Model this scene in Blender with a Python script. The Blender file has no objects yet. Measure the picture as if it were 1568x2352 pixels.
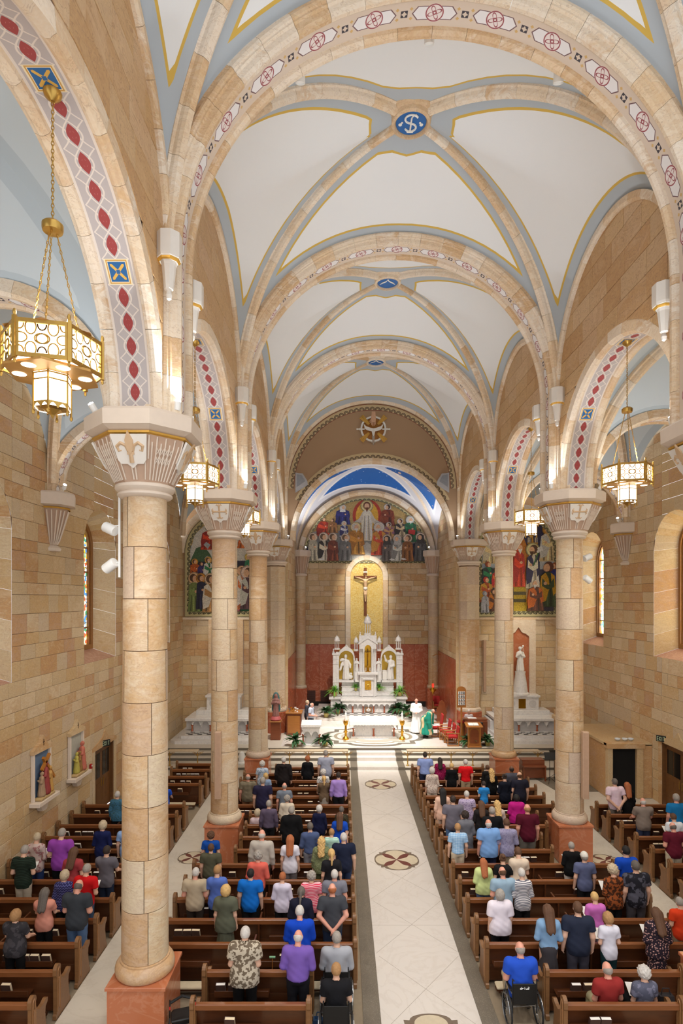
import bpy, math, random
import numpy as np
from mathutils import Vector, Matrix

# ------------------------------------------------------------------ camera, world, exposure
SC = bpy.context.scene
COL = SC.collection
PI = math.pi
random.seed(7)
CAMX, CAMZ, FPX, PCX, PCY = -1.77, 8.2, 1320.0, 784.0, 1375.0     # photo taken from the choir loft
cam_d = bpy.data.cameras.new('camera')
cam_d.sensor_fit = 'VERTICAL'
cam_d.sensor_height = 36.0
cam_d.lens = FPX / 2352 * 36
cam_d.shift_y = (PCY - 1176) / 2352
cam_d.clip_end = 200
cam = bpy.data.objects.new('camera', cam_d)
cam.location = (CAMX, 0, CAMZ)
cam.rotation_euler = (PI / 2, 0, 0)
COL.objects.link(cam)
SC.camera = cam
world = bpy.data.worlds.new('world')
world.use_nodes = True
world.node_tree.nodes['Background'].inputs[0].default_value = (0.97, 0.98, 1.0, 1)
world.node_tree.nodes['Background'].inputs[1].default_value = 1.3
SC.world = world
SC.view_settings.view_transform = 'Standard'
SC.view_settings.look = 'None'
SC.view_settings.gamma = 1.0
SC.view_settings.use_curve_mapping = False
SC.view_settings.exposure = -0.05
SC.cycles.use_denoising = True
SC.cycles.max_bounces = 5
SC.cycles.diffuse_bounces = 3
SC.cycles.glossy_bounces = 2
SC.cycles.use_adaptive_sampling = True
SC.cycles.adaptive_threshold = 0.1
SC.cycles.sample_clamp_indirect = 6.0

P_NAVE, P_AISLE, P_APSE, P_LANTERN, P_SANCT, P_PEWS = 330.0, 110.0, 500.0, 400.0, 6500.0, 1150.0


def wx(px, d):      # photo column -> world X at depth d
    return (px - PCX) * d / FPX + CAMX


def wz(py, d):      # photo row -> world Z at depth d
    return CAMZ - (py - PCY) * d / FPX


def light(kind, loc, power, color=(1, 1, 1), size=0.1, target=None, spot=60, blend=0.5, shape=None, size_y=None):
    l = bpy.data.lights.new('lamp_light', kind)
    l.energy = power
    l.color = color
    if kind == 'AREA':
        l.size = size
        if shape:
            l.shape = shape
        if size_y:
            l.size_y = size_y
    else:
        l.shadow_soft_size = size
    if kind == 'SPOT':
        l.spot_size = math.radians(spot)
        l.spot_blend = blend
    o = bpy.data.objects.new('lamp_light', l)
    o.location = loc
    if target is not None:
        o.rotation_euler = (Vector(target) - Vector(loc)).to_track_quat('-Z', 'Y').to_euler()
    COL.objects.link(o)
    return o


# ------------------------------------------------------------------ node helpers
class N:                                  # a socket with arithmetic
    def __init__(s, g, o):
        s.g, s.o = g, o

    def __add__(s, b): return s.g.m('ADD', s, b)
    def __radd__(s, b): return s.g.m('ADD', b, s)
    def __sub__(s, b): return s.g.m('SUBTRACT', s, b)
    def __rsub__(s, b): return s.g.m('SUBTRACT', b, s)
    def __mul__(s, b): return s.g.m('MULTIPLY', s, b)
    def __rmul__(s, b): return s.g.m('MULTIPLY', b, s)
    def __truediv__(s, b): return s.g.m('DIVIDE', s, b)
    def lt(s, b): return s.g.m('LESS_THAN', s, b)
    def gt(s, b): return s.g.m('GREATER_THAN', s, b)
    def abs(s): return s.g.m('ABSOLUTE', s)
    def fract(s): return s.g.m('FRACT', s)
    def floor(s): return s.g.m('FLOOR', s)
    def sin(s): return s.g.m('SINE', s)
    def min(s, b): return s.g.m('MINIMUM', s, b)
    def max(s, b): return s.g.m('MAXIMUM', s, b)
    def sqrt(s): return s.g.m('SQRT', s)


class G:                                  # a material's node graph
    def __init__(s, name, rough=0.6, metal=0.0, spec=None):
        s.mat = bpy.data.materials.new(name)
        s.mat.use_nodes = True
        s.t = s.mat.node_tree
        s.b = s.t.nodes['Principled BSDF']
        s.b.inputs['Roughness'].default_value = rough
        s.b.inputs['Metallic'].default_value = metal
        if spec is not None:
            s.b.inputs['Specular IOR Level'].default_value = spec

    def node(s, kind):
        return s.t.nodes.new(kind)

    def put(s, sock, v):
        if isinstance(v, N):
            s.t.links.new(v.o, sock)
        elif isinstance(v, (tuple, list)):
            sock.default_value = tuple(v) + ((1,) if len(v) == 3 and len(sock.default_value) == 4 else ())
        else:
            sock.default_value = v

    def m(s, op, *a):
        n = s.node('ShaderNodeMath')
        n.operation = op
        for i, v in enumerate(a):
            s.put(n.inputs[i], v)
        return N(s, n.outputs[0])

    def attr(s, name):
        n = s.node('ShaderNodeAttribute')
        n.attribute_name = name
        return N(s, n.outputs['Fac'])

    def rnd(s):
        return N(s, s.node('ShaderNodeObjectInfo').outputs['Random'])

    def pos(s, kind='Position'):
        if kind == 'Position':
            return N(s, s.node('ShaderNodeNewGeometry').outputs['Position'])
        return N(s, s.node('ShaderNodeTexCoord').outputs[kind])

    def xyz(s, v):
        n = s.node('ShaderNodeSeparateXYZ')
        s.put(n.inputs[0], v)
        return [N(s, o) for o in n.outputs]

    def vec(s, x, y, z):
        n = s.node('ShaderNodeCombineXYZ')
        for i, v in enumerate((x, y, z)):
            s.put(n.inputs[i], v)
        return N(s, n.outputs[0])

    def vm(s, op, a, b):
        n = s.node('ShaderNodeVectorMath')
        n.operation = op
        s.put(n.inputs[0], a)
        s.put(n.inputs[1], b)
        return N(s, n.outputs[0])

    def noise(s, v, scale=1.0, detail=3.0, rough=0.5, dist=0.0):
        n = s.node('ShaderNodeTexNoise')
        if v is not None:
            s.put(n.inputs['Vector'], v)
        n.inputs['Scale'].default_value = scale
        n.inputs['Detail'].default_value = detail
        n.inputs['Roughness'].default_value = rough
        n.inputs['Distortion'].default_value = dist
        return N(s, n.outputs['Fac'])

    def vor(s, v, scale=5.0, feature='F1', out='Distance'):
        n = s.node('ShaderNodeTexVoronoi')
        n.feature = feature
        if v is not None:
            s.put(n.inputs['Vector'], v)
        n.inputs['Scale'].default_value = scale
        return N(s, n.outputs[out])

    def ramp(s, f, stops, mode='LINEAR'):
        n = s.node('ShaderNodeValToRGB')
        cr = n.color_ramp
        cr.interpolation = mode
        while len(cr.elements) < len(stops):
            cr.elements.new(0.5)
        for e, (p, c) in zip(cr.elements, stops):
            e.position = p
            e.color = tuple(c) + (1,)
        s.put(n.inputs[0], f)
        return N(s, n.outputs[0])

    def mix(s, f, a, b, mode='MIX'):
        n = s.node('ShaderNodeMix')
        n.data_type = 'RGBA'
        n.blend_type = mode
        s.put(n.inputs[0], f)
        s.put(n.inputs[6], a)
        s.put(n.inputs[7], b)
        return N(s, n.outputs[2])

    def col(s, v):
        s.put(s.b.inputs['Base Color'], v)
        return s

    def bump(s, h, strength=0.3, dist=0.02):
        n = s.node('ShaderNodeBump')
        n.inputs['Strength'].default_value = strength
        n.inputs['Distance'].default_value = dist
        s.put(n.inputs['Height'], h)
        s.t.links.new(n.outputs[0], s.b.inputs['Normal'])
        return s

    def emit(s, c, k):
        s.put(s.b.inputs['Emission Color'], c)
        s.b.inputs['Emission Strength'].default_value = k
        return s


def rgb(r, g, b):                          # sRGB 0-255 -> linear
    return tuple(((v / 255) / 12.92 if v <= 10 else ((v / 255 + 0.055) / 1.055) ** 2.4) for v in (r, g, b))


_flat = {}


def flat(c, rough=0.6, metal=0.0, name='paint', vary=0.12, scale=9.0):
    key = (tuple(c), rough, metal, name)
    if key not in _flat:
        g = G(name, rough, metal)
        l = rgb(*c)
        n = g.noise(g.pos(), scale, 2)
        g.col(g.mix(n, tuple(v * (1 - vary) for v in l), tuple(min(1, v * (1 + vary)) for v in l)))
        _flat[key] = g.mat
    return _flat[key]


def stone_mat(name, stops, rough=0.5, scale=1.1, vein=0.5, pale=None):
    g = G(name, rough, spec=0.35)
    t = (g.attr('tone') + g.rnd()).fract()
    off = g.vec(t * 31.0, t * 17.0, t * 43.0)
    p = g.vm('ADD', g.pos(), off)
    warp = g.noise(p, scale, 2, 0.6, 1.5)
    p2 = g.vm('MULTIPLY', p, (1.0, 1.0, 2.6))
    band = g.noise(p2, scale * 1.6, 3, 0.65, 2.2)
    f = t * 0.72 + warp * 0.20 + band * 0.26 - 0.09
    c = g.ramp(f, stops)
    fine = g.noise(p, 22, 1)
    c = g.mix(0.10, c, g.ramp(fine, [(0.3, (0.25, 0.18, 0.12)), (0.7, (1, 0.95, 0.85))]), 'OVERLAY')
    ln = (band - 0.5).abs().lt(0.012) * vein * 0.5
    c = g.mix(ln, c, rgb(150, 112, 82))
    g.col(c)
    return g.mat


S_WALL = stone_mat('sandstone', [(0.05, rgb(206, 188, 166)), (0.25, rgb(206, 184, 150)), (0.45, rgb(204, 172, 126)), (0.62, rgb(220, 200, 168)),
                                 (0.78, rgb(196, 154, 106)), (0.92, rgb(196, 164, 140)), (1.0, rgb(214, 184, 128))])
S_COL = stone_mat('column_sandstone', [(0.05, rgb(212, 190, 168)), (0.2, rgb(200, 178, 158)), (0.36, rgb(216, 198, 170)), (0.5, rgb(204, 168, 126)), (0.62, rgb(218, 198, 172)), (0.76, rgb(196, 158, 116)), (0.9, rgb(206, 180, 156)), (1.0, rgb(216, 194, 158))], 0.42, 0.8)
S_NAVE = stone_mat('nave_sandstone', [(0.05, rgb(196, 166, 132)), (0.3, rgb(206, 172, 128)), (0.55, rgb(190, 150, 104)), (0.75, rgb(212, 182, 146)), (1.0, rgb(186, 144, 104))], 0.5, 0.7, 0.9)
S_RIB = stone_mat('rib_stone', [(0.05, rgb(236, 222, 206)), (0.35, rgb(232, 214, 190)), (0.55, rgb(212, 178, 138)), (0.66, rgb(238, 226, 210)), (0.85, rgb(226, 198, 162)), (1.0, rgb(234, 214, 198))], 0.5, 1.2)
M_MORTAR = flat((128, 100, 78), 0.9, name='mortar')
M_CAST = flat((224, 208, 192), 0.7, name='cast_stone', vary=0.04)
M_BELL = flat((190, 160, 138), 0.75, name='taupe_plaster', vary=0.05)
M_WHITE = flat((232, 226, 218), 0.6, name='white_plaster', vary=0.03)
M_GILD = flat((206, 158, 66), 0.4, 0.4, name='gilding')
M_BRASS = flat((198, 160, 84), 0.3, 0.85, name='brass')
M_GOLD = flat((214, 160, 50), 0.25, 0.9, name='gold')
M_BLACK = flat((16, 16, 17), 0.5, name='black')
M_RUBBER = flat((28, 28, 30), 0.7, name='rubber')
M_STEEL = flat((170, 172, 175), 0.3, 0.9, name='steel')
M_LAMPWHITE = flat((240, 240, 238), 0.4, name='white_enamel', vary=0.02)


def marble(name, base, vein, scale=1.5, amt=0.6, rough=0.25, alt=None):
    g = G(name, rough)
    p = g.pos()
    n = g.noise(p, scale, 4, 0.6, 2.5)
    v = 1.0 - ((n - 0.5).abs() * 22.0).min(1.0)
    b = g.mix(g.noise(p, scale * 0.7, 3), base, alt or tuple(x * 0.92 for x in base))
    g.col(g.mix(v * amt, b, vein))
    return g.mat


M_MARBLE = marble('white_marble', rgb(238, 234, 230), rgb(205, 202, 202), 1.4, 0.5)
M_RED = marble('red_marble', rgb(190, 102, 66), rgb(214, 152, 118), 0.8, 0.4, 0.25, rgb(150, 74, 48))
M_ORANGE = marble('orange_marble', rgb(196, 122, 84), rgb(214, 160, 130), 0.8, 0.25, 0.18, rgb(178, 100, 66))
M_STATUE = flat((236, 232, 226), 0.5, name='statue_marble', vary=0.03)


def wood(name, a, b, rough=0.35, scale=2.0):
    g = G(name, rough)
    p = g.vm('MULTIPLY', g.pos(), (1.0, 7.0, 7.0))
    n = g.noise(p, scale, 3, 0.6, 1.0)
    c = g.mix(n, a, b)
    g.col(g.mix(g.rnd() * 0.25, c, a))
    return g.mat


M_PEW = wood('dark_walnut', rgb(66, 36, 20), rgb(106, 60, 32), 0.3)
M_PEWTOP = wood('polished_walnut', rgb(112, 66, 36), rgb(150, 92, 52), 0.28)
M_PEWEND = wood('carved_oak', rgb(112, 76, 44), rgb(146, 104, 66), 0.4)
M_OAK = wood('golden_oak', rgb(150, 92, 40), rgb(186, 124, 62), 0.35)
M_MAHOG = wood('mahogany', rgb(110, 56, 32), rgb(146, 82, 50), 0.3)
M_CUSHION = flat((206, 190, 160), 0.8, name='kneeler_vinyl')


# ------------------------------------------------------------------ object and mesh helpers
def link(name, data, parent=None, loc=None, rot=None, label=None, cat=None, group=None, kind=None, mat=None):
    o = bpy.data.objects.new(name, data)
    COL.objects.link(o)
    if parent is not None:
        o.parent = parent
    if loc is not None:
        o.location = loc
    if rot is not None:
        o.rotation_euler = rot
    if label:
        o['label'] = label
    if cat:
        o['category'] = cat
    if group:
        o['group'] = group
    if kind:
        o['kind'] = kind
    if mat is not None:
        if not data.materials:
            data.materials.append(mat)
        else:
            o.material_slots[0].link = 'OBJECT'
            o.material_slots[0].material = mat
    return o


def thing(name, label, cat, loc=(0, 0, 0), rot=(0, 0, 0), group=None, kind=None):
    return link(name, None, None, loc, rot, label, cat, group, kind)


def copy_tree(o, parent=None):
    c = o.copy()
    COL.objects.link(c)
    c.parent = parent
    for ch in list(o.children):
        copy_tree(ch, c)
    return c


class MB:
    def __init__(s):
        s.v, s.f, s.mi, s.uv, s.tone = [], [], [], None, None
        s.cur = 0
        s.M = None

    def add(s, vs, fs, uvs=None):
        k = len(s.v)
        if s.M is not None:
            vs = [tuple(s.M @ Vector(p)) for p in vs]
        s.v += [tuple(p) for p in vs]
        s.f += [tuple(i + k for i in f) for f in fs]
        s.mi += [s.cur] * len(fs)
        if uvs is not None or s.uv is not None:
            if s.uv is None:
                s.uv = [(0, 0)] * k
            s.uv += list(uvs) if uvs is not None else [(0, 0)] * len(vs)
        return s

    def box(s, x0, x1, y0, y1, z0, z1, b=0.0):
        if b <= 0:
            return s.add([(x, y, z) for z in (z0, z1) for y in (y0, y1) for x in (x0, x1)],
                         [(0, 2, 3, 1), (4, 5, 7, 6), (0, 1, 5, 4), (2, 6, 7, 3), (0, 4, 6, 2), (1, 3, 7, 5)])
        b = min(b, (x1 - x0) / 2.01, (y1 - y0) / 2.01, (z1 - z0) / 2.01)
        vs = []
        for sx in (0, 1):
            for sy in (0, 1):
                for sz in (0, 1):
                    X, Y, Z = (x0, x1)[sx], (y0, y1)[sy], (z0, z1)[sz]
                    ix, iy, iz = X + (b, -b)[sx], Y + (b, -b)[sy], Z + (b, -b)[sz]
                    vs += [(X, iy, iz), (ix, Y, iz), (ix, iy, Z)]
        def i(sx, sy, sz, a): return ((sx * 2 + sy) * 2 + sz) * 3 + a
        fs = []
        for q in (0, 1):
            fs.append([i(q, 0, 0, 0), i(q, 0, 1, 0), i(q, 1, 1, 0), i(q, 1, 0, 0)][::(1 if q == 0 else -1)])
            fs.append([i(0, q, 0, 1), i(1, q, 0, 1), i(1, q, 1, 1), i(0, q, 1, 1)][::(1 if q == 0 else -1)])
            fs.append([i(0, 0, q, 2), i(0, 1, q, 2), i(1, 1, q, 2), i(1, 0, q, 2)][::(1 if q == 0 else -1)])
        for p in (0, 1):
            for q in (0, 1):
                fs.append([i(p, q, 0, 0), i(p, q, 1, 0), i(p, q, 1, 1), i(p, q, 0, 1)])
                fs.append([i(p, 0, q, 0), i(p, 1, q, 0), i(p, 1, q, 2), i(p, 0, q, 2)])
                fs.append([i(0, p, q, 1), i(1, p, q, 1), i(1, p, q, 2), i(0, p, q, 2)])
        for sx in (0, 1):
            for sy in (0, 1):
                for sz in (0, 1):
                    fs.append([i(sx, sy, sz, 0), i(sx, sy, sz, 1), i(sx, sy, sz, 2)])
        return s.add(vs, fs)

    def prism(s, poly, t0, t1, axis='y', bev=0.0):
        """polygon of (a, b) pairs extruded along axis: x -> (t,a,b), y -> (a,t,b), z -> (a,b,t)"""
        def at(p, t):
            return (t, p[0], p[1]) if axis == 'x' else (p[0], t, p[1]) if axis == 'y' else (p[0], p[1], t)
        n = len(poly)
        vs = [at(p, t0) for p in poly] + [at(p, t1) for p in poly]
        fs = [(i, (i + 1) % n, n + (i + 1) % n, n + i) for i in range(n)]
        if bev:
            cx, cy = sum(p[0] for p in poly) / n, sum(p[1] for p in poly) / n
            rad = max(math.hypot(p[0] - cx, p[1] - cy) for p in poly)
            k = 1 - bev / rad
            sg = bev if t1 > t0 else -bev
            vs += [at((cx + (p[0] - cx) * k, cy + (p[1] - cy) * k), t1 + sg) for p in poly]
            fs += [(n + i, n + (i + 1) % n, 2 * n + (i + 1) % n, 2 * n + i) for i in range(n)]
            fs += [tuple(range(n))[::-1], tuple(range(2 * n, 3 * n))]
        else:
            fs += [tuple(range(n))[::-1], tuple(range(n, 2 * n))]
        return s.add(vs, fs)

    def lathe(s, prof, n=24, c=(0, 0, 0), a0=0.0, a1=2 * PI, cap=True):
        full = abs(a1 - a0 - 2 * PI) < 1e-6
        m = n if full else n + 1
        vs, fs = [], []
        for r, z in prof:
            for j in range(m):
                a = a0 + (a1 - a0) * j / n
                vs.append((c[0] + r * math.cos(a), c[1] + r * math.sin(a), c[2] + z))
        for i in range(len(prof) - 1):
            for j in range(n):
                k = (j + 1) % m if full else j + 1
                fs.append((i * m + j, i * m + k, (i + 1) * m + k, (i + 1) * m + j))
        if cap and full:
            fs.append(tuple(range(m))[::-1])
            fs.append(tuple(range((len(prof) - 1) * m, len(prof) * m)))
        return s.add(vs, fs)

    def tube(s, pts, r, n=8, closed=False):
        pts = [Vector(p) for p in pts]
        L = len(pts)
        rs = r if isinstance(r, (list, tuple)) else [r] * L
        vs, fs = [], []
        up = None
        for i, p in enumerate(pts):
            if closed:
                t = pts[(i + 1) % L] - pts[i - 1]
            else:
                t = pts[min(i + 1, L - 1)] - pts[max(i - 1, 0)]
            t = t.normalized() if t.length > 1e-9 else Vector((0, 0, 1))
            if up is None:
                up = Vector((0, 0, 1)) if abs(t.z) < 0.9 else Vector((1, 0, 0))
            a = t.cross(up)
            a = a.normalized() if a.length > 1e-6 else Vector((1, 0, 0))
            b = a.cross(t).normalized()
            up = b
            for j in range(n):
                q = 2 * PI * j / n
                vs.append(p + (a * math.cos(q) + b * math.sin(q)) * rs[i])
        m = L if closed else L - 1
        for i in range(m):
            for j in range(n):
                k = (i + 1) % L
                fs.append((i * n + j, i * n + (j + 1) % n, k * n + (j + 1) % n, k * n + j))
        if not closed:
            fs += [tuple(range(n))[::-1], tuple(range((L - 1) * n, L * n))]
        return s.add(vs, fs)

    def ell(s, c, r, nu=12, nv=8):
        if not isinstance(r, (tuple, list)):
            r = (r, r, r)
        vs = [(c[0], c[1], c[2] - r[2])]
        for i in range(1, nv):
            a = -PI / 2 + PI * i / nv
            for j in range(nu):
                q = 2 * PI * j / nu
                vs.append((c[0] + r[0] * math.cos(a) * math.cos(q), c[1] + r[1] * math.cos(a) * math.sin(q), c[2] + r[2] * math.sin(a)))
        vs.append((c[0], c[1], c[2] + r[2]))
        e = len(vs) - 1
        fs = [(0, 1 + (j + 1) % nu, 1 + j) for j in range(nu)]
        for i in range(nv - 2):
            for j in range(nu):
                fs.append((1 + i * nu + j, 1 + i * nu + (j + 1) % nu, 1 + (i + 1) * nu + (j + 1) % nu, 1 + (i + 1) * nu + j))
        fs += [(e, 1 + (nv - 2) * nu + j, 1 + (nv - 2) * nu + (j + 1) % nu) for j in range(nu)]
        return s.add(vs, fs)

    def arc(s, prof, r, a0, a1, n, closed=True, caps=True):
        """sweep (y, dr) profile round the local Y axis in the XZ plane; uv = (arc length, y)"""
        m = len(prof)
        vs, fs, uv = [], [], []
        for i in range(n + 1):
            a = a0 + (a1 - a0) * i / n
            for y, dr in prof:
                vs.append(((r + dr) * math.cos(a), y, (r + dr) * math.sin(a)))
                uv.append((r * a, y))
        mm = m if closed else m - 1
        for i in range(n):
            for j in range(mm):
                k = (j + 1) % m
                fs.append((i * m + j, i * m + k, (i + 1) * m + k, (i + 1) * m + j))
        if closed and caps:
            fs += [tuple(range(m)), tuple(range(n * m, (n + 1) * m))[::-1]]
        return s.add(vs, fs, uv)

    def mesh(s, name, mats=None, smooth=False, tone=None):
        me = bpy.data.meshes.new(name)
        me.from_pydata(s.v, [], s.f)
        if mats is not None:
            for mt in (mats if isinstance(mats, (list, tuple)) else [mats]):
                me.materials.append(mt)
        if any(s.mi):
            me.polygons.foreach_set('material_index', s.mi)
        if smooth:
            me.polygons.foreach_set('use_smooth', [True] * len(me.polygons))
            if smooth == 'auto':
                me.set_sharp_from_angle(angle=math.radians(35))
        if s.uv is not None:
            lay = me.uv_layers.new(name='UVMap')
            idx = np.empty(len(me.loops), dtype=np.int32)
            me.loops.foreach_get('vertex_index', idx)
            lay.data.foreach_set('uv', np.array(s.uv, dtype=np.float32)[idx].ravel())
        if tone is not None:
            at = me.attributes.new('tone', 'FLOAT', 'FACE')
            at.data.foreach_set('value', tone if isinstance(tone, list) else [tone] * len(me.polygons))
        me.update()
        return me

    def obj(s, name, mats=None, parent=None, loc=None, rot=None, smooth=False, tone=None, **kw):
        return link(name, s.mesh(name, mats, smooth, tone), parent, loc, rot, **kw)


def box_obj(name, mat, parent, x0, x1, y0, y1, z0, z1, b=0.0, **kw):
    return MB().box(x0, x1, y0, y1, z0, z1, b).obj(name, mat, parent, **kw)


def circ(cx, cy, r, n=24, a0=0.0, a1=2 * PI, ry=None):
    full = abs(a1 - a0 - 2 * PI) < 1e-6
    m = n if full else n + 1
    return [(cx + r * math.cos(a0 + (a1 - a0) * i / n), cy + (ry or r) * math.sin(a0 + (a1 - a0) * i / n)) for i in range(m)]


def smin(a, b, k):
    h = np.clip(0.5 + 0.5 * (b - a) / k, 0, 1)
    return b + (a - b) * h - k * h * (1 - h)


# signed-distance modelling: limbs, drapery and hair are grown as one continuous skin
def sd_cone(P, a, b, ra, rb):
    a, b = np.array(a, float), np.array(b, float)
    pa, ba = P - a, b - a
    h = np.clip((pa @ ba) / max(ba @ ba, 1e-9), 0, 1)
    return np.linalg.norm(pa - h[:, None] * ba, axis=1) - (ra + (rb - ra) * h)


def sd_ell(P, c, r):
    q = (P - np.array(c, float)) / np.array(r, float)
    k = np.linalg.norm(q, axis=1)
    return (k - 1) * min(r) if max(r) / min(r) < 1.02 else (k - 1) * np.maximum(k, 0.3) / np.maximum(np.linalg.norm(q / np.array(r, float), axis=1), 1e-6)


def sd_eval(P, prims, k=0.035):
    d = None
    for p in prims:
        e = sd_cone(P, *p[1:5]) if p[0] == 'c' else sd_ell(P, *p[1:3])
        kk = p[-1] if (p[0] == 'c' and len(p) == 6) or (p[0] == 'e' and len(p) == 4) else k
        d = e if d is None else smin(d, e, kk)
    return d


def sd_mesh(name, fn, lo, hi, h, mats=None, extra=None):
    lo, hi = np.array(lo, float), np.array(hi, float)
    n = np.ceil((hi - lo) / h).astype(int) + 1
    ax = [lo[i] + h * np.arange(n[i]) for i in range(3)]
    Gx, Gy, Gz = np.meshgrid(*ax, indexing='ij')
    V = fn(np.stack([Gx.ravel(), Gy.ravel(), Gz.ravel()], 1)).reshape(n)
    nc = n - 1
    s = np.zeros(nc, int)
    corners = [(i, j, k) for i in (0, 1) for j in (0, 1) for k in (0, 1)]
    C = {c: V[c[0]:c[0] + nc[0], c[1]:c[1] + nc[1], c[2]:c[2] + nc[2]] for c in corners}
    for c in corners:
        s += C[c] < 0
    act = (s > 0) & (s < 8)
    ids = -np.ones(nc, int)
    ii = np.argwhere(act)
    ids[act] = np.arange(len(ii))
    acc = np.zeros((len(ii), 3))
    cnt = np.zeros(len(ii))
    for c in corners:
        for a in range(3):
            if c[a] == 0:
                e = list(c)
                e[a] = 1
                e = tuple(e)
                v0, v1 = C[c][act], C[e][act]
                cr = (v0 < 0) != (v1 < 0)
                t = np.where(cr, v0 / np.where(cr, v0 - v1, 1), 0)
                p = np.tile(np.array(c, float), (len(ii), 1))
                p[:, a] += t
                acc[cr] += p[cr]
                cnt[cr] += 1
    verts = lo + h * (ii + acc / np.maximum(cnt, 1)[:, None])
    for _ in range(2):
        d = fn(verts)
        e = 0.002
        g = np.stack([fn(verts + np.eye(3)[a] * e) - fn(verts - np.eye(3)[a] * e) for a in range(3)], 1) / (2 * e)
        step = (d / np.maximum((g * g).sum(1), 0.2))[:, None] * g
        ln = np.linalg.norm(step, axis=1, keepdims=True)
        verts -= step * np.minimum(1, 0.5 * h / np.maximum(ln, 1e-9))
    faces = []
    for a in range(3):
        b, c = (a + 1) % 3, (a + 2) % 3
        sl0 = [slice(1, -1)] * 3
        sl0[a] = slice(0, n[a] - 1)
        sl1 = list(sl0)
        sl1[a] = slice(1, n[a])
        A, B = V[tuple(sl0)] < 0, V[tuple(sl1)] < 0
        for idx, flip in ((np.argwhere(A & ~B), False), (np.argwhere(~A & B), True)):
            if not len(idx):
                continue
            cell = idx.copy()
            cell[:, b] += 1
            cell[:, c] += 1
            def gid(db, dc):
                q = cell.copy()
                q[:, b] += db
                q[:, c] += dc
                return ids[q[:, 0], q[:, 1], q[:, 2]]
            quad = np.stack([gid(-1, -1), gid(0, -1), gid(0, 0), gid(-1, 0)], 1)
            faces.append(quad[:, ::-1] if flip else quad)
    F = np.concatenate(faces) if faces else np.zeros((0, 4), int)
    F = F[(F >= 0).all(1)]
    mb = MB()
    mb.v = [tuple(v) for v in verts]
    mb.f = [tuple(int(x) for x in f) for f in F]
    mb.mi = [0] * len(mb.f)
    if extra:
        extra(mb)
    return mb.mesh(name, mats, True)

# ------------------------------------------------------------------ measured layout (metres; Y runs from the loft to the altar)
BAY = 7.41
D = [3.52 + BAY * k for k in range(6)]          # column rows 3.52 ... 40.57
HX, NF = 5.5, 5.0                                # colonnade axis, nave wall face
ZC = 11.55                                       # top of the capitals
ZN = 14.5                                        # springing of the nave vault
VA, VB = 5.0, 3.25                              # half width and half length of a nave web
RT = 4.70                                        # nave transverse arch
RA = 3.1                                         # arcade arch
WX = 11.0                                        # aisle wall face
AXC, AA = 8.47, 2.42                             # aisle vault centre and half width


def seen(p):
    if p[1] < 1.0:
        return 0.0
    k = FPX / p[1]
    x, y = PCX + (p[0] - CAMX) * k, PCY - (p[2] - CAMZ) * k
    return k if -320 < x < 1888 and -320 < y < 2672 else 0.0


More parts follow.
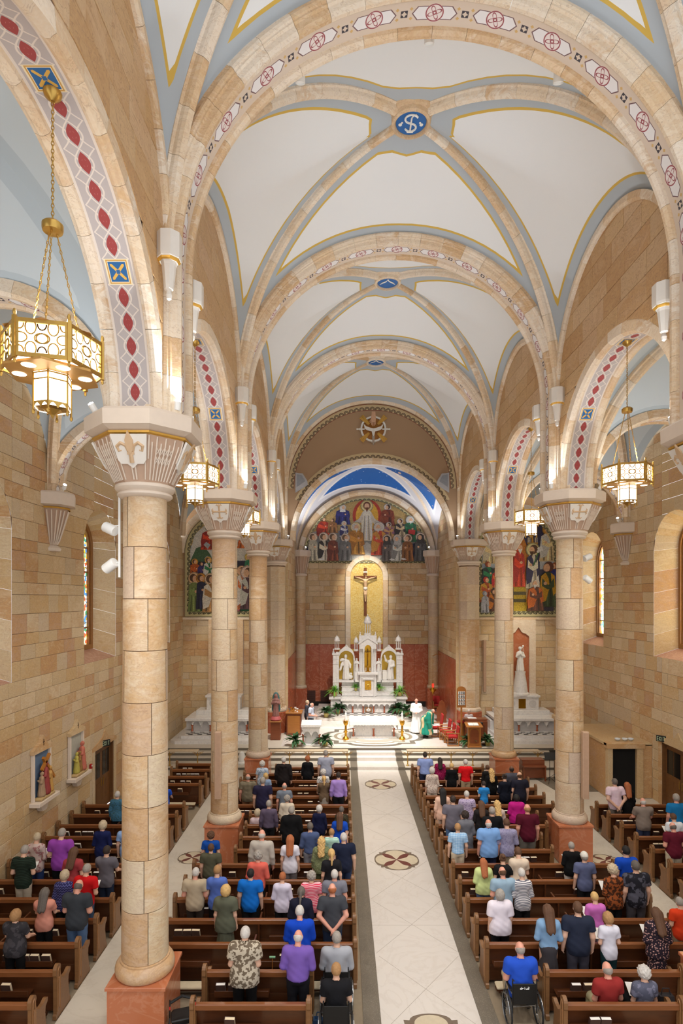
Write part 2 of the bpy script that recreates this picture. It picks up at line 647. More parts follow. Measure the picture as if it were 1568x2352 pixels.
def ashlar(parent, O, U, Nn, u0, u1, z0, z1, mat, holes=(), lo=None, hi=None, heights=(0.34, 0.42, 0.5), widths=(0.5, 1.0), t=0.013, nmax=300, seed=1, back=True, cull=True):
    """coursed stone facing on a plane; holes: (ua, ub, zsill, top(u)); every stone is cut to the arches it meets"""
    rnd = random.Random(seed)
    O, U, Nn = Vector(O), Vector(U), Vector(Nn)
    def P(u, z, n): return O + U * u + Nn * n + Vector((0, 0, z))
    def rng(u, a, b):
        l, h = a, b
        if lo:
            l = max(l, lo(u))
        if hi:
            h = min(h, hi(u))
        for (ha, hb, zs, top) in holes:
            if ha < u < hb:
                zt = top(u)
                if a >= zs - 0.01:
                    l = max(l, zt)
                else:
                    h = min(h, zs) if b > zs else h
        return l, h
    zs_all = sorted({z0, z1} | {h[2] for h in holes if z0 < h[2] < z1})
    courses = []
    for za, zb in zip(zs_all, zs_all[1:]):
        hs = []
        while sum(hs) < (zb - za) - 0.15:
            hs.append(rnd.choice(heights))
        k = (zb - za) / sum(hs)
        z = za
        for h in hs:
            courses.append((z, z + h * k))
            z += h * k
    stones = []
    for (za, zb) in courses:
        brk = sorted([u0, u1] + [e for h in holes if zb > h[2] + 0.01 for e in (h[0], h[1]) if u0 < e < u1])
        for a, b in zip(brk, brk[1:]):
            u = a
            first = True
            while u < b - 1e-6:
                w = rnd.uniform(*widths) * (rnd.uniform(0.45, 1) if first else 1)
                first = False
                e = u + w
                if b - e < widths[0] * 0.5:
                    e = b
                stones.append((u, min(e, b), za, zb))
                u = e
    out = []
    g = 0.0055
    for (a, b, za, zb) in stones:
        a1, b1 = a + g, b - g
        n = max(1, int((b1 - a1) / 0.09))
        us = [a1 + (b1 - a1) * i / n for i in range(n + 1)]
        iv = [(u,) + rng(u, za + g, zb - g) for u in us]
        iv = [q for q in iv if q[2] - q[1] > 0.015]
        if len(iv) < 2:
            continue
        if all(abs(q[1] - iv[0][1]) < 1e-6 and abs(q[2] - iv[0][2]) < 1e-6 for q in iv):
            iv = [iv[0], iv[-1]]
        bot = [(q[0], q[1]) for q in iv]
        top = [(q[0], q[2]) for q in iv][::-1]
        poly = bot + top
        cu, cz = sum(p[0] for p in poly) / len(poly), sum(p[1] for p in poly) / len(poly)
        k = seen(P(cu, cz, 0))
        if cull and k == 0.0:
            continue
        out.append((k * k * (iv[-1][0] - iv[0][0]) * (cz - bot[0][1] + 0.05), poly, cu, cz))
    out.sort(key=lambda q: -q[0])
    rest = MB()
    tones = []
    def emit(mb, poly, cu, cz):
        n = len(poly)
        tt = t + rnd.uniform(-0.004, 0.004)
        c = 0.006
        ins = []
        for (u, z) in poly:
            ins.append((u + max(-c, min(c, (cu - u) * 0.2)), z + max(-c, min(c, (cz - z) * 0.2))))
        vs = [P(u, z, 0) for u, z in poly] + [P(u, z, tt - c) for u, z in poly] + [P(u, z, tt) for u, z in ins]
        fs = [(i, (i + 1) % n, n + (i + 1) % n, n + i) for i in range(n)] + [(n + i, n + (i + 1) % n, 2 * n + (i + 1) % n, 2 * n + i) for i in range(n)] + [tuple(range(2 * n, 3 * n))]
        k0 = len(mb.f)
        mb.add(vs, fs)
        return len(mb.f) - k0
    for i, (_, poly, cu, cz) in enumerate(out):
        if i < nmax:
            mb = MB()
            emit(mb, poly, cu, cz)
            mb.obj('stone', mat, parent, tone=rnd.random())
        else:
            k = emit(rest, poly, cu, cz)
            tones += [rnd.random()] * k
    if rest.f:
        rest.obj('stone_courses', mat, parent, tone=tones, kind='stuff')
    if back:
        mb = MB()
        us = sorted({u0, u1} | {u0 + (u1 - u0) * i / max(2, int((u1 - u0) / 0.15)) for i in range(max(2, int((u1 - u0) / 0.15)) + 1)} | {e for h in holes for e in (h[0] - 1e-4, h[0] + 1e-4, h[1] - 1e-4, h[1] + 1e-4) if u0 < e < u1})
        for a, b in zip(us, us[1:]):
            m = (a + b) / 2
            segs = [(lambda u: max(z0, lo(u)) if lo else z0, lambda u: min(z1, hi(u)) if hi else z1)]
            for (ha, hb, zs, top) in holes:
                if ha < m < hb:
                    f0, f1 = segs[0]
                    segs = [(f0, lambda u, zs=zs: zs), (lambda u, top=top: top(u), f1)]
            for f0, f1 in segs:
                if f1(m) > f0(m):
                    mb.add([P(a, f0(a), 0), P(b, f0(b), 0), P(b, max(f0(b), f1(b)), 0), P(a, max(f0(a), f1(a)), 0)], [(0, 1, 2, 3)])
        mb.obj('mortar_bed', M_MORTAR, parent)


def structure(name, label, cat):
    return thing(name, label, cat, kind='structure')


# ------------------------------------------------------------------ painted patterns
def border_mat(name, ground, figure, line):
    g = G(name, 0.7)
    u, v, _ = g.xyz(g.pos('UV'))
    a = (u * 3.2).fract() - 0.5
    w = v * 1.0
    r = (a * a * 0.1 + (w + 0.12) * (w + 0.12)).sqrt()
    ringp = (r - 0.13).abs().lt(0.022).max((r - 0.075).abs().lt(0.016))
    c = g.mix(ringp, ground, figure)
    c = g.mix(v.abs().gt(0.155), c, line)
    g.col(c)
    return g.mat


def arcade_paint():
    """interlaced bands with red pointed ovals and blue squares, u along the arch, v across"""
    g = G('arcade_stencil', 0.7)
    u, v, _ = g.xyz(g.pos('UV'))
    PER = 0.3747
    q = u / PER + 0.5
    ph = q.fract()
    cell = q.floor()
    sq = (cell - 13.0).abs().lt(0.5).max((cell - 6.0).abs().lt(0.5)).max((cell - 20.0).abs().lt(0.5))
    sn = (ph * PI).sin()
    ves = v.abs().lt(sn * 0.12 - 0.036)
    band = (v.abs() - sn * 0.125).abs().lt(0.013).max((v.abs() - (0.255 - sn * 0.0)).abs().lt(0.012))
    band2 = (v.abs() - (0.215 - sn * 0.15)).abs().lt(0.014)
    inner = ((ph - 0.5).abs() * 0.37 * 0.55 + v.abs()).lt(0.045)
    star = ((ph - 0.5).abs() * v.abs()).lt(0.0022)
    grey, pale, red, pink = rgb(186, 178, 178), rgb(224, 214, 206), rgb(158, 62, 62), rgb(204, 150, 140)
    c = g.mix(band.max(band2), grey, pale)
    c = g.mix(ves, c, red)
    c = g.mix(ves * inner.min(1.0 - star), c, pink)
    c = g.mix(v.abs().gt(0.24), c, pale)
    # blue squares: gold cross
    x = (ph - 0.5) * PER
    fr = x.abs().max(v.abs())
    blue = rgb(34, 98, 156)
    dgl = (x.abs() - v.abs()).abs().lt(0.03) * (fr.gt(0.03)) * fr.lt(0.115)
    cc = g.mix(dgl, blue, rgb(222, 176, 80))
    cc = g.mix(fr.gt(0.145), cc, rgb(236, 222, 190))
    cc = g.mix((fr - 0.165).abs().lt(0.01), cc, rgb(206, 160, 80))
    c = g.mix(sq * fr.lt(0.2), c, cc)
    g.col(c)
    return g.mat


def transverse_paint(bold):
    """white elongated hexagons with a red rosette between little dark quatrefoils"""
    g = G('transverse_stencil', 0.7)
    u, v, _ = g.xyz(g.pos('UV'))
    PER = RT * PI / 13
    ph = ((u / PER).fract() - 0.5) * PER
    hexa = (ph.abs() + v.abs() * 0.8).lt(0.40) * v.abs().lt(0.115)
    hexo = (ph.abs() + v.abs() * 0.8).lt(0.425) * v.abs().lt(0.13)
    r = (ph * ph + v * v).sqrt()
    disc = r.lt(0.17)
    th = g.m('ARCTAN2', v, ph)
    pet = (r - ((th * 4.0).sin() * 0.045 + 0.085)).abs().lt(0.012)
    rings = (pet.max((r - 0.157).abs().lt(0.011)).max((r - 0.03).abs().lt(0.012))) * disc
    e = 0.5 * PER - ph.abs()
    dia = (e + 0.0).max(v.abs())
    quad = dia.lt(0.065) * (1.0 - ((e * v.abs()).lt(0.0005) * dia.lt(0.05)))
    chev = ((e - 0.13).abs() + (v.abs() - 0.09).abs()).lt(0.035)
    base = rgb(222, 206, 190)
    c = g.mix(hexo, base, rgb(120, 92, 96))
    c = g.mix(hexa, c, rgb(240, 238, 240))
    c = g.mix(disc, c, rgb(238, 228, 226))
    c = g.mix(rings, c, rgb(160, 84, 92))
    c = g.mix(quad, c, rgb(70, 66, 74))
    c = g.mix(chev, c, rgb(216, 180, 120))
    g.col(c)
    return g.mat


M_ARCPAINT = arcade_paint()
M_TRPAINT = transverse_paint(1)
M_BORDER = border_mat('scroll_border', rgb(206, 186, 146), rgb(92, 74, 60), rgb(134, 58, 48))


def web_mat(name, field, edge, goldc, wid=0.42):
    g = G(name, 0.75)
    e = g.attr('edge')
    c = g.mix(e.lt(wid), field, edge)
    if goldc:
        c = g.mix((e - wid).abs().lt(0.03), c, goldc)
    g.col(c)
    return g.mat


M_WEB = web_mat('vault_plaster', rgb(236, 238, 240), rgb(180, 189, 197), rgb(214, 178, 84))
M_AWEB = web_mat('aisle_vault_plaster', rgb(196, 206, 213), rgb(180, 192, 201), None, 0.3)
g = G('starry_plaster', 0.6)
e, al = g.attr('edge'), g.attr('along')
sc = (e + (al * 38.0).sin().abs() * 0.05).lt(0.7)
blue = g.mix(g.noise(g.pos(), 0.5), rgb(22, 84, 160), rgb(30, 104, 182))
vd = g.vor(g.pos(), 1.5)
vd2 = g.vor(g.pos(), 3.1)
c = g.mix(vd.lt(0.17), blue, rgb(214, 186, 170))
c = g.mix(vd2.lt(0.10), c, rgb(200, 214, 232))
c = g.mix(sc, c, rgb(228, 226, 228))
c = g.mix((e + (al * 38.0).sin().abs() * 0.05).lt(0.56), c, rgb(208, 206, 212))
g.col(c)
M_SKYWEB = g.mat


def vault(parent, cx, cy, a, b, zs, mat, rx=None, boss=0.0, n=40, m=12):
    """domical groin vault over a rectangular bay: four ruled webs between semicircular ribs"""
    rd = math.hypot(a, b)
    dg = lambda s: zs + rd * math.sqrt(max(0, 1 - s * s))
    for side in range(4):
        alongx = side < 2
        sg = 1 if side % 2 else -1
        A, B = (a, b) if alongx else (b, a)
        pts, edge, alo = [], [], []
        q = np.linspace(-1, 1, 241)
        sq = np.sqrt(np.maximum(0, 1 - q * q))
        crv_e = np.stack([q * A, np.full_like(q, B), zs + A * sq], 1)
        crv_d = np.stack([q * A, np.abs(q) * B, zs + rd * sq], 1)
        V = []
        for i in range(n + 1):
            s = math.sin(-PI / 2 + PI * i / n)
            for j in range(m + 1):
                t = j / m
                y = abs(s) * B + (B - abs(s) * B) * t
                ze = zs + A * math.sqrt(max(0, 1 - s * s))
                zz = dg(s) * (1 - t) + ze * t + 0.10 * 4 * t * (1 - t) * math.sqrt(max(0, 1 - s * s))
                V.append((s * A, y, zz))
                alo.append(A * math.asin(max(-1, min(1, s))))
        V = np.array(V)
        de = np.sqrt(((V[:, None, :] - crv_e[None]) ** 2).sum(2)).min(1)
        dd = np.sqrt(((V[:, None, :] - crv_d[None]) ** 2).sum(2)).min(1)
        db = np.sqrt(V[:, 0] ** 2 + V[:, 1] ** 2) - boss
        ed = np.minimum(np.minimum(de, dd), db) if boss else np.minimum(de, dd)
        mb = MB()
        vs = [((p[0], p[1] * sg, p[2]) if alongx else (p[1] * sg, p[0], p[2])) for p in V]
        fs = [(i * (m + 1) + j, (i + 1) * (m + 1) + j, (i + 1) * (m + 1) + j + 1, i * (m + 1) + j + 1) for i in range(n) for j in range(m)]
        mb.add([(p[0] + cx, p[1] + cy, p[2]) for p in vs], fs)
        me = mb.mesh('web', mat, True)
        for nm, vals in (('edge', ed), ('along', np.array(alo))):
            at = me.attributes.new(nm, 'FLOAT', 'POINT')
            at.data.foreach_set('value', vals.astype(np.float32))
        link('web', me, parent)


ROLL = [(-.52, .62), (-.52, .34), (-.55, .32), (-.565, .27), (-.55, .22), (-.52, .20), (-.52, .17), (-.475, .15), (-.46, .06), (-.41, .0), (-.34, .0), (-.28, .05), (-.27, .11), (-.24, .11), (-.24, .62)]
ROLLM = [(-y, r) for y, r in ROLL]
_vm = {}


def ring(parent, c, rotz, r, prof, a0, a1, n, mat, seg=4, name='voussoir', hide=None):
    """an arch of n separate voussoirs that share one mesh; c, rotz place the arch plane"""
    da = (a1 - a0) / n
    gap = 0.003 / r
    key = (tuple(prof), round(r, 3), round(da, 5), mat.name)
    if key not in _vm:
        mb = MB().arc(prof, r, gap, da - gap, seg)
        mb.uv = None
        _vm[key] = mb.mesh(name, mat)
    R = Matrix.Rotation(rotz, 4, 'Z')
    for i in range(n):
        am = a0 + (i + 0.5) * da
        p = parent.location + Vector(c) + (R @ Vector((r * math.cos(am), 0, r * math.sin(am))))
        if seen(p) == 0.0 and p.y < 14:
            continue
        o = link(name, _vm[key], parent)
        o.matrix_local = Matrix.Translation(c) @ R @ Matrix.Rotation(-(a0 + i * da), 4, 'Y')


def strip(parent, c, rotz, r, y0, y1, a0, a1, mat, name, n=64, dr0=0.0, u0=0.0):
    mb = MB()
    vs, uv, fs = [], [], []
    for i in range(n + 1):
        a = a0 + (a1 - a0) * i / n
        for y in (y0, y1):
            vs.append(((r + dr0) * math.cos(a), y, (r + dr0) * math.sin(a)))
            uv.append((r * (a - a0) + u0, y - (y0 + y1) / 2))
        if i:
            k = 2 * i
            fs.append((k - 2, k - 1, k + 1, k))
    mb.M = Matrix.Translation(c) @ Matrix.Rotation(rotz, 4, 'Z')
    mb.add(vs, fs, uv)
    return mb.obj(name, mat, parent, smooth=True)


def face_ring(parent, c, r0, r1, a0, a1, mat, name, n=64):
    """flat painted ring on a wall facing -Y; uv = (arc length, centred radius)"""
    vs, uv, fs = [], [], []
    for i in range(n + 1):
        a = a0 + (a1 - a0) * i / n
        for r in (r0, r1):
            vs.append((c[0] + r * math.cos(a), c[1], c[2] + r * math.sin(a)))
            uv.append(((r0 + r1) / 2 * a, r - (r0 + r1) / 2))
        if i:
            k = 2 * i
            fs.append((k - 2, k - 1, k + 1, k))
    return MB().add(vs, fs, uv).obj(name, mat, parent)


# ------------------------------------------------------------------ nave and aisle vaults
ceil_n = structure('ceiling', 'white plaster nave vault with grey borders and gold lines', 'ceiling')
ORD = ['nearest the loft', 'second from the loft', 'third from the loft', 'next to the sanctuary']
for k in range(4):
    vault(ceil_n, 0, (D[k] + D[k + 1]) / 2, VA, VB + 0.1, ZN, M_WEB, boss=0.62)
RIBP = [(-.17, .12), (-.17, -.05), (-.12, -.07), (-.10, -.14), (-.06, -.2), (.06, -.2), (.10, -.14), (.12, -.07), (.17, -.05), (.17, .12)]
tn = 0


def trim(label):
    global tn
    tn += 1
    return structure('trim_%d' % tn, label, 'arch')


for k in range(4):
    yc = (D[k] + D[k + 1]) / 2
    rd = math.hypot(VA, VB + 0.1)
    for s in (1, -1):
        t = trim('diagonal stone rib rising %s to the boss of the vault bay %s' % (('left to right', 'right to left')[s < 0], ORD[k]))
        ang = s * math.atan2(VB + 0.1, VA)
        ring(t, (0, yc, ZN), ang, rd, RIBP, 0.015, PI / 2 - 0.075, 11, S_RIB)
        ring(t, (0, yc, ZN), ang, rd, RIBP, PI / 2 + 0.075, PI - 0.015, 11, S_RIB)
TRN = ['at the first pier', 'at the second pier', 'at the third pier', 'framing the sanctuary wall']
for k in range(1, 4):
    t = trim('painted transverse arch across the nave ' + TRN[k - 1])
    zc = ZN + 0.04
    ring(t, (0, D[k], zc), 0, RT, ROLL, 0, PI, 22, S_RIB)
    ring(t, (0, D[k], zc), 0, RT, ROLLM, 0, PI, 22, S_RIB)
    strip(t, (0, D[k], zc), 0, RT, -.25, .25, 0, PI, M_TRPAINT, 'painted_band', dr0=0.105)
    for s in (1, -1):
        z = ZC
        while z < zc - 0.01:
            z1 = min(z + 0.7, zc)
            for pr in (ROLL, ROLLM):
                mb = MB().prism([(s * (RT + r), D[k] + y) for y, r in pr], z + 0.003, z1 - 0.003, 'z')
                mb.obj('shaft_stone', S_RIB, t, tone=random.random())
            z = z1
        MB().add([(s * (RT + .105), D[k] - .25, ZC), (s * (RT + .105), D[k] + .25, ZC), (s * (RT + .105), D[k] + .25, zc), (s * (RT + .105), D[k] - .25, zc)], [(0, 1, 2, 3)],
                 [(0, -.25), (0, .25), (zc - ZC, .25), (zc - ZC, -.25)]).obj('painted_shaft', M_TRPAINT, t)

# arcade arches, nave walls, wall ribs
AROLL = [(-.50, .36), (-.50, .05), (-.46, .03), (-.42, .0), (-.36, .0), (-.30, .04), (-.275, .10), (-.275, .36)]
AROLLM = [(-y, r) for y, r in AROLL]
WRIB = [(-.10, .12), (-.10, -.02), (-.05, -.07), (.05, -.07), (.10, -.02), (.10, .12)]
ST = ['left', 'right']
for si, s in enumerate((-1, 1)):
    nw = structure('wall_nave_' + ST[si], 'sandstone upper nave wall above the %s arcade' % ST[si], 'wall')
    for k in range(0, 4):
        yc = (D[k] + D[k + 1]) / 2
        if s == 1 and k == 0:
            continue
        t = trim('%s arcade arch with red oval stencils, bay %s' % (ST[si], ORD[k]))
        ring(t, (s * HX, yc, ZC), PI / 2, RA, AROLL, 0, PI, 14, S_RIB)
        ring(t, (s * HX, yc, ZC), PI / 2, RA, AROLLM, 0, PI, 14, S_RIB)
        strip(t, (s * HX, yc, ZC), PI / 2, RA, -.28, .28, 0, PI, M_ARCPAINT, 'painted_band', dr0=0.09)
        t2 = trim('%s wall rib moulding round the lunette of the bay %s' % (ST[si], ORD[k]))
        ring(t2, (s * (NF - .02), yc, ZN), PI / 2, VB, WRIB, 0, PI, 16, S_RIB)
        lo = lambda u, yc=yc: ZC + (math.sqrt(max(0, 3.40 ** 2 - (u - yc) ** 2)) if abs(u - yc) < 3.40 else 0)
        hi = lambda u, yc=yc: ZN + (math.sqrt(max(0, 3.30 ** 2 - (u - yc) ** 2)) if abs(u - yc) < 3.25 else 0.6)
        ashlar(nw, (s * NF, 0, 0), (0, 1, 0), (-s, 0, 0), yc - BAY / 2, yc + BAY / 2, ZC, 18.1, S_NAVE, lo=lo, hi=hi, heights=(0.5, 0.6), widths=(0.8, 1.5), t=0.012, nmax=75, seed=11 * k + si)
    # aisle side of the same wall (plain)
    for k in range(0, 4):
        yc = (D[k] + D[k + 1]) / 2
        mb = MB()
        us = [yc - BAY / 2 + BAY * i / 40 for i in range(41)]
        f = lambda u: ZC + (math.sqrt(max(0, 3.40 ** 2 - (u - yc) ** 2)) if abs(u - yc) < 3.40 else 0)
        for a, b in zip(us, us[1:]):
            mb.add([(s * 6.0, a, f(a)), (s * 6.0, b, f(b)), (s * 6.0, b, 15.4), (s * 6.0, a, 15.4)], [(0, 1, 2, 3)])
        mb.obj('aisle_face', S_NAVE, nw, tone=0.3)

# aisle vaults, their ribs and transverse arches
for si, s in enumerate((-1, 1)):
    ca = structure('ceiling_aisle_' + ST[si], 'pale blue grey plaster vault over the %s aisle' % ST[si], 'ceiling')
    for k in range(4):
        yc = (D[k] + D[k + 1]) / 2
        vault(ca, s * AXC, yc, AA + .05, VB + .25, ZC + 0.05, M_AWEB, n=28, m=8)
        if k == 0:
            continue
        rd = math.hypot(AA, VB + .25)
        for q in (1, -1):
            t = trim('diagonal rib of the %s aisle vault running %s, bay %s' % (ST[si], ('forward', 'back')[q < 0], ORD[k]))
            ring(t, (s * AXC, yc, ZC + .05), q * math.atan2(VB + .25, AA), rd, RIBP, 0.05, PI - 0.05, 16, S_RIB, seg=3)
    for k in range(1, 4):
        t = trim('transverse arch over the %s aisle %s' % (ST[si], TRN[k - 1]))
        for pr in ([(-.34, .3), (-.34, .06), (-.28, 0), (-.2, 0), (-.16, .06), (-.16, .3)], [(.34, .3), (.34, .06), (.28, 0), (.2, 0), (.16, .06), (.16, .3)]):
            ring(t, (s * AXC, D[k], ZC), 0, AA - .12, pr, 0, PI, 12, S_RIB)
        strip(t, (s * AXC, D[k], ZC), 0, AA - .12, -.18, .18, 0, PI, M_TRPAINT, 'painted_band', n=40, dr0=0.055)

# bosses with the blue discs
for k in range(1, 4):
    yc = (D[k] + D[k + 1]) / 2
    zb = ZN + math.hypot(VA, VB + .1)
    nm = ['', 'with a white letter monogram', 'with a white dove', 'above the sanctuary arch'][k]
    b = thing('vault_boss', 'round stone boss with blue disc %s' % nm, 'boss', (0, yc, zb), group='bosses along the nave vault')
    MB().lathe([(.62, .1), (.64, -.06), (.58, -.14), (.52, -.16), (.49, -.24), (.43, -.28), (.40, -.24), (.39, -.16), (.0001, -.16)], 32, cap=False).obj('moulded_ring', S_RIB, b, smooth='auto')
    MB().lathe([(.385, -.20), (.0001, -.20)], 32, cap=False).obj('blue_disc', flat((28, 100, 172), 0.4, name='blue_enamel'), b)
    M_LET = flat((240, 238, 232), 0.5, name='white_enamel_letter')
    if k == 1:
        Sp = [(.14 * math.cos(math.radians(t)), .13 + .12 * math.sin(math.radians(t)), -.215) for t in range(20, 271, 25)] + [(.16 * math.cos(math.radians(t)), -.13 + .13 * math.sin(math.radians(t)), -.215) for t in range(90, -161, -25)]
        MB().tube([(-x, y, z) for x, y, z in Sp], .026, 6).obj('letter', M_LET, b)
        Jp = [(.0, .27, -.22), (.0, -.16, -.22), (.03, -.24, -.22), (.1, -.26, -.22), (.15, -.2, -.22)]
        MB().tube(Jp, .022, 6).tube([(-.08, .27, -.22), (.08, .27, -.22)], .02, 6).obj('letter', M_LET, b)
        for sx in (-1, 1):
            MB().ell((sx * .27, .06, -.205), (.05, .05, .006), 8, 4).ell((sx * .23, .0, -.205), (.03, .03, .006), 8, 4).obj('trefoil', M_LET, b)
    else:
        MB().prism([(-.02, -.2), (.05, -.08), (.3, .12), (.22, -.02), (.06, -.14), (.02, -.24), (-.02, -.24), (-.06, -.14), (-.22, -.02), (-.3, .12), (-.05, -.08)], -.22, -.205, 'z').obj('dove', M_LET, b)

# nave corbels
CB = MB()
CB.lathe([(.0001, -1.28), (.05, -1.24), (.065, -1.17), (.045, -1.1), (.09, -1.06), (.14, -.62), (.16, -.56), (.18, -.55), (.24, -.5), (.25, -.44), (.25, -.02), (.22, 0), (.0001, 0)], 8, cap=False)
CBm = CB.mesh('bracket', M_WHITE, False)
CGm = MB().lathe([(.185, -.56), (.21, -.54), (.23, -.515)], 8, cap=False).mesh('gilt_fillet', M_GILD)
for si, s in enumerate((-1, 1)):
    for k in range(1, 4):
        for q in (-1, 1):
            c = thing('rib_corbel', 'white rib corbel on the %s nave wall %s of the %s pier' % (ST[si], ('ahead', 'behind')[q > 0], ('first', 'second', 'third')[k - 1]), 'corbel', (s * (NF - .19), D[k] + q * .80, 14.62), group='white corbels under the nave ribs')
            c.scale = (.9, .9, .92)
            link('bracket', CBm, c, rot=(0, 0, PI / 8))
            link('gilt_fillet', CGm, c, rot=(0, 0, PI / 8))

# ------------------------------------------------------------------ floor
fl = structure('floor', 'cream and grey stone church floor', 'floor')
M_TERR = marble('cream_terrazzo', rgb(216, 206, 190), rgb(196, 184, 166), 0.9, 0.4, 0.35)
M_TERR_W = marble('white_terrazzo', rgb(222, 214, 206), rgb(206, 196, 186), 0.7, 0.5, 0.3)
g = G('dark_terrazzo', 0.4)
g.col(g.mix(g.vor(g.pos(), 60).lt(0.22), g.mix(g.noise(g.pos(), 3), rgb(104, 96, 84), rgb(126, 116, 102)), rgb(168, 160, 146)))
M_TERR_D = g.mat
M_PEWFLOOR = flat((146, 130, 108), 0.7, name='pew_floor')
MB().box(-WX - .1, WX + .1, -1, 27.5, -.3, -.02).obj('slab', M_PEWFLOOR, fl)
MB().box(-1.0, .94, 3, 27.5, -.02, .0).obj('aisle_runner', M_TERR_W, fl)
for x0, x1 in ((-1.34, -1.005), (.945, 1.28)):
    MB().box(x0, x1, 3, 27.5, -.02, -.001).obj('aisle_border', M_TERR_D, fl)
for x0, x1 in ((-7.3, -5.75), (5.75, 7.22)):
    MB().box(x0, x1, 3, 27.5, -.02, -.002).obj('side_aisle_paving', M_TERR, fl)
MB().box(-WX, WX, 25.2, 27.5, -.02, -.004).obj('crossing_paving', M_TERR, fl)
MB().box(7.22, WX, 20.9, 25.2, -.02, -.004).obj('door_paving', M_TERR, fl)
for x0, x1 in ((7.4, 9.6), (3.2, 5.0)):
    MB().prism([(x0, 24.4), (x1, 24.4), (x1 + .6, 26.4), (x0 - .4, 26.4)], -.003, .001, 'z').obj('dark_inlay', M_TERR_D, fl)
jt = MB()
for k in range(1, 4):
    ym = D[k] + BAY / 2 - .2 - BAY
    for dy in (-2.4, 0, 2.4):
        for s in (1, -1):
            jt = MB()
            w = .006
            a, b = Vector((-.97 * s, ym + dy - 1.15, 0)), Vector((.91 * s, ym + dy + 1.15, 0))
            nrm = (b - a).normalized().cross(Vector((0, 0, 1))) * w
            jt.add([a - nrm + Vector((0, 0, .0008)), b - nrm + Vector((0, 0, .0008)), b + nrm + Vector((0, 0, .0008)), a + nrm + Vector((0, 0, .0008))], [(0, 1, 2, 3)])
            jt.obj('joint', flat((180, 170, 158), 0.7, name='grout'), fl)
    MB().box(-1, .94, ym - .006, ym + .006, -.01, .0008).obj('joint', flat((180, 170, 158), 0.7, name='grout'), fl)


def medallion(cx, cy, s, light_floor=False):
    """quatrefoil crossed by a square, four cream lobes and a red saltire of petals"""
    h = s / 2
    m1, m2, m3 = flat((120, 104, 88), 0.4, name='brown_inlay'), flat((206, 192, 166), 0.4, name='cream_inlay'), flat((110, 58, 52), 0.4, name='red_inlay')
    q = h * .70
    z0 = 0.0012
    def ring_poly(hh, ll):
        pts = []
        for i in range(4):
            a = i * PI / 2
            c0, s0 = math.cos(a), math.sin(a)
            loc = [(hh, -hh)] + [(hh * .98 + 0, -ll)] + [(hh * .98 + (h0 - hh * .98) * math.cos(t), ll * math.sin(t)) for h0 in (ll * 1.0 + hh * .55,) for t in [(-PI / 2 + PI * j / 10) for j in range(1, 10)]] + [(hh * .98, ll)]
            pts += [(cx + x * c0 - y * s0, cy + x * s0 + y * c0) for x, y in loc]
        return pts
    MB().prism(ring_poly(q, q * .78), 0, z0, 'z').obj('medallion_frame', m1, fl)
    lobes = []
    for i in range(4):
        a = i * PI / 2
        pts = [(cx + .02 * math.cos(a), cy + .02 * math.sin(a))]
        for j in range(13):
            t = -PI / 2 * 1.0 + PI * j / 12
            x, y = q * .80 + q * .46 * math.cos(t), q * .62 * math.sin(t)
            pts.append((cx + x * math.cos(a) - y * math.sin(a), cy + x * math.sin(a) + y * math.cos(a)))
        MB().prism(pts, 0, z0 * 2, 'z').obj('medallion_lobe', m2, fl)
    for i in range(4):
        a = PI / 4 + i * PI / 2
        pts = []
        L = q * 1.12
        for j in range(9):
            t = j / 8
            pts.append((L * t, .17 * L * math.sin(PI * t ** 1.4) + .01))
        pts = pts + [(x, -y) for x, y in pts[::-1]]
        MB().prism([(cx + x * math.cos(a) - y * math.sin(a), cy + x * math.sin(a) + y * math.cos(a)) for x, y in pts], 0, z0 * 3, 'z').obj('medallion_petal', m3, fl)


for y in (10.66, 18.05, 25.4):
    medallion(-.04, y, 1.5)
medallion(-6.5, 18.2, .95)
medallion(6.5, 18.0, .95)

# sanctuary steps and platform
pl = structure('floor_sanctuary', 'raised white marble sanctuary floor with steps and grey inlay', 'floor')
M_STEPD = flat((112, 104, 92), 0.5, name='grey_marble')
for i, (y0, z) in enumerate(((27.5, .14), (28.55, .30), (28.95, .45), (29.35, .60))):
    MB().box(-WX, WX, y0, 41, z - .3, z - .03).obj('riser', M_STEPD, pl)
    MB().box(-WX, WX, y0 - .02, 41, z - .03, z, .008).obj('tread', M_TERR, pl)
MB().box(-1.0, .94, 29.33, 31.5, .59, .603).obj('runner', M_TERR_W, pl)
for i, (y0, z) in enumerate(((27.5, .14), (28.55, .30), (28.95, .45))):
    MB().box(-1.0, .94, y0 - .024, y0 + (1.05, .4, .4)[i], z - .16, z + .003).obj('runner_step', M_TERR_W, pl)
    for x0, x1 in ((-1.34, -1.005), (.945, 1.28)):
        MB().box(x0, x1, y0 - .023, y0 + (1.05, .4, .4)[i], z - .16, z + .002).obj('border_step', M_TERR_D, pl)
MB().box(-4.9, 4.9, 29.6, 40.4, .59, .602).obj('marble_field', M_TERR_W, pl)


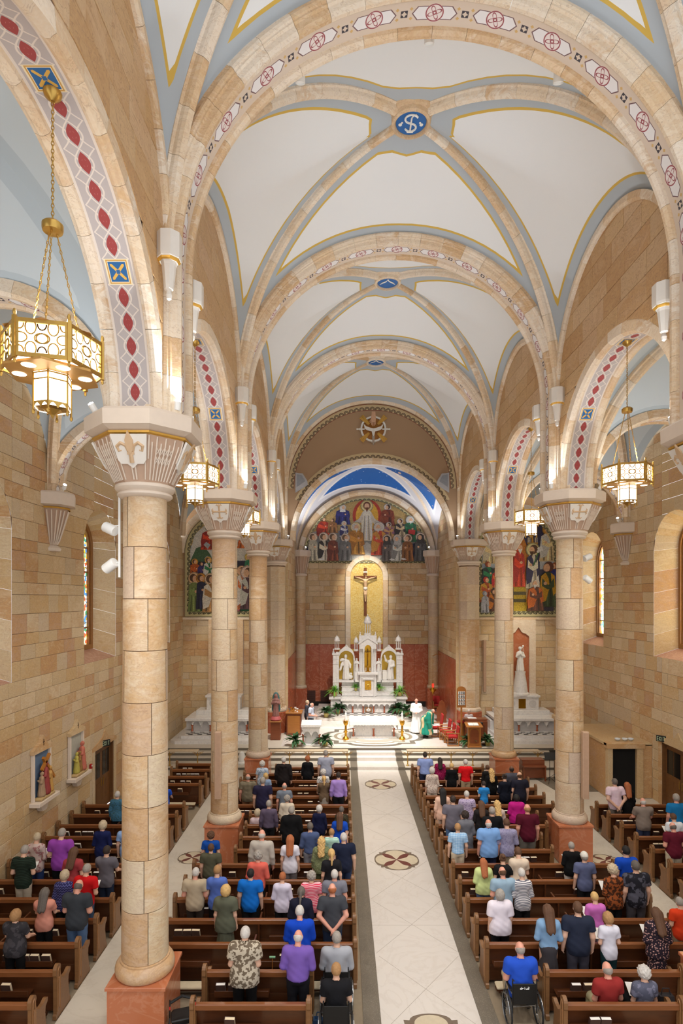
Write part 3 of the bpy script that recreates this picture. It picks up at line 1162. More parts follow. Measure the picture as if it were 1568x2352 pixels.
def inlay(kind, r, wdt, z, mat):
    """cross-and-circle outline round the free standing altar"""
    cx, cy = -.03, 31.75
    out, inn = [], []
    for k, (rr, dst) in enumerate(((r, out), (r - wdt, inn))):
        sq = rr * .80
        for i in range(4):
            a = i * PI / 2
            e = 1.0 if i % 2 else 1.28
            loc = [(sq * (1.28 if i % 2 == 0 else 1.0), -sq * (1.0 if i % 2 == 0 else 1.28))]
            lobe = [(sq * e + rr * .26 * e * math.cos(t), sq * .66 * math.sin(t) * (1 if i % 2 == 0 else 1.28)) for t in [(-PI / 2 + PI * j / 12) for j in range(13)]]
            loc += lobe
            dst += [(cx + x * math.cos(a) - y * math.sin(a), cy + x * math.sin(a) + y * math.cos(a)) for x, y in loc]
    n = len(out)
    vs = [(x, y, z) for x, y in out] + [(x, y, z) for x, y in inn]
    MB().add(vs, [(i, (i + 1) % n, n + (i + 1) % n, n + i) for i in range(n)]).obj(kind, mat, pl)


inlay('inlay_band', 2.1, .26, .6045, M_STEPD)
inlay('inlay_band', 1.6, .14, .6048, flat((150, 138, 118), 0.4, name='taupe_inlay'))
inlay('inlay_band', 1.3, .5, .6046, flat((176, 168, 154), 0.4, name='pale_inlay'))

# ------------------------------------------------------------------ aisle walls with windows and doors
def arch_top(uc, hw, zsp):
    return lambda u: zsp + math.sqrt(max(0.0, hw * hw - (u - uc) ** 2))


def flat_top(z):
    return lambda u: z


WIN_Y = [D[1] + BAY / 2, D[2] + BAY / 2, D[3] + BAY / 2]
WHW, WSILL, WSPR = 1.45, 5.85, 10.15
g = G('stained_glass', 0.3)
px_, py_, pz_ = g.xyz(g.pos())
cellc = g.node('ShaderNodeTexVoronoi')
cellc.inputs['Scale'].default_value = 9.0
g.put(cellc.inputs['Vector'], g.pos())
hue = g.xyz(N(g, cellc.outputs['Color']))[0]
cc = g.ramp(hue, [(0, rgb(236, 226, 170)), (.2, rgb(206, 168, 40)), (.35, rgb(220, 236, 244)), (.5, rgb(70, 130, 190)), (.62, rgb(240, 240, 226)), (.74, rgb(60, 140, 90)), (.86, rgb(190, 90, 60)), (1, rgb(90, 70, 140))], 'CONSTANT')
lead = g.vor(g.pos(), 9.0, 'DISTANCE_TO_EDGE').lt(0.035)
barz = ((pz_ * 1.1).fract() - 0.5).abs().gt(0.488)
cc = g.mix(lead.max(barz), cc, (0.02, 0.02, 0.02))
g.col(cc)
g.emit(cc, 2.2)
M_GLASS = g.mat
M_GLASS_SUN = M_GLASS.copy()
M_GLASS_SUN.node_tree.nodes['Principled BSDF'].inputs['Emission Strength'].default_value = 13.0
M_FRAME = wood('window_oak', rgb(128, 84, 40), rgb(166, 114, 58), 0.4)


def window(n, s, yc):
    w = structure('window_%d' % n, '%s stained glass window in arched oak frame, %s from the altar' % (('left', 'right')[s > 0], {WIN_Y[0]: 'farthest', WIN_Y[1]: 'second', WIN_Y[2]: 'nearest'}[yc]), 'window')
    def outline(hw, zs, zsp, nn=14):
        return [(yc - hw, zs), (yc + hw, zs)] + [(yc + hw * math.cos(PI * i / nn), zsp + hw * math.sin(PI * i / nn)) for i in range(nn + 1)]
    # splayed reveal: separate blocks on the jambs, voussoirs round the head
    o, i_ = outline(WHW, WSILL, WSPR), outline(.98, WSILL + .4, WSPR + .1)
    X0, X1 = s * WX, s * (WX + .85)
    n_ = len(o)
    def blk(a0, a1, b0, b1, nm='reveal_stone', mt=S_WALL):
        mb = MB()
        vs = [(X0, a0[0], a0[1]), (X0, a1[0], a1[1]), (X1, b1[0], b1[1]), (X1, b0[0], b0[1])]
        c = Vector(vs[0]) * .25 + Vector(vs[1]) * .25 + Vector(vs[2]) * .25 + Vector(vs[3]) * .25
        vs = [Vector(v) + (c - Vector(v)).normalized() * .005 for v in vs]
        out = [v + Vector((s * .02, 0, 0)) for v in vs]
        nrm = (vs[1] - vs[0]).cross(vs[3] - vs[0]).normalized()
        if nrm.dot(Vector((0, yc, 8.5)) - c) < 0:
            nrm = -nrm
        bk = [v - nrm * .06 for v in vs]
        mb.add(vs + bk, [(0, 1, 2, 3), (0, 1, 5, 4), (1, 2, 6, 5), (2, 3, 7, 6), (3, 0, 4, 7)])
        mb.obj(nm, mt, w, tone=random.random())
    blk(o[0], o[1], i_[0], i_[1], 'sill', marble('sill_stone', rgb(186, 140, 122), rgb(210, 170, 150)))
    for sd in (0, 1):
        for j in range(5):
            t0, t1 = j / 5, (j + 1) / 5
            L = lambda p, q, t: (p[0] + (q[0] - p[0]) * t, p[1] + (q[1] - p[1]) * t)
            if sd:
                blk(L(o[1], o[2], t0), L(o[1], o[2], t1), L(i_[1], i_[2], t0), L(i_[1], i_[2], t1))
            else:
                blk(L(o[-1], o[0], t0), L(o[-1], o[0], t1), L(i_[-1], i_[0], t0), L(i_[-1], i_[0], t1))
    for j in range(2, n_ - 1, 2):
        for q in (j, j + 1):
            if q < n_ - 1:
                blk(o[q], o[q + 1], i_[q], i_[q + 1])
    # oak frame and glazing
    for (h0, h1, xa, xb, nm) in ((1.02, .88, .74, .92, 'oak_frame'), (.88, .80, .80, .94, 'oak_sash')):
        a, b = outline(h0, WSILL + .36, WSPR + .1, 20), outline(h1, WSILL + .36 + (h0 - h1) * 1.3, WSPR + .1, 20)
        k = len(a)
        mb = MB()
        vs = [(s * (WX + xa), y, z) for y, z in a] + [(s * (WX + xa), y, z) for y, z in b] + [(s * (WX + xb), y, z) for y, z in b]
        mb.add(vs, [(q, (q + 1) % k, k + (q + 1) % k, k + q) for q in range(k)] + [(k + q, k + (q + 1) % k, 2 * k + (q + 1) % k, 2 * k + q) for q in range(k)])
        mb.obj(nm, M_FRAME, w)
    gl = outline(.84, WSILL + .4, WSPR + .1, 20)
    MB().prism(gl, s * (WX + .90), s * (WX + .93), 'x').obj('stained_glass', M_GLASS_SUN if s > 0 else M_GLASS, w)
    tr = MB()
    for z in (WSILL + 1.2, WSPR - .9, WSPR + .05):
        tr.box(min(s * (WX + .86), s * (WX + .90)), max(s * (WX + .86), s * (WX + .90)), yc - .84, yc + .84, z - .03, z + .03)
    tr.obj('saddle_bar', M_FRAME, w)


wn = 0
for si, s in enumerate((-1, 1)):
    wl = structure('wall_' + ST[si], 'coursed sandstone outer wall of the %s aisle' % ST[si], 'wall')
    holes = [(y - WHW, y + WHW, WSILL, arch_top(y, WHW, WSPR)) for y in WIN_Y]
    holes.append((21.45, 23.25, -.04, flat_top(2.5)) if s < 0 else (20.6, 22.9, -.04, flat_top(2.5)))
    hi = lambda u: ZC + .2 + max((math.sqrt(max(0, 3.55 ** 2 - (u - (D[k] + BAY / 2)) ** 2)) for k in range(4) if abs(u - D[k] - BAY / 2) < 3.6), default=0)
    ashlar(wl, (s * WX, 0, 0), (0, 1, 0), (-s, 0, 0), 10.0, 33.5, -.04, 15.3, S_WALL, holes=holes, hi=hi, seed=40 + si, nmax=300, heights=(.36, .45, .58), widths=(.6, 1.15))
    MB().box(*sorted((s * (WX + .02), s * (WX + .06))), 3, 10, 0, 15.4).obj('plain_face', S_WALL, wl)
    for y in WIN_Y:
        wn += 1
        window(wn, s, y)
    # aisle corbels
    for k in range(1, 4):
        c = thing('aisle_corbel', 'reeded corbel on the %s aisle wall opposite the %s column' % (ST[si], ('first', 'second', 'third')[k - 1]), 'corbel', (s * WX, D[k], ZC), group='corbels along the aisle walls')
        c.scale = (1.3, 1.3, 1.15)
        A0, A1 = (PI / 2, 3 * PI / 2) if s > 0 else (-PI / 2, PI / 2)
        MB().lathe([(.30, -.42), (.55, -.36), (.56, -.05), (.52, 0), (.0, 0)], 4, a0=A0, a1=A1).obj('abacus', M_CAST, c)
        MB().lathe([(.43, -.46), (.44, -.44), (.43, -.41)], 4, a0=A0, a1=A1).obj('gilt_fillet', M_GILD, c)
        MB().lathe([(.10, -1.45), (.16, -1.3), (.26, -.95), (.38, -.45)], 4, a0=A0, a1=A1).obj('bell', M_BELL, c)
        MB().lathe([(.0, -1.62), (.2, -1.6), (.22, -1.52), (.12, -1.44)], 4, a0=A0, a1=A1).obj('foot', M_CAST, c)
        tr = MB()
        for j in range(11):
            a = A0 + (A1 - A0) * (j + .5) / 11
            ca, sa = math.cos(a), math.sin(a)
            corr = 1 / math.cos(((a - A0) % (PI / 4)) - PI / 8) * math.cos(PI / 8)
            tr.tube([(r * corr * ca, r * corr * sa, z) for r, z in ((.12, -1.42), (.18, -1.3), (.28, -.95), (.4, -.5))], .016, 5)
        tr.obj('reeding', M_CAST, c)

# the corbels' small up-lights and the capitals' lights are placed with the columns
# ------------------------------------------------------------------ columns
def fleur(mb, s=1.0):
    mb.prism([(0, .34 * s), (.06 * s, .2 * s), (.045 * s, .06 * s), (0, .0), (-.045 * s, .06 * s), (-.06 * s, .2 * s)], -.035, -.005, 'y')
    for q in (-1, 1):
        pts = [(q * .03 * s, 0, .02 * s), (q * .06 * s, 0, .12 * s), (q * .13 * s, 0, .16 * s), (q * .19 * s, 0, .11 * s), (q * .17 * s, 0, .04 * s), (q * .13 * s, 0, .05 * s)]
        mb.tube(pts, [.02 * s, .026 * s, .03 * s, .028 * s, .02 * s, .012 * s], 6)
    mb.box(-.05 * s, .05 * s, -.03, -.005, -.01 * s, .03 * s)
    mb.tube([(0, -.01, -.0 * s), (0, -.01, -.13 * s)], [.03 * s, .035 * s], 6)
    return mb


def flory_cross(mb, s=1.0):
    for a in range(4):
        c, q = math.cos(a * PI / 2), math.sin(a * PI / 2)
        def T(x, z): return (x * c - z * q, 0, x * q + z * c + .1)
        mb.tube([T(0, 0), T(.16 * s, 0)], [.025 * s, .028 * s], 6)
        for e in (-1, 1):
            mb.tube([T(.15 * s, 0), T(.20 * s, e * .05 * s), T(.17 * s, e * .085 * s)], [.026 * s, .022 * s, .012 * s], 6)
        mb.tube([T(.16 * s, 0), T(.235 * s, 0)], [.024 * s, .004], 6)
    return mb


SHAFT0, SHAFT1 = 1.46, 10.12
_drum = {}


def drum(r0, r1, h, arc, oct_=False):
    key = (round(r0, 3), round(r1, 3), round(h, 3), round(arc, 3), oct_)
    if key not in _drum:
        g_ = .006
        n = max(2, int(round(arc / (PI / 14))))
        mb = MB()
        ga = g_ / r0
        a0, a1 = ga, arc - ga
        prof = [(r0 - .02, g_), (r0 - .004, g_), (r0, g_ + .005), (r1, h - g_ - .005), (r1 - .004, h - g_), (r1 - .02, h - g_)]
        mb.lathe(prof, n, a0=a0, a1=a1, cap=False)
        m = n + 1
        _drum[key] = mb.mesh('drum_stone', S_COL, 'auto')
    return _drum[key]


RBELL = [(.46, 10.26), (.50, 10.36), (.62, 10.62), (.76, 10.92), (.82, 11.12)]


def bell_r(z):
    for (r0, z0), (r1, z1) in zip(RBELL, RBELL[1:]):
        if z <= z1:
            return r0 + (r1 - r0) * (z - z0) / (z1 - z0)
    return RBELL[-1][0]


def oct_r(a):          # apothem-corrected radius factor of an octagon with flats on the axes
    return math.cos(PI / 8) / math.cos(((a + PI / 8) % (PI / 4)) - PI / 8)


def column(s, k, name='column'):
    x, y = s * HX, D[k]
    sd = ST[s > 0]
    c = thing('column', '%s sandstone column with %s capital on red marble plinth, %s' % (sd, ('fleur-de-lis', 'cross')[(k + (s > 0)) % 2 == 0 if s < 0 else k % 2 == 0], ('', 'nearest the loft', 'midway down the nave', 'beside the sanctuary steps')[k]), 'column', (x, y, 0), group='nave columns')
    MB().box(-.52, .52, -.52, .52, 0, 1.1).obj('plinth', M_ORANGE, c)
    MB().prism([(-.55, -.55), (.55, -.55), (.55, .55), (-.55, .55)], 1.1, 1.15, 'z', .012).obj('plinth_cap', M_ORANGE, c)
    MB().lathe([(.50, 1.162), (.535, 1.2), (.545, 1.27), (.53, 1.34), (.49, 1.40), (.455, 1.42), (.455, 1.45), (.44, 1.46)], 48).obj('base_moulding', S_COL, c, smooth='auto')
    MB().lathe([(.405, SHAFT0), (.375, SHAFT1)], 32).obj('core', M_MORTAR, c, smooth='auto')
    nC = 9
    h = (SHAFT1 - SHAFT0) / nC
    rr = random.Random(k * 7 + s)
    for i in range(nC):
        r0 = .43 - .035 * i / nC
        r1 = .43 - .035 * (i + 1) / nC
        off = rr.uniform(0, 2 * PI) if i % 3 else PI * .2
        sizes = [(2 * PI) * f for f in (.36, .36, .28)]
        a = off
        for q in sizes:
            o = link('drum_stone', drum(r0, r1, h, q), c, (0, 0, SHAFT0 + i * h), (0, 0, a))
            a += q
    capital(c, (k + (s > 0)) % 2 == 0 if s < 0 else k % 2 == 0)
    return c


_cap = {}


def capital(c, cross, scale=1.0):
    if not _cap:
        _cap['neck'] = MB().lathe([(.40, 10.08), (.47, 10.1), (.50, 10.13), (.50, 10.16), (.47, 10.19), (.52, 10.22), (.545, 10.26), (.54, 10.31), (.48, 10.34), (.44, 10.36)], 40).mesh('neck_ring', M_CAST, 'auto')
        ob = MB()
        vs, fs = [], []
        prof = RBELL
        for r, z in prof:
            for j in range(8):
                a = PI / 8 + j * PI / 4
                vs.append((r / math.cos(PI / 8) * math.cos(a), r / math.cos(PI / 8) * math.sin(a), z))
        for i in range(len(prof) - 1):
            for j in range(8):
                fs.append((i * 8 + j, i * 8 + (j + 1) % 8, (i + 1) * 8 + (j + 1) % 8, (i + 1) * 8 + j))
        _cap['bell'] = ob.add(vs, fs).mesh('bell', M_BELL)
        ab = MB().lathe([(.86, 11.16), (1.06, 11.24), (1.07, 11.50), (1.02, 11.55)], 8, a0=PI / 8, a1=PI / 8 + 2 * PI)
        _cap['abacus'] = ab.mesh('abacus', M_CAST)
        _cap['gilt'] = MB().lathe([(.88, 11.10), (.93, 11.12), (.93, 11.155), (.88, 11.16)], 8, a0=PI / 8, a1=PI / 8 + 2 * PI).mesh('gilt_fillet', M_GILD)
        tr = MB()
        def rp(a, z, o=.012):
            r = (bell_r(z) + o) * math.cos(PI / 8) / math.cos(PI / 8) / math.cos(((a + PI / 8) % (PI / 4)) - PI / 8)
            return (r * math.cos(a), r * math.sin(a), z)
        for j in range(4):
            ac = PI / 4 + j * PI / 2
            for i in range(-3, 4):
                z1 = 11.08 if i % 2 == 0 else 10.98
                aa = ac + i * .105
                tr.tube([rp(aa, z) for z in (10.36, 10.62, 10.92, z1)], .014, 5)
            for i in (-2, -1, 0, 1):
                for za, zb in ((10.62, 10.78), (10.78, 10.92)):
                    tr.tube([rp(ac + i * .105, za), rp(ac + (i + 1) * .105, zb)], .009, 4)
                    tr.tube([rp(ac + (i + 1) * .105, za), rp(ac + i * .105, zb)], .009, 4)
            for i in (-1, 1):      # reeds under and beside the shields
                tr.tube([rp(j * PI / 2 + i * .05, z) for z in (10.36, 10.5, 10.6)], .016, 5)
                tr.tube([rp(j * PI / 2 + i * .33, z) for z in (10.36, 10.62, 10.86)], .013, 5)
                tr.tube([rp(j * PI / 2 + i * .40, z) for z in (10.7, 10.92, 11.08)], .013, 5)
        _cap['tracery'] = tr.mesh('tracery', M_CAST)
        # shield, tilted to lie on the bell face; local -Y faces out
        sh = MB().prism([(-.32, .25), (.32, .25), (.25, -.2), (.2, -.27), (.09, -.27), (0, -.35), (-.09, -.27), (-.2, -.27), (-.25, -.2)], .02, -.02, 'y')
        _cap['shield'] = sh.mesh('shield', M_WHITE)
        _cap['fleur'] = fleur(MB(), 1.2).mesh('fleur_de_lis', flat((208, 176, 140), 0.5, name='tan_relief'))
        _cap['cross'] = flory_cross(MB(), 1.1).mesh('flory_cross', flat((208, 176, 140), 0.5, name='tan_relief'))
    link('neck_ring', _cap['neck'], c)
    link('bell', _cap['bell'], c)
    link('abacus', _cap['abacus'], c)
    link('gilt_fillet', _cap['gilt'], c)
    link('tracery', _cap['tracery'], c)
    for j in range(4):
        a = j * PI / 2
        sh = link('shield', _cap['shield'], c)
        tilt = math.radians(26)
        R = Matrix.Rotation(a, 4, 'Z') @ Matrix.Translation((0, -(bell_r(10.86) + .03), 10.86)) @ Matrix.Rotation(tilt, 4, 'X')
        sh.matrix_local = R
        e = link('flory_cross' if cross else 'fleur_de_lis', _cap['cross' if cross else 'fleur'], sh)
        e.location = (0, -.015, -.09)


FIX = MB()
FIX.tube([(0, 0, 0), (0, 0, .08)], .012, 6)
FIX.lathe([(.0, .06), (.055, .07), (.06, .1), (.06, .22), (.052, .22), (.052, .2), (.0, .2)], 14, cap=False)
FIXm = FIX.mesh('lamp_body', M_LAMPWHITE)
gle = G('lamp_lens', 0.4).emit((1, 0.98, 0.95), 18.0)
LENSm = MB().lathe([(.055, .212), (.045, .24), (.0, .25)], 14, cap=False).mesh('lens', gle.mat)


def uplight(x, y, z, tx, ty, tz, power, spot, label, size=0.06, col=(.95, .98, 1.0)):
    t = thing('uplight', label, 'spotlight', (x, y, z), group='small white uplights on the capitals')
    d = (Vector((tx, ty, tz)) - Vector((x, y, z))).normalized()
    q = Vector((0, 0, 1)).rotation_difference(d)
    for nm, me in (('lamp_body', FIXm), ('lens', LENSm)):
        o = link(nm, me, t)
        o.rotation_euler = q.to_euler()
    p = Vector((x, y, z)) + d * .29
    l = light('SPOT', p, power, col, size, Vector((x, y, z)) + d * 3, spot, .8)
    return t


for s in (-1, 1):
    for k in range(1, 4):
        if s == 1 and k == 1:
            pass
        column(s, k)
        nm = '%s %s column' % (('first', 'second', 'third')[k - 1], ST[s > 0])
        uplight(s * (HX - .72), D[k] - .42, ZC + .02, s * 3.6, D[k] - 1.5, 20, P_NAVE, 110, 'white uplight on the nave side of the capital of the ' + nm)
        uplight(s * (HX - .72), D[k] + .42, ZC + .02, s * 3.6, D[k] + 1.5, 20, P_NAVE, 110, 'white uplight on the altar-facing nave corner of the capital of the ' + nm)
        uplight(s * (HX + .72), D[k] - .42, ZC + .0, s * 8.2, D[k] - 2.5, 15.5, P_AISLE, 120, 'white uplight on the aisle side of the capital of the ' + nm)
        uplight(s * (WX - .5), D[k] - .3, ZC + .02, s * 8.6, D[k] - 2.0, 15.5, P_AISLE * .5, 120, 'white uplight on the wall corbel facing the ' + nm)

# engaged octagonal piers of the sanctuary arch
for s in (-1, 1):
    x, y = s * 5.55, D[4] - .15
    c = thing('pier', '%s octagonal sandstone pier of the sanctuary arch with cross capital' % ST[s > 0], 'pier', (x, y, 0), group='sanctuary arch piers')
    MB().lathe([(.72, .6), (.72, 1.75), (.70, 1.78)], 8, a0=PI / 8, a1=PI / 8 + 2 * PI).obj('plinth', M_RED, c)
    MB().lathe([(.68, 1.78), (.7, 1.85), (.68, 1.95), (.6, 2.02)], 8, a0=PI / 8, a1=PI / 8 + 2 * PI).obj('base_moulding', S_COL, c)
    z = 2.02
    i = 0
    while z < 10.0:
        z1 = min(z + 1.0, 10.1)
        for q in range(2):
            MB().lathe([(.58, z + .004), (.58, z1 - .004)], 4, a0=PI / 8 + q * PI + (i % 2) * PI / 4, a1=PI / 8 + q * PI + PI + (i % 2) * PI / 4, cap=False).obj('drum_stone', S_COL, c, tone=random.random())
        z = z1
        i += 1
    MB().lathe([(.56, 2.0), (.56, 10.1)], 8, a0=PI / 8, a1=PI / 8 + 2 * PI).obj('core', M_MORTAR, c)
    capital(c, True)
    for ch in c.children:
        if ch.name.split('.')[0] in ('neck_ring',):
            ch.scale = (1.25, 1.25, 1)
    uplight(x - s * .72, y - .42, ZC, x - s * 2.5, y - 2.5, 19, P_NAVE * .5, 110, 'white uplight on the capital of the %s sanctuary pier' % ST[s > 0])
    # small corner columns at the back of the sanctuary
    c = thing('corner_column', '%s slender corner column at the back of the sanctuary' % ST[s > 0], 'column', (s * 4.62, 40.0, 0), group='sanctuary corner columns')
    MB().box(-.48, .48, -.48, .48, .6, 2.0).obj('plinth', M_RED, c)
    MB().lathe([(.45, 2.0), (.46, 2.1), (.40, 2.2)], 16).obj('base_moulding', S_COL, c, smooth='auto')
    z = 2.2
    while z < 9.7:
        z1 = min(z + .95, 9.75)
        MB().lathe([(.36, z + .004), (.36, z1 - .004)], 16).obj('drum_stone', S_COL, c, tone=random.random(), smooth='auto')
        z = z1
    MB().lathe([(.36, 9.75), (.46, 9.8), (.46, 9.9), (.4, 9.95)], 20).obj('neck_ring', M_CAST, c, smooth='auto')
    MB().lathe([(.38, 9.95), (.45, 10.3), (.58, 10.9), (.62, 11.1)], 8).obj('bell', M_BELL, c)
    MB().lathe([(.62, 11.1), (.72, 11.15), (.72, 11.5), (.68, 11.55)], 8).obj('abacus', M_CAST, c)
    tr = MB()
    for j in range(16):
        a = 2 * PI * j / 16 + .1
        tr.tube([(r * math.cos(a), r * math.sin(a), z) for r, z in ((.39, 9.97), (.455, 10.3), (.585, 10.9), (.62, 11.08))], .018, 4)
    tr.obj('reeding', M_CAST, c)
    uplight(s * 4.3, 39.5, ZC, s * 2, 37, 17, P_APSE, 120, 'white uplight on the capital of the %s corner column' % ST[s > 0])

# ------------------------------------------------------------------ sanctuary arch wall
sw = structure('wall_sanctuary', 'taupe plaster wall over the sanctuary arch with scroll borders', 'wall')
YS = D[4] - .06
ZT = ZN + .04
mb = MB()
us = [-4.95 + 9.9 * i / 80 for i in range(81)]
fo = lambda x: ZT + math.sqrt(max(0, 4.95 ** 2 - x * x))
fi = lambda x: ZC + (math.sqrt(max(0, 4.55 ** 2 - x * x)) if abs(x) < 4.55 else 0)
for a, b in zip(us, us[1:]):
    mb.add([(a, YS, fi(a)), (b, YS, fi(b)), (b, YS, fo(b)), (a, YS, fo(a))], [(0, 1, 2, 3)])
mb.obj('plaster', flat((172, 142, 112), 0.8, name='taupe_plaster_wall', vary=0.03, scale=1.0), sw)
SR = [(-.34, .42), (-.34, .12), (-.28, .08), (-.22, 0), (-.12, 0), (-.06, .06), (-.02, .1), (0, .42)]
t = trim('stone moulding of the sanctuary tympanum under the vault')
ring(t, (0, YS, ZT), 0, 4.86, SR, 0, PI, 24, S_RIB)
for s in (-1, 1):
    z = ZC
    while z < ZT - .01:
        z1 = min(z + .7, ZT)
        MB().prism([(s * (4.86 + r), YS + y) for y, r in SR], z + .003, z1 - .003, 'z').obj('shaft_stone', S_RIB, t, tone=random.random())
        z = z1
face_ring(sw, (0, YS - .012, ZT), 4.50, 4.86, -.0, PI, M_BORDER, 'scroll_border')
t = trim('stone moulding round the opening of the sanctuary arch')
IR = [(-.22, .30), (-.22, .12), (-.16, .06), (-.1, 0), (.1, 0), (.16, .06), (.22, .12), (.22, .30)]
ring(t, (0, YS + .05, ZC), 0, 4.42, IR, 0, PI, 26, S_RIB)
a_in = math.radians(12)
face_ring(sw, (0, YS - .012, ZC), 4.74, 5.06, math.radians(28), PI - math.radians(28), M_BORDER, 'scroll_border')
for s in (-1, 1):
    MB().prism([(s * 4.42, 14.3), (s * 4.42, 15.45), (s * 4.0, 15.4), (s * 3.75, 15.0), (s * 3.7, 14.75)], YS - .05, YS - .01, 'y').obj('corner_plaque', flat((186, 188, 194), 0.6, name='grey_relief'), sw)
    MB().prism([(s * 4.34, 14.62), (s * 4.34, 15.35), (s * 4.05, 15.3), (s * 3.85, 14.95)], YS - .065, YS - .05, 'y').obj('plaque_relief', flat((150, 156, 166), 0.6, name='slate_relief'), sw)

# emblem: ring, rays, wings and a hand
em = thing('trinity_emblem', 'white and gold relief emblem with dove, hand and rays above the sanctuary arch', 'emblem', (.06, YS, 17.95))
EW, EG, ESK = flat((232, 230, 226), 0.5, name='emblem_white'), flat((206, 160, 70), 0.4, 0.3, name='emblem_gold'), flat((208, 166, 136), 0.6, name='emblem_skin')
MB().prism(circ(0, 0, .62, 32), -.06, -.01, 'y').obj('gold_disc', flat((166, 108, 44), 0.5, 0.2, name='amber_gold'), em)
rg = MB()
rg.arc([(-.12, -.05), (-.12, .05), (-.02, .05), (-.02, -.05)], .69, 0, 2 * PI, 40, True, False)
rg.uv = None
rg.obj('ring', EW, em)
for a in (45, 135, 225, 315):
    m_ = MB()
    for da in (-7, -2.5, 2.5, 7):
        q = math.radians(a + da)
        m_.prism([(.35 * math.cos(q - .06), .35 * math.sin(q - .06)), (.98 * math.cos(q - .03), .98 * math.sin(q - .03)), (1.0 * math.cos(q + .03), 1.0 * math.sin(q + .03)), (.35 * math.cos(q + .06), .35 * math.sin(q + .06))], -.15, -.1, 'y')
    m_.obj('ray', EG, em)
MB().prism([(-.03, .0), (-.14, .02), (-.42, .12), (-.56, .26), (-.5, .0), (-.36, -.1), (-.2, -.14), (-.1, -.16), (-.06, -.36), (0, -.46), (.06, -.36), (.1, -.16), (.2, -.14), (.36, -.1), (.5, .0), (.56, .26), (.42, .12), (.14, .02), (.03, 0)], -.21, -.15, 'y').obj('dove', EW, em)
hd = MB().prism([(-.1, .95), (.1, .95), (.14, .55), (.12, .35), (-.12, .35), (-.14, .55)], -.24, -.16, 'y')
for i, (x, l) in enumerate(((-.1, .2), (-.035, .26), (.035, .24), (.1, .17))):
    hd.tube([(x, -.2, .38), (x * 1.05, -.22, .38 - l * .6), (x, -.21, .38 - l)], [.032, .028, .02], 6)
hd.tube([(-.13, -.2, .52), (-.2, -.22, .4), (-.18, -.22, .3)], [.03, .028, .02], 6)
hd.obj('hand', ESK, em)
for s in (-1, 1):
    MB().tube([(s * .5, -.12, -.02), (s * .9, -.12, -.02)], .035, 8).ell((s * .93, -.12, -.02), .05, 8, 6).box(*sorted((s * .76, s * .8)), -.15, -.09, -.08, .04).obj('sword_hilt', EW, em)
MB().tube([(0, -.12, -.4), (0, -.12, -.92)], [.09, .04], 8).box(-.12, .12, -.15, -.09, -.8, -.75).obj('sword_blade', flat((176, 166, 156), 0.4, 0.3, name='emblem_steel'), em)

# ------------------------------------------------------------------ the apse
YB = 40.45
av = structure('ceiling_apse', 'blue star painted vault over the sanctuary with white scalloped borders', 'ceiling')
vault(av, 0, (D[4] + .1 + YB) / 2, 4.98, (YB - D[4] - .1) / 2, 10.9, M_SKYWEB, boss=.3)
APR = [(-.13, .1), (-.13, -.04), (-.06, -.1), (.06, -.1), (.13, -.04), (.13, .1)]
for s in (1, -1):
    t = trim('white diagonal rib of the starry apse vault rising from the %s' % ('left', 'right')[s < 0])
    bb = (YB - D[4] - .1) / 2
    ring(t, (0, (D[4] + .1 + YB) / 2, 10.9), s * math.atan2(bb, 4.98), math.hypot(4.98, bb), APR, .05, PI - .05, 20, stone_mat('apse_rib', [(0, rgb(232, 224, 214)), (.5, rgb(228, 206, 180)), (1, rgb(236, 230, 224))]) if s == 1 else bpy.data.materials['apse_rib'])
t = trim('stone arch moulding over the lunette mosaic on the apse wall')
ring(t, (0, YB, 11.0), 0, 4.46, [(-.26, .36), (-.26, .2), (-.2, .12), (-.14, .04), (-.06, 0), (0, 0), (0, .36)], .06, PI - .06, 22, S_RIB)
ab = structure('wall_back', 'sandstone back wall of the sanctuary above a red marble dado', 'wall')
nich = (-1.12, 1.12, 4.5, arch_top(0, 1.12, 9.95))
ashlar(ab, (0, YB, 0), (1, 0, 0), (0, -1, 0), -4.9, 4.9, 5.0, 10.78, S_WALL, back=False, holes=[(-1.5, 1.46, 0, arch_top(0, 1.48, 9.75))], seed=77, heights=(.36, .46), widths=(.7, 1.2), nmax=200)
MB().box(-4.9, 4.9, YB, YB + .3, 10.7, 16.6).obj('upper_wall', S_WALL, ab)
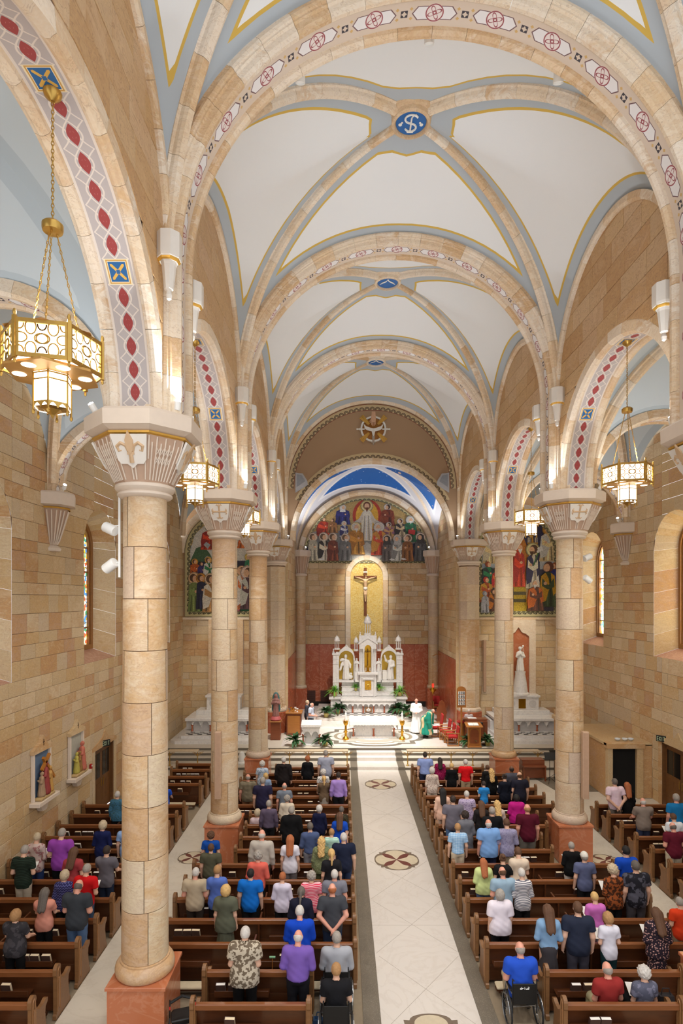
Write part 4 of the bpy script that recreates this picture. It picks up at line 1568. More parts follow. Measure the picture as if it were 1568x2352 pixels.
# red marble slabs, book-matched
xs = [-4.9, -3.35, -1.6, 1.6, 3.35, 4.9]
for a, b in zip(xs, xs[1:]):
    MB().box(a + .004, b - .004, YB - .05, YB + .02, .98, 5.0, .006).obj('marble_slab', M_RED, ab)
MB().box(-5, 5, YB + .02, YB + .1, .5, 10.8).obj('core', M_MORTAR, ab)
MB().box(-4.9, 4.9, YB - .07, YB, .6, .98).obj('black_base', flat((32, 29, 27), 0.3, name='black_marble'), ab)
for x in (-3.9, -2.95):
    MB().box(x - .3, x + .3, YB - .09, YB - .04, .98, 1.75).obj('vent_grille', flat((84, 44, 30), 0.5, name='bronze_grille'), ab)
    for j in range(5):
        MB().box(x - .26, x + .26, YB - .105, YB - .088, 1.04 + j * .14, 1.12 + j * .14).obj('grille_slat', flat((60, 32, 22), 0.5, name='bronze_dark'), ab)
for s in (-1, 1):
    sdw = structure('wall_apse_' + ST[s > 0], '%s side wall of the sanctuary, sandstone over red marble' % ST[s > 0], 'wall')
    ashlar(sdw, (s * 4.95, 0, 0), (0, 1, 0), (-s, 0, 0), D[4] + .3, YB, 4.6, 15.2, S_WALL, seed=90 + s, hi=lambda u: 10.95 + math.sqrt(max(0, 3.66 ** 2 - (u - (D[4] + .1 + YB) / 2) ** 2)), nmax=120, widths=(.7, 1.2))
    MB().box(*sorted((s * 4.88, s * 6.2)), D[4] + .2, D[4] + .32, .5, 15.5).obj('return_wall', S_WALL, sdw, tone=.3)
    MB().box(*sorted((s * 4.9, s * 6.2)), D[4] - .05, D[4] + .25, ZC, 18.5).obj('spandrel_return', S_NAVE, sdw, tone=.3)
    for j in range(4):
        a = D[4] + .4 + j * 1.66
        MB().box(*sorted((s * 4.98, s * 4.9)), a, a + 1.65, .6, 4.6, .006).obj('marble_slab', M_RED, sdw)

# gold mosaic niche with the crucifix
nf = thing('gold_niche', 'arched niche of gold mosaic in a stone frame behind the high altar', 'niche', (0, YB, 0))
FR = [(-.16, .36), (-.16, .04), (-.1, 0), (.06, 0), (.06, .36)]
ring(nf, (0, 0, 9.75), 0, 1.13, FR, 0, PI, 11, S_RIB)
for s in (-1, 1):
    z = 2.5
    while z < 9.74:
        z1 = min(z + 1.0, 9.75)
        MB().prism([(s * (1.13 + r), y) for y, r in FR], z + .003, z1 - .003, 'z').obj('frame_stone', S_RIB, nf, tone=random.random())
        z = z1
g = G('gold_mosaic', 0.3, 0.45)
g.col(g.mix(g.vor(g.pos(), 14, out='Color'), rgb(226, 184, 84), rgb(244, 222, 150)))
g.bump(g.vor(g.pos(), 14), .5, .02)
MB().prism([(-1.13, 2.5), (1.13, 2.5)] + [(1.13 * math.cos(PI * i / 20), 9.75 + 1.13 * math.sin(PI * i / 20)) for i in range(21)], -.03, .01, 'y').obj('gold_mosaic', g.mat, nf)

# ------------------------------------------------------------------ mosaics
_mos = {}


def mos(c):
    c = tuple(c)
    if c not in _mos:
        g = G('mosaic_tesserae', 0.45)
        l = rgb(*c)
        v = g.vor(g.pos(), 34, out='Color')
        f = g.xyz(v)[0]
        g.col(g.mix(f, tuple(x * .72 for x in l), tuple(min(1, x * 1.25 + .01) for x in l)))
        _mos[c] = g.mat
    return _mos[c]


class Panel:
    """a mural on a wall plane at depth d; coordinates are taken in a measured drawing frame"""
    def __init__(s, parent, d, fx, fy):
        s.p, s.d, s.fx, s.fy, s.k = parent, d, fx, fy, 0

    def P(s, x, y):
        return (wx(s.fx(x), s.d), wz(s.fy(y), s.d))

    def piece(s, name, pts, c, parent=None):
        s.k += 1
        q = [s.P(x, y) for x, y in pts]
        y = s.d - .006 - .0011 * s.k
        return MB().prism(q, y, s.d, 'y').obj(name, mos(c), parent or s.p)

    def fig(s, x, y0, y1, w, robe, mantle=None, hair=(84, 56, 38), halo=None, skin=(224, 178, 140), arms=None, look=0, beard=None, veil=None):
        H = y1 - y0
        hr = min(H * .095, w * .27)
        hy = y0 + hr * 1.15
        sy = hy + hr * 1.5
        fg = None
        if halo:
            fg = s.piece('halo', circ(x, hy, hr * 1.85, 18), tuple(int(v * .7) for v in halo))
            s.piece('halo', circ(x, hy, hr * 1.6, 18), halo, fg)
        b = [(x - w * .16, sy - hr * .3), (x + w * .16, sy - hr * .3), (x + w * .38, sy + hr * .5), (x + w * .44, sy + H * .3), (x + w * .40, sy + H * .45), (x + w * .5, y1), (x - w * .5, y1), (x - w * .42, sy + H * .45), (x - w * .44, sy + H * .3), (x - w * .38, sy + hr * .5)]
        rb = s.piece('robe', b, robe)
        dark = tuple(int(v * .62) for v in robe)
        lite = tuple(min(255, int(v * 1.25 + 12)) for v in robe)
        for q, cc in ((-.24, dark), (-.05, lite), (.12, dark), (.3, lite)):
            s.piece('fold', [(x + w * q * .8, sy + H * .12), (x + w * (q * .8 + .05), sy + H * .12), (x + w * (q * 1.2 + .08), y1 - H * .02), (x + w * (q * 1.2 - .02), y1 - H * .02)], cc, rb)
        if mantle:
            s.piece('mantle', [(x - w * .14, sy - hr * .2), (x - w * .38, sy + hr * .5), (x - w * .48, sy + H * .4), (x - w * .44, y1 - H * .08), (x - w * .12, y1 - H * .14), (x + w * .1, sy + H * .3), (x + w * .02, sy + H * .1)], mantle, rb)
            s.piece('mantle', [(x + w * .16, sy - hr * .2), (x + w * .38, sy + hr * .5), (x + w * .47, sy + H * .42), (x + w * .3, sy + H * .5), (x + w * .2, sy + H * .2)], mantle, rb)
        if arms == 'out':
            for q in (-1, 1):
                s.piece('sleeve', [(x + q * w * .3, sy + hr * .1), (x + q * w * .62, sy + H * .2), (x + q * w * .98, sy + H * .28), (x + q * w * .9, sy + H * .36), (x + q * w * .56, sy + H * .34), (x + q * w * .3, sy + H * .22)], tuple(int(v * .92) for v in robe), rb)
                s.piece('hand', circ(x + q * w * 1.02, sy + H * .31, hr * .42, 10), skin, rb)
        else:
            s.piece('sleeve', [(x - w * .34, sy + H * .1), (x + w * .1 + look * w * .1, sy + H * .26), (x + w * .22 + look * w * .1, sy + H * .22), (x + w * .34, sy + H * .1), (x + w * .36, sy + H * .3), (x, sy + H * .36), (x - w * .36, sy + H * .28)], tuple(min(255, int(v * 1.12)) for v in robe), rb)
            s.piece('hand', circ(x + w * .16 * (look or 1), sy + H * .22, hr * .42, 10), skin, rb)
        if veil:
            s.piece('veil', [(x - hr * 1.2, hy - hr * .7), (x, hy - hr * 1.35), (x + hr * 1.2, hy - hr * .7), (x + hr * 1.5, sy + hr), (x - hr * 1.5, sy + hr)], veil, rb)
        else:
            s.piece('hair', circ(x - look * hr * .25, hy - hr * .12, hr * 1.08, 14, ry=hr * 1.2), hair, rb)
        s.piece('face', circ(x + look * hr * .28, hy + hr * .12, hr * .72, 14, ry=hr * .95), skin, rb)
        if beard:
            s.piece('beard', [(x - hr * .6 + look * hr * .3, hy + hr * .45), (x + hr * .6 + look * hr * .3, hy + hr * .45), (x + look * hr * .3, hy + hr * 1.9)], beard, rb)
        return rb


MBORD = border_mat('mosaic_border', rgb(196, 186, 140), rgb(58, 60, 48), rgb(84, 80, 56))
GH = (226, 206, 150)
WHL = (222, 212, 200)

# lunette over the high altar
lu = thing('lunette_mosaic', 'semicircular mosaic of Christ among saints above the gold niche', 'mosaic', (0, 0, 0))
YM = YB - .02
MB().prism([(4.42 * math.cos(PI * i / 40), 10.82 + 4.42 * math.sin(PI * i / 40)) for i in range(41)], YM - .005, YM + .02, 'y').obj('ground', mos((186, 156, 96)), lu)
ps = Panel(lu, YM, lambda x: 690 + x * .1977, lambda y: 1139 + y * .189)
ps.piece('cloud', [(60, 560), (120, 440), (240, 420), (420, 420), (600, 470), (720, 520), (860, 500), (1060, 450), (1250, 400), (1380, 430), (1470, 520), (1500, 640), (1480, 790), (60, 790)], (150, 152, 150))
ps.piece('night_sky', [(60, 600), (110, 560), (180, 620), (330, 600), (420, 620), (420, 790), (50, 790)], (36, 40, 78))
ps.piece('night_sky', [(1060, 640), (1300, 580), (1440, 560), (1510, 640), (1510, 790), (1060, 790)], (40, 42, 76))
ps.piece('cloud', [(560, 720), (680, 640), (770, 560), (880, 640), (960, 720), (900, 790), (600, 790)], (206, 206, 200))
ps.piece('mandorla', circ(772, 240, 168, 28, ry=200), (186, 66, 44))
ps.piece('mandorla', circ(772, 250, 132, 28, ry=182), (232, 178, 60))
for a in ((490, 115, 350, 190, (44, 46, 112), None, (90, 60, 50), WHL, 1, (222, 218, 212)), (1010, 110, 365, 180, (116, 52, 38), (146, 70, 40), (60, 40, 30), WHL, -1, None)):
    ps.fig(a[0], a[1], a[2], a[3], a[4], a[5], a[6], a[7], look=a[8], veil=a[9])
ps.fig(770, 78, 545, 150, (236, 226, 206), None, (120, 70, 40), (226, 206, 140), arms='out', beard=(120, 70, 40))
for a in ((265, 262, 490, 170, (196, 66, 34), (150, 40, 30), None, 1), (372, 282, 450, 130, (150, 104, 60), None, None, -1), (1270, 262, 560, 180, (40, 116, 76), (36, 86, 60), (200, 200, 196), 1), (1155, 288, 500, 140, (196, 176, 140), (50, 44, 50), WHL, -1),
          (505, 318, 500, 110, (190, 190, 196), (60, 60, 116), WHL, 1), (1022, 332, 520, 150, (194, 150, 96), (150, 100, 120), WHL, -1), (640, 342, 712, 220, (198, 140, 56), (176, 116, 40), GH, 1), (910, 342, 722, 190, (196, 70, 44), (214, 150, 60), WHL, -1)):
    ps.fig(a[0], a[1], a[2], a[3], a[4], a[5], (206, 198, 186) if a[0] in (505, 640, 1270, 910) else (84, 56, 38), a[6], look=a[7], beard=(226, 222, 214) if a[0] in (640, 1270, 910) else None)
ps.piece('red_book', [(1250, 410), (1330, 420), (1322, 476), (1246, 462)], (176, 44, 40))
for a in ((145, 470, 792, 130, (176, 170, 150), None, 1, None), (268, 466, 792, 140, (206, 198, 176), (48, 42, 40), 1, None), (376, 470, 792, 140, (124, 58, 34), (110, 48, 30), 1, None), (520, 480, 792, 160, (112, 112, 112), None, 1, (226, 224, 220)),
          (1002, 490, 798, 130, (96, 88, 84), None, -1, None), (1120, 490, 796, 150, (196, 198, 188), (140, 140, 136), -1, None), (1238, 486, 796, 150, (134, 84, 40), None, -1, None), (1388, 470, 796, 160, (74, 74, 76), None, -1, None)):
    ps.fig(a[0], a[1], a[2], a[3], a[4], a[5], (110, 84, 62), (226, 206, 186), look=a[6], beard=a[7], veil=(60, 56, 56) if a[0] in (1002, 1388) else (186, 186, 182) if a[0] == 1120 else None)
for x, y in ((1060, 776), (1190, 770), (240, 776)):
    ps.piece('dove', [(x - 34, y), (x - 10, y - 14), (x + 20, y - 6), (x + 36, y + 6), (x, y + 12)], (232, 230, 226))
face_ring(lu, (0, YM - .07, 10.82), 4.29, 4.46, 0.03, PI - .03, MBORD, 'mosaic_border')
MB().add([(-4.4, YM - .07, 10.7), (4.4, YM - .07, 10.7), (4.4, YM - .07, 10.95), (-4.4, YM - .07, 10.95)], [(0, 1, 2, 3)], [(0, -.16), (8.8, -.16), (8.8, .16), (0, .16)]).obj('mosaic_border', MBORD, lu)

# aisle end walls with their murals
YE = 33.45


def end_wall(s):
    w = structure('wall_end_' + ST[s > 0], 'sandstone end wall of the %s aisle below the mural' % ST[s > 0], 'wall')
    hi = lambda u: ZC + .2 + math.sqrt(max(0, 2.5 ** 2 - (u - s * AXC) ** 2))
    ashlar(w, (0, YE, 0), (1, 0, 0), (0, -1, 0), *sorted((s * 5.9, s * WX)), .6, 7.1, S_WALL, holes=[(s * AXC - 1.0, s * AXC + 1.0, 1.0, flat_top(6.9))], seed=120 + s, heights=(.4, .5), widths=(.6, 1.1), nmax=150)
    mb = MB()
    us = [s * AXC - 2.6 + 5.2 * i / 40 for i in range(41)]
    for a, b in zip(us, us[1:]):
        mb.add([(a, YE + .03, 7.0), (b, YE + .03, 7.0), (b, YE + .03, 15.4), (a, YE + .03, 15.4)], [(0, 1, 2, 3)])
    mb.obj('upper_wall', S_WALL, w, tone=.2)
    mu = thing('aisle_mural', ('tall arched mosaic with figures in red and green at the end of the left aisle', 'tall arched mosaic with a robed man holding lilies at the end of the right aisle')[s > 0], 'mosaic', group='murals at the ends of the aisles')
    R, xc, zsp = 2.4, s * AXC, 10.85
    ol = [(xc - R, 7.15), (xc + R, 7.15)] + [(xc + R * math.cos(PI * i / 30), zsp + R * math.sin(PI * i / 30)) for i in range(31)]
    MB().prism(ol, YE - .01, YE + .02, 'y').obj('ground', mos((178, 190, 196) if s < 0 else (70, 66, 84)), mu)
    inner = lambda q: [(xc - R + q, 7.15 + q), (xc + R - q, 7.15 + q)] + [(xc + (R - q) * math.cos(PI * i / 30), zsp + (R - q) * math.sin(PI * i / 30)) for i in range(31)]
    a, b = ol, inner(.32)
    n = len(a)
    per = 0
    mbb = MB()
    vs, uv = [], []
    for i in range(n):
        if i:
            per += math.hypot(a[i][0] - a[i - 1][0], a[i][1] - a[i - 1][1])
        vs += [(a[i][0], YE - .075, a[i][1]), (b[i][0], YE - .075, b[i][1])]
        uv += [(per, .17), (per, -.15)]
    vs += vs[:2]
    uv += [(per + 3.7, .17), (per + 3.7, -.15)]
    mbb.add(vs, [(2 * i, 2 * i + 1, 2 * i + 3, 2 * i + 2) for i in range(n)], uv)
    mbb.obj('mosaic_border', MBORD, mu)
    tr = trim('stone arch moulding over the mural of the %s aisle' % ST[s > 0])
    ring(tr, (xc, YE, zsp), 0, R + .02, [(-.2, .4), (-.2, .06), (-.12, 0), (-.02, 0), (-.02, .4)], 0, PI, 14, S_RIB)
    MB().box(*sorted((s * 5.9, s * WX)), YE - .1, YE, 6.98, 7.12, .01).obj('string_course', S_RIB, w, tone=.3)
    return w, mu


wl_, mL = end_wall(-1)
ps = Panel(mL, YE - .012, lambda x: 415 + x * .1594, lambda y: 1170 + y * .1594)
ps.piece('gold_sky', [(150, 420), (240, 180), (420, 60), (640, 20), (840, 60), (1060, 220), (1180, 420), (1180, 520), (150, 520)], (190, 150, 70))
ps.piece('cloud', [(130, 640), (200, 360), (330, 240), (560, 180), (800, 300), (1150, 420), (1260, 560), (1260, 800), (130, 860)], (216, 214, 206))
ps.piece('hill', [(130, 760), (220, 560), (330, 520), (420, 640), (480, 760), (480, 900), (130, 900)], (70, 104, 72))
ps.piece('night_sky', [(130, 760), (560, 740), (1250, 740), (1250, 1000), (130, 1000)], (34, 36, 60))
ps.piece('grass', [(110, 1400), (1260, 1400), (1260, 1490), (110, 1490)], (36, 112, 64))
ps.fig(400, 240, 580, 230, (206, 66, 36), (150, 34, 30), look=1)
ps.fig(900, 400, 560, 180, (206, 104, 40), None, look=-1)
ps.fig(620, 300, 620, 200, (200, 198, 200), (70, 90, 150), halo=GH)
ps.piece('tablet', [(330, 510), (370, 470), (430, 510), (390, 570)], (176, 178, 184))
ps.piece('tablet', [(340, 710), (380, 670), (440, 690), (420, 750)], (176, 178, 184))
for a in ((205, 726, 1000, 170, (186, 90, 34), None, (230, 170, 70), 1, None), (300, 760, 1000, 130, (60, 50, 110), None, None, 1, None), (400, 700, 1000, 150, (40, 120, 76), (226, 224, 220), (230, 180, 80), 1, (230, 228, 222)), (560, 760, 1000, 150, (150, 60, 60), None, GH, 1, None), (720, 740, 1000, 150, (60, 90, 150), None, GH, -1, None), (985, 650, 1000, 150, (50, 130, 90), None, (226, 196, 100), -1, None), (1130, 700, 1010, 150, (120, 90, 60), None, GH, -1, None),
          (200, 938, 1475, 180, (118, 136, 76), None, (232, 196, 150), 1, None), (300, 945, 1440, 150, (32, 34, 64), None, (216, 150, 60), 1, None), (440, 950, 1480, 250, (164, 122, 70), (226, 220, 206), (236, 206, 170), 1, None), (620, 930, 1470, 180, (196, 190, 180), (70, 90, 150), GH, 0, None), (770, 940, 1470, 180, (120, 60, 70), None, GH, -1, None), (885, 840, 1440, 150, (206, 110, 50), (230, 224, 216), (236, 190, 150), -1, None), (970, 850, 1440, 220, (84, 52, 60), (206, 206, 196), (236, 206, 190), -1, None), (1130, 900, 1440, 180, (70, 100, 70), None, GH, -1, None)):
    ps.fig(a[0], a[1], a[2], a[3], a[4], a[5], (90, 60, 40), a[6], look=a[7], beard=a[8])
wr_, mR = end_wall(1)
ps = Panel(mR, YE - .012, lambda x: 1085 + x * .1307, lambda y: 1190 + y * .1307)
ps.piece('night_sky', [(140, 700), (500, 100), (1000, 0), (1500, 120), (1760, 500), (1760, 900), (140, 900)], (44, 42, 78))
ps.piece('cloud', [(140, 900), (150, 600), (330, 520), (480, 700), (480, 900)], (166, 178, 190))
ps.piece('cloud', [(1180, 760), (1300, 640), (1480, 700), (1760, 640), (1760, 900), (1180, 900)], (186, 192, 198))
ps.piece('gold_hanging', [(600, 600), (860, 260), (1000, 600), (1000, 1200), (600, 1200)], (190, 120, 40))
ps.piece('stair', [(720, 1190), (980, 1150), (1000, 1640), (720, 1640)], (196, 166, 40))
for y in (1290, 1420):
    ps.piece('stair_shadow', [(720, y), (930, y), (940, y + 60), (720, y + 60)], (92, 84, 50))
ps.piece('carpet', [(130, 1640), (1760, 1640), (1760, 1690), (130, 1690)], (176, 130, 60))
ps.piece('paving', [(930, 1200), (1100, 1200), (1100, 1640), (960, 1640)], (206, 194, 150))
for x in (975, 1005, 1100, 1130):
    ps.piece('candle', [(x - 7, 340), (x + 7, 340), (x + 7, 440), (x - 7, 440)], (236, 222, 196))
ps.piece('candelabrum', [(1040, 320), (1060, 320), (1070, 430), (1150, 430), (1130, 480), (980, 480), (950, 430), (1030, 430)], (196, 140, 40))
ps.fig(300, 330, 800, 260, (214, 190, 140), (206, 196, 170), look=1)
ps.fig(1330, 130, 760, 330, (218, 196, 146), (206, 206, 200), halo=(206, 150, 60), look=-1)
ps.fig(1600, 420, 800, 240, (214, 190, 140), (180, 186, 196), look=-1)
ps.fig(560, 560, 1180, 220, (150, 60, 50), (196, 150, 60), halo=GH, look=1)
ps.fig(810, 450, 1210, 230, (206, 66, 40), (176, 50, 44), look=1, beard=(236, 232, 226), hair=(206, 80, 40))
ps.fig(1050, 480, 1230, 250, (214, 206, 184), (50, 46, 84), halo=(216, 206, 150), look=-1, beard=(86, 56, 36))
ps.piece('lily_stem', [(1050, 830), (1070, 840), (1160, 600), (1140, 590)], (60, 110, 60))
for x, y in ((1150, 540), (1190, 520), (1170, 570), (1210, 560), (1140, 590)):
    ps.piece('lily', circ(x, y, 26, 6), (238, 236, 230))
ps.fig(270, 770, 1200, 250, (36, 120, 76), (40, 60, 60), look=1, hair=(150, 70, 40))
ps.fig(400, 880, 1220, 160, (214, 110, 50), (190, 40, 50), look=1)
ps.fig(1420, 790, 1300, 180, (40, 44, 120), None, look=-1, hair=(150, 80, 40))
ps.fig(1310, 780, 1560, 300, (56, 72, 44), (196, 150, 30), look=-1, hair=(96, 52, 34))
ps.fig(1600, 820, 1600, 260, (110, 50, 40), (60, 60, 100), look=-1)
ps.fig(230, 1040, 1480, 250, (166, 76, 36), (196, 150, 50), look=1, hair=(190, 60, 50))
ps.fig(350, 1250, 1640, 200, (90, 56, 40), (200, 120, 40), look=1)
ps.fig(1090, 1090, 1630, 300, (96, 52, 36), (206, 104, 30), look=-1, hair=(226, 214, 196), beard=(230, 226, 220))
lion = ps.fig(205, 1285, 1660, 150, (150, 152, 160), (170, 172, 180), hair=(130, 134, 144), skin=(176, 178, 184), look=1)

# ------------------------------------------------------------------ robed marble figures (statues)
def robed(name, h, mat, parent, loc, rotz=0, arm_r=None, arm_l=None, veil=False, res=.03, lean=0.0, thick=1.0):
    """a draped standing figure of height h grown as one skin, head, arms and folds included"""
    pr = [('c', (0, 0, .10), (lean * .3, 0, .55), .20 * thick, .15 * thick), ('c', (lean * .3, 0, .55), (lean, 0, .98), .145 * thick, .13 * thick), ('c', (lean - .11, 0, .98), (lean + .11, 0, .98), .075, .075), ('c', (lean, 0, 1.02), (lean, 0, 1.12), .05, .045, .02),
          ('e', (lean, .0, 1.21), (.075, .088, .11), .02), ('e', (lean, -.085, 1.19), (.016, .02, .02), .012)]
    for sx, arm in ((-1, arm_l), (1, arm_r)):
        e, w = arm or ((sx * .21, -.04, .78), (sx * .05, -.17, .86))
        pr += [('c', (lean + sx * .14, 0, .97), e, .07, .06), ('c', e, w, .06, .045), ('e', w, (.04, .04, .045), .02)]
    if veil:
        pr += [('e', (lean, .03, 1.20), (.105, .11, .14), .03), ('c', (lean, .06, 1.1), (lean, .1, .6), .12, .15)]
    else:
        pr += [('e', (lean, .03, 1.235), (.088, .085, .105), .02)]
    def fn(P):
        d = sd_eval(P, pr, .05)
        a = np.arctan2(P[:, 1], P[:, 0] + 1e-9)
        fold = np.sin(a * 11 + P[:, 2] * 5) * .012 * np.clip((1.0 - P[:, 2]) * 2, 0, 1)
        return np.maximum(d * .8 + fold, .0 - P[:, 2])
    k = h / 1.34
    me = sd_mesh(name, fn, (-.55, -.45, -.02), (.55, .4, 1.5), res, mat)
    o = link(name, me, parent, loc, (0, 0, rotz))
    o.scale = (k, k, k)
    return o


# ------------------------------------------------------------------ marble altars
def arcade_front(parent, x0, x1, y, z0, z1, n, mat, colmat, depth=.14):
    """little round arches on stumpy columns across an altar front; columns are separate parts"""
    w = (x1 - x0) / n
    mb = MB()
    r = w * .36
    zs = z0 + (z1 - z0) * .62
    for i in range(n):
        xc = x0 + w * (i + .5)
        pts = [(xc - w / 2, zs)] + [(xc - r * math.cos(PI * j / 10), zs + r * math.sin(PI * j / 10)) for j in range(11)] + [(xc + w / 2, zs), (xc + w / 2, z1), (xc - w / 2, z1)]
        mb.prism(pts, y - depth, y, 'y')
        mb.M = Matrix.Translation((xc, y - depth - .012, zs)) 
        mb.arc([(-.015, -.02), (-.015, .02), (.012, .02), (.012, -.02)], r + .03, 0, PI, 8)
        mb.M = None
    mb.uv = None
    mb.obj('arcade', mat, parent)
    for i in range(n + 1):
        xc = x0 + w * i
        if i in (0, n) or i % 2 == 0:
            MB().lathe([(.06, z0), (.06, z0 + .06), (.045, z0 + .08), (.042, zs - .1), (.07, zs - .04), (.07, zs)], 10, (xc, y - depth / 2, 0)).obj('colonnette', colmat, parent, smooth='auto')
        else:
            MB().lathe([(.02, zs - .14), (.06, zs - .05), (.065, zs)], 8, (xc, y - depth / 2, 0)).obj('pendant', mat, parent)


def side_altar(s):
    x, y0 = s * AXC, 31.55
    al = thing('side_altar', '%s white marble side altar with arcaded front under the mural' % ST[s > 0], 'altar', (0, 0, 0), group='marble side altars')
    MB().prism([(x - 2.3, 30.3), (x - 2.0, 30.0), (x + 2.0, 30.0), (x + 2.3, 30.3), (x + 2.3, 33.4), (x - 2.3, 33.4)], .6, .75, 'z', .012).obj('lower_step', M_MARBLE, al)
    MB().prism([(x - 2.0, 30.7), (x - 1.8, 30.5), (x + 1.8, 30.5), (x + 2.0, 30.7), (x + 2.0, 33.4), (x - 2.0, 33.4)], .762, .90, 'z', .012).obj('upper_step', M_MARBLE, al)
    g = bpy.data.materials.get('checker_marble')
    if not g:
        gg = G('checker_marble', .3)
        cx_, cy_, _ = gg.xyz(gg.pos())
        ck = (((cx_ * 4.0).floor() + (cy_ * 4.0).floor()) * .5).fract().gt(.25)
        gg.col(gg.mix(ck, rgb(232, 230, 226), rgb(40, 38, 38)))
        g = gg.mat
    MB().box(x - 1.7, x + 1.7, 30.75, 31.4, .90, .916).obj('checker_paving', g, al)
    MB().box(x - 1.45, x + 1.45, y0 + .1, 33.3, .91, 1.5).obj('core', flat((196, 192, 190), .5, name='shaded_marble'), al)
    arcade_front(al, x - 1.5, x + 1.5, y0 + .1, .92, 1.5, 6, M_MARBLE, M_RED)
    MB().box(x - 1.85, x + 1.85, y0 - .16, 33.4, 1.5, 1.66, .02).obj('mensa', M_MARBLE, al)
    for q in (-1, 1):
        MB().box(*sorted((x + q * 1.5, x + q * 1.95)), y0 + .5, 33.4, .92, 1.42, .01).obj('side_wing', M_MARBLE, al)
    MB().box(x - 1.5, x + 1.5, 32.4, 33.4, 1.66, 1.9, .012).obj('gradine', M_MARBLE, al)
    MB().box(x - .95, x + .95, 32.6, 33.4, 1.9, 2.6, .012).obj('pedestal_block', M_MARBLE, al)
    MB().box(x - 1.02, x + 1.02, 32.54, 33.4, 2.6, 2.72, .012).obj('pedestal_slab', M_MARBLE, al)
    MB().box(x - .2, x + .2, 32.56, 32.62, 1.98, 2.52, .01).obj('gilt_door', M_GOLD, al)
    for q in (-1, 1):
        MB().prism(circ(x + q * .6, 2.25, .2, 16), 32.575, 32.6, 'y').obj('carved_roundel', flat((206, 202, 198), .5, name='carved_marble'), al)
    MB().lathe([(.52, 2.722), (.5, 2.8), (.42, 2.86), (.36, 3.4), (.28, 3.9), (.3, 3.98), (.3, 4.04)], 20, (x, 32.95, 0)).obj('statue_plinth', M_MARBLE, al, smooth='auto')
    # stone frame with ogee head and orange marble back
    og = [(x - .62, 2.6), (x + .62, 2.6), (x + .62, 6.0), (x + .45, 6.15), (x + .2, 6.25), (x, 6.55), (x - .2, 6.25), (x - .45, 6.15), (x - .62, 6.0)]
    MB().prism(og, YE - .10, YE - .02, 'y').obj('niche_back', M_ORANGE, al)
    fr = MB()
    for q in (-1, 1):
        fr.box(*sorted((x + q * .62, x + q * 1.0)), YE - .2, YE - .01, 1.9, 6.98)
    fr.prism([(x - .62, 6.98), (x - .62, 6.0), (x - .45, 6.15), (x - .2, 6.25), (x, 6.55), (x, 6.98)], YE - .2, YE - .01, 'y')
    fr.prism([(x + .62, 6.98), (x + .62, 6.0), (x + .45, 6.15), (x + .2, 6.25), (x, 6.55), (x, 6.98)], YE - .2, YE - .01, 'y')
    fr.obj('niche_frame', S_RIB, al, tone=.3)
    st = thing('statue', 'white marble statue standing on the %s side altar' % ST[s > 0], 'statue', (x, 32.95, 4.045), group='side altar statues')
    robed('figure', 1.42, M_STATUE, st, (0, 0, 0), 0, arm_l=((-.2, -.06, .8), (-.04, -.2, .95)), veil=s < 0)
    if s > 0:
        MB().tube([(.1, -.2, .75), (.1, -.2, 1.4)], .012, 6).ell((.1, -.2, 1.45), .06, 8, 6).ell((.06, -.2, 1.38), .045, 8, 6).obj('lily_staff', M_STATUE, st)
    light('SPOT', (x, 29.6, 10.8), 700, (1, .93, .82), .15, (x, 33.2, 4.5), 50, .7)


side_altar(-1)
side_altar(1)

# ------------------------------------------------------------------ high altar
ha = thing('high_altar', 'tall white marble high altar with pinnacles, gold niches and tabernacle', 'altar', (-.05, 37.5, 0))
MM = M_MARBLE
MB().prism([(-3.9, -2.6)] + [(-3.1 - .8 * math.cos(t), -2.6 - .8 * math.sin(t)) for t in [PI / 2 * i / 6 for i in range(7)]] + [(3.1 + .8 * math.sin(t), -2.6 - .8 * math.cos(t)) for t in [PI / 2 * i / 6 for i in range(7)]] + [(3.9, 2.4), (-3.9, 2.4)], .6, .75, 'z', .012).obj('lower_step', M_TERR_W, ha)
MB().prism([(-3.3, -1.9)] + [(-2.7 - .6 * math.cos(t), -1.9 - .6 * math.sin(t)) for t in [PI / 2 * i / 6 for i in range(7)]] + [(2.7 + .6 * math.sin(t), -1.9 - .6 * math.cos(t)) for t in [PI / 2 * i / 6 for i in range(7)]] + [(3.3, 2.4), (-3.3, 2.4)], .765, .90, 'z', .012).obj('upper_step', M_TERR_W, ha)
MB().box(-1.8, 1.8, -1.6, -.95, .905, .93).obj('checker_paving', bpy.data.materials['checker_marble'], ha)
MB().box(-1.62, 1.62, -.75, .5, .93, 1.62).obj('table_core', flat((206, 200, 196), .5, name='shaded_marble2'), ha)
arcade_front(ha, -1.68, 1.68, -.75, .93, 1.62, 10, MM, M_RED, .16)
for i in range(4):
    xx = (-1.35, -.67, .67, 1.35)[i]
    MB().prism([(xx - .26, .95), (xx + .26, .95), (xx, 1.3)], -.78, -.75, 'y').obj('gable_relief', MM, ha)
MB().box(-.22, .22, -.82, -.75, .95, 1.28, .02).obj('relief_frame', flat((150, 110, 70), .5, name='bronze_relief'), ha)
MB().ell((0, -.82, 1.08), (.15, .05, .1), 10, 6).ell((0, -.84, 1.17), .06, 8, 6).obj('lamb_relief', MM, ha)
MB().box(-1.78, 1.78, -.98, .6, 1.66, 1.82, .02).obj('mensa', MM, ha)
MB().box(-1.7, 1.7, -.92, .6, 1.62, 1.66).obj('mensa_moulding', MM, ha)
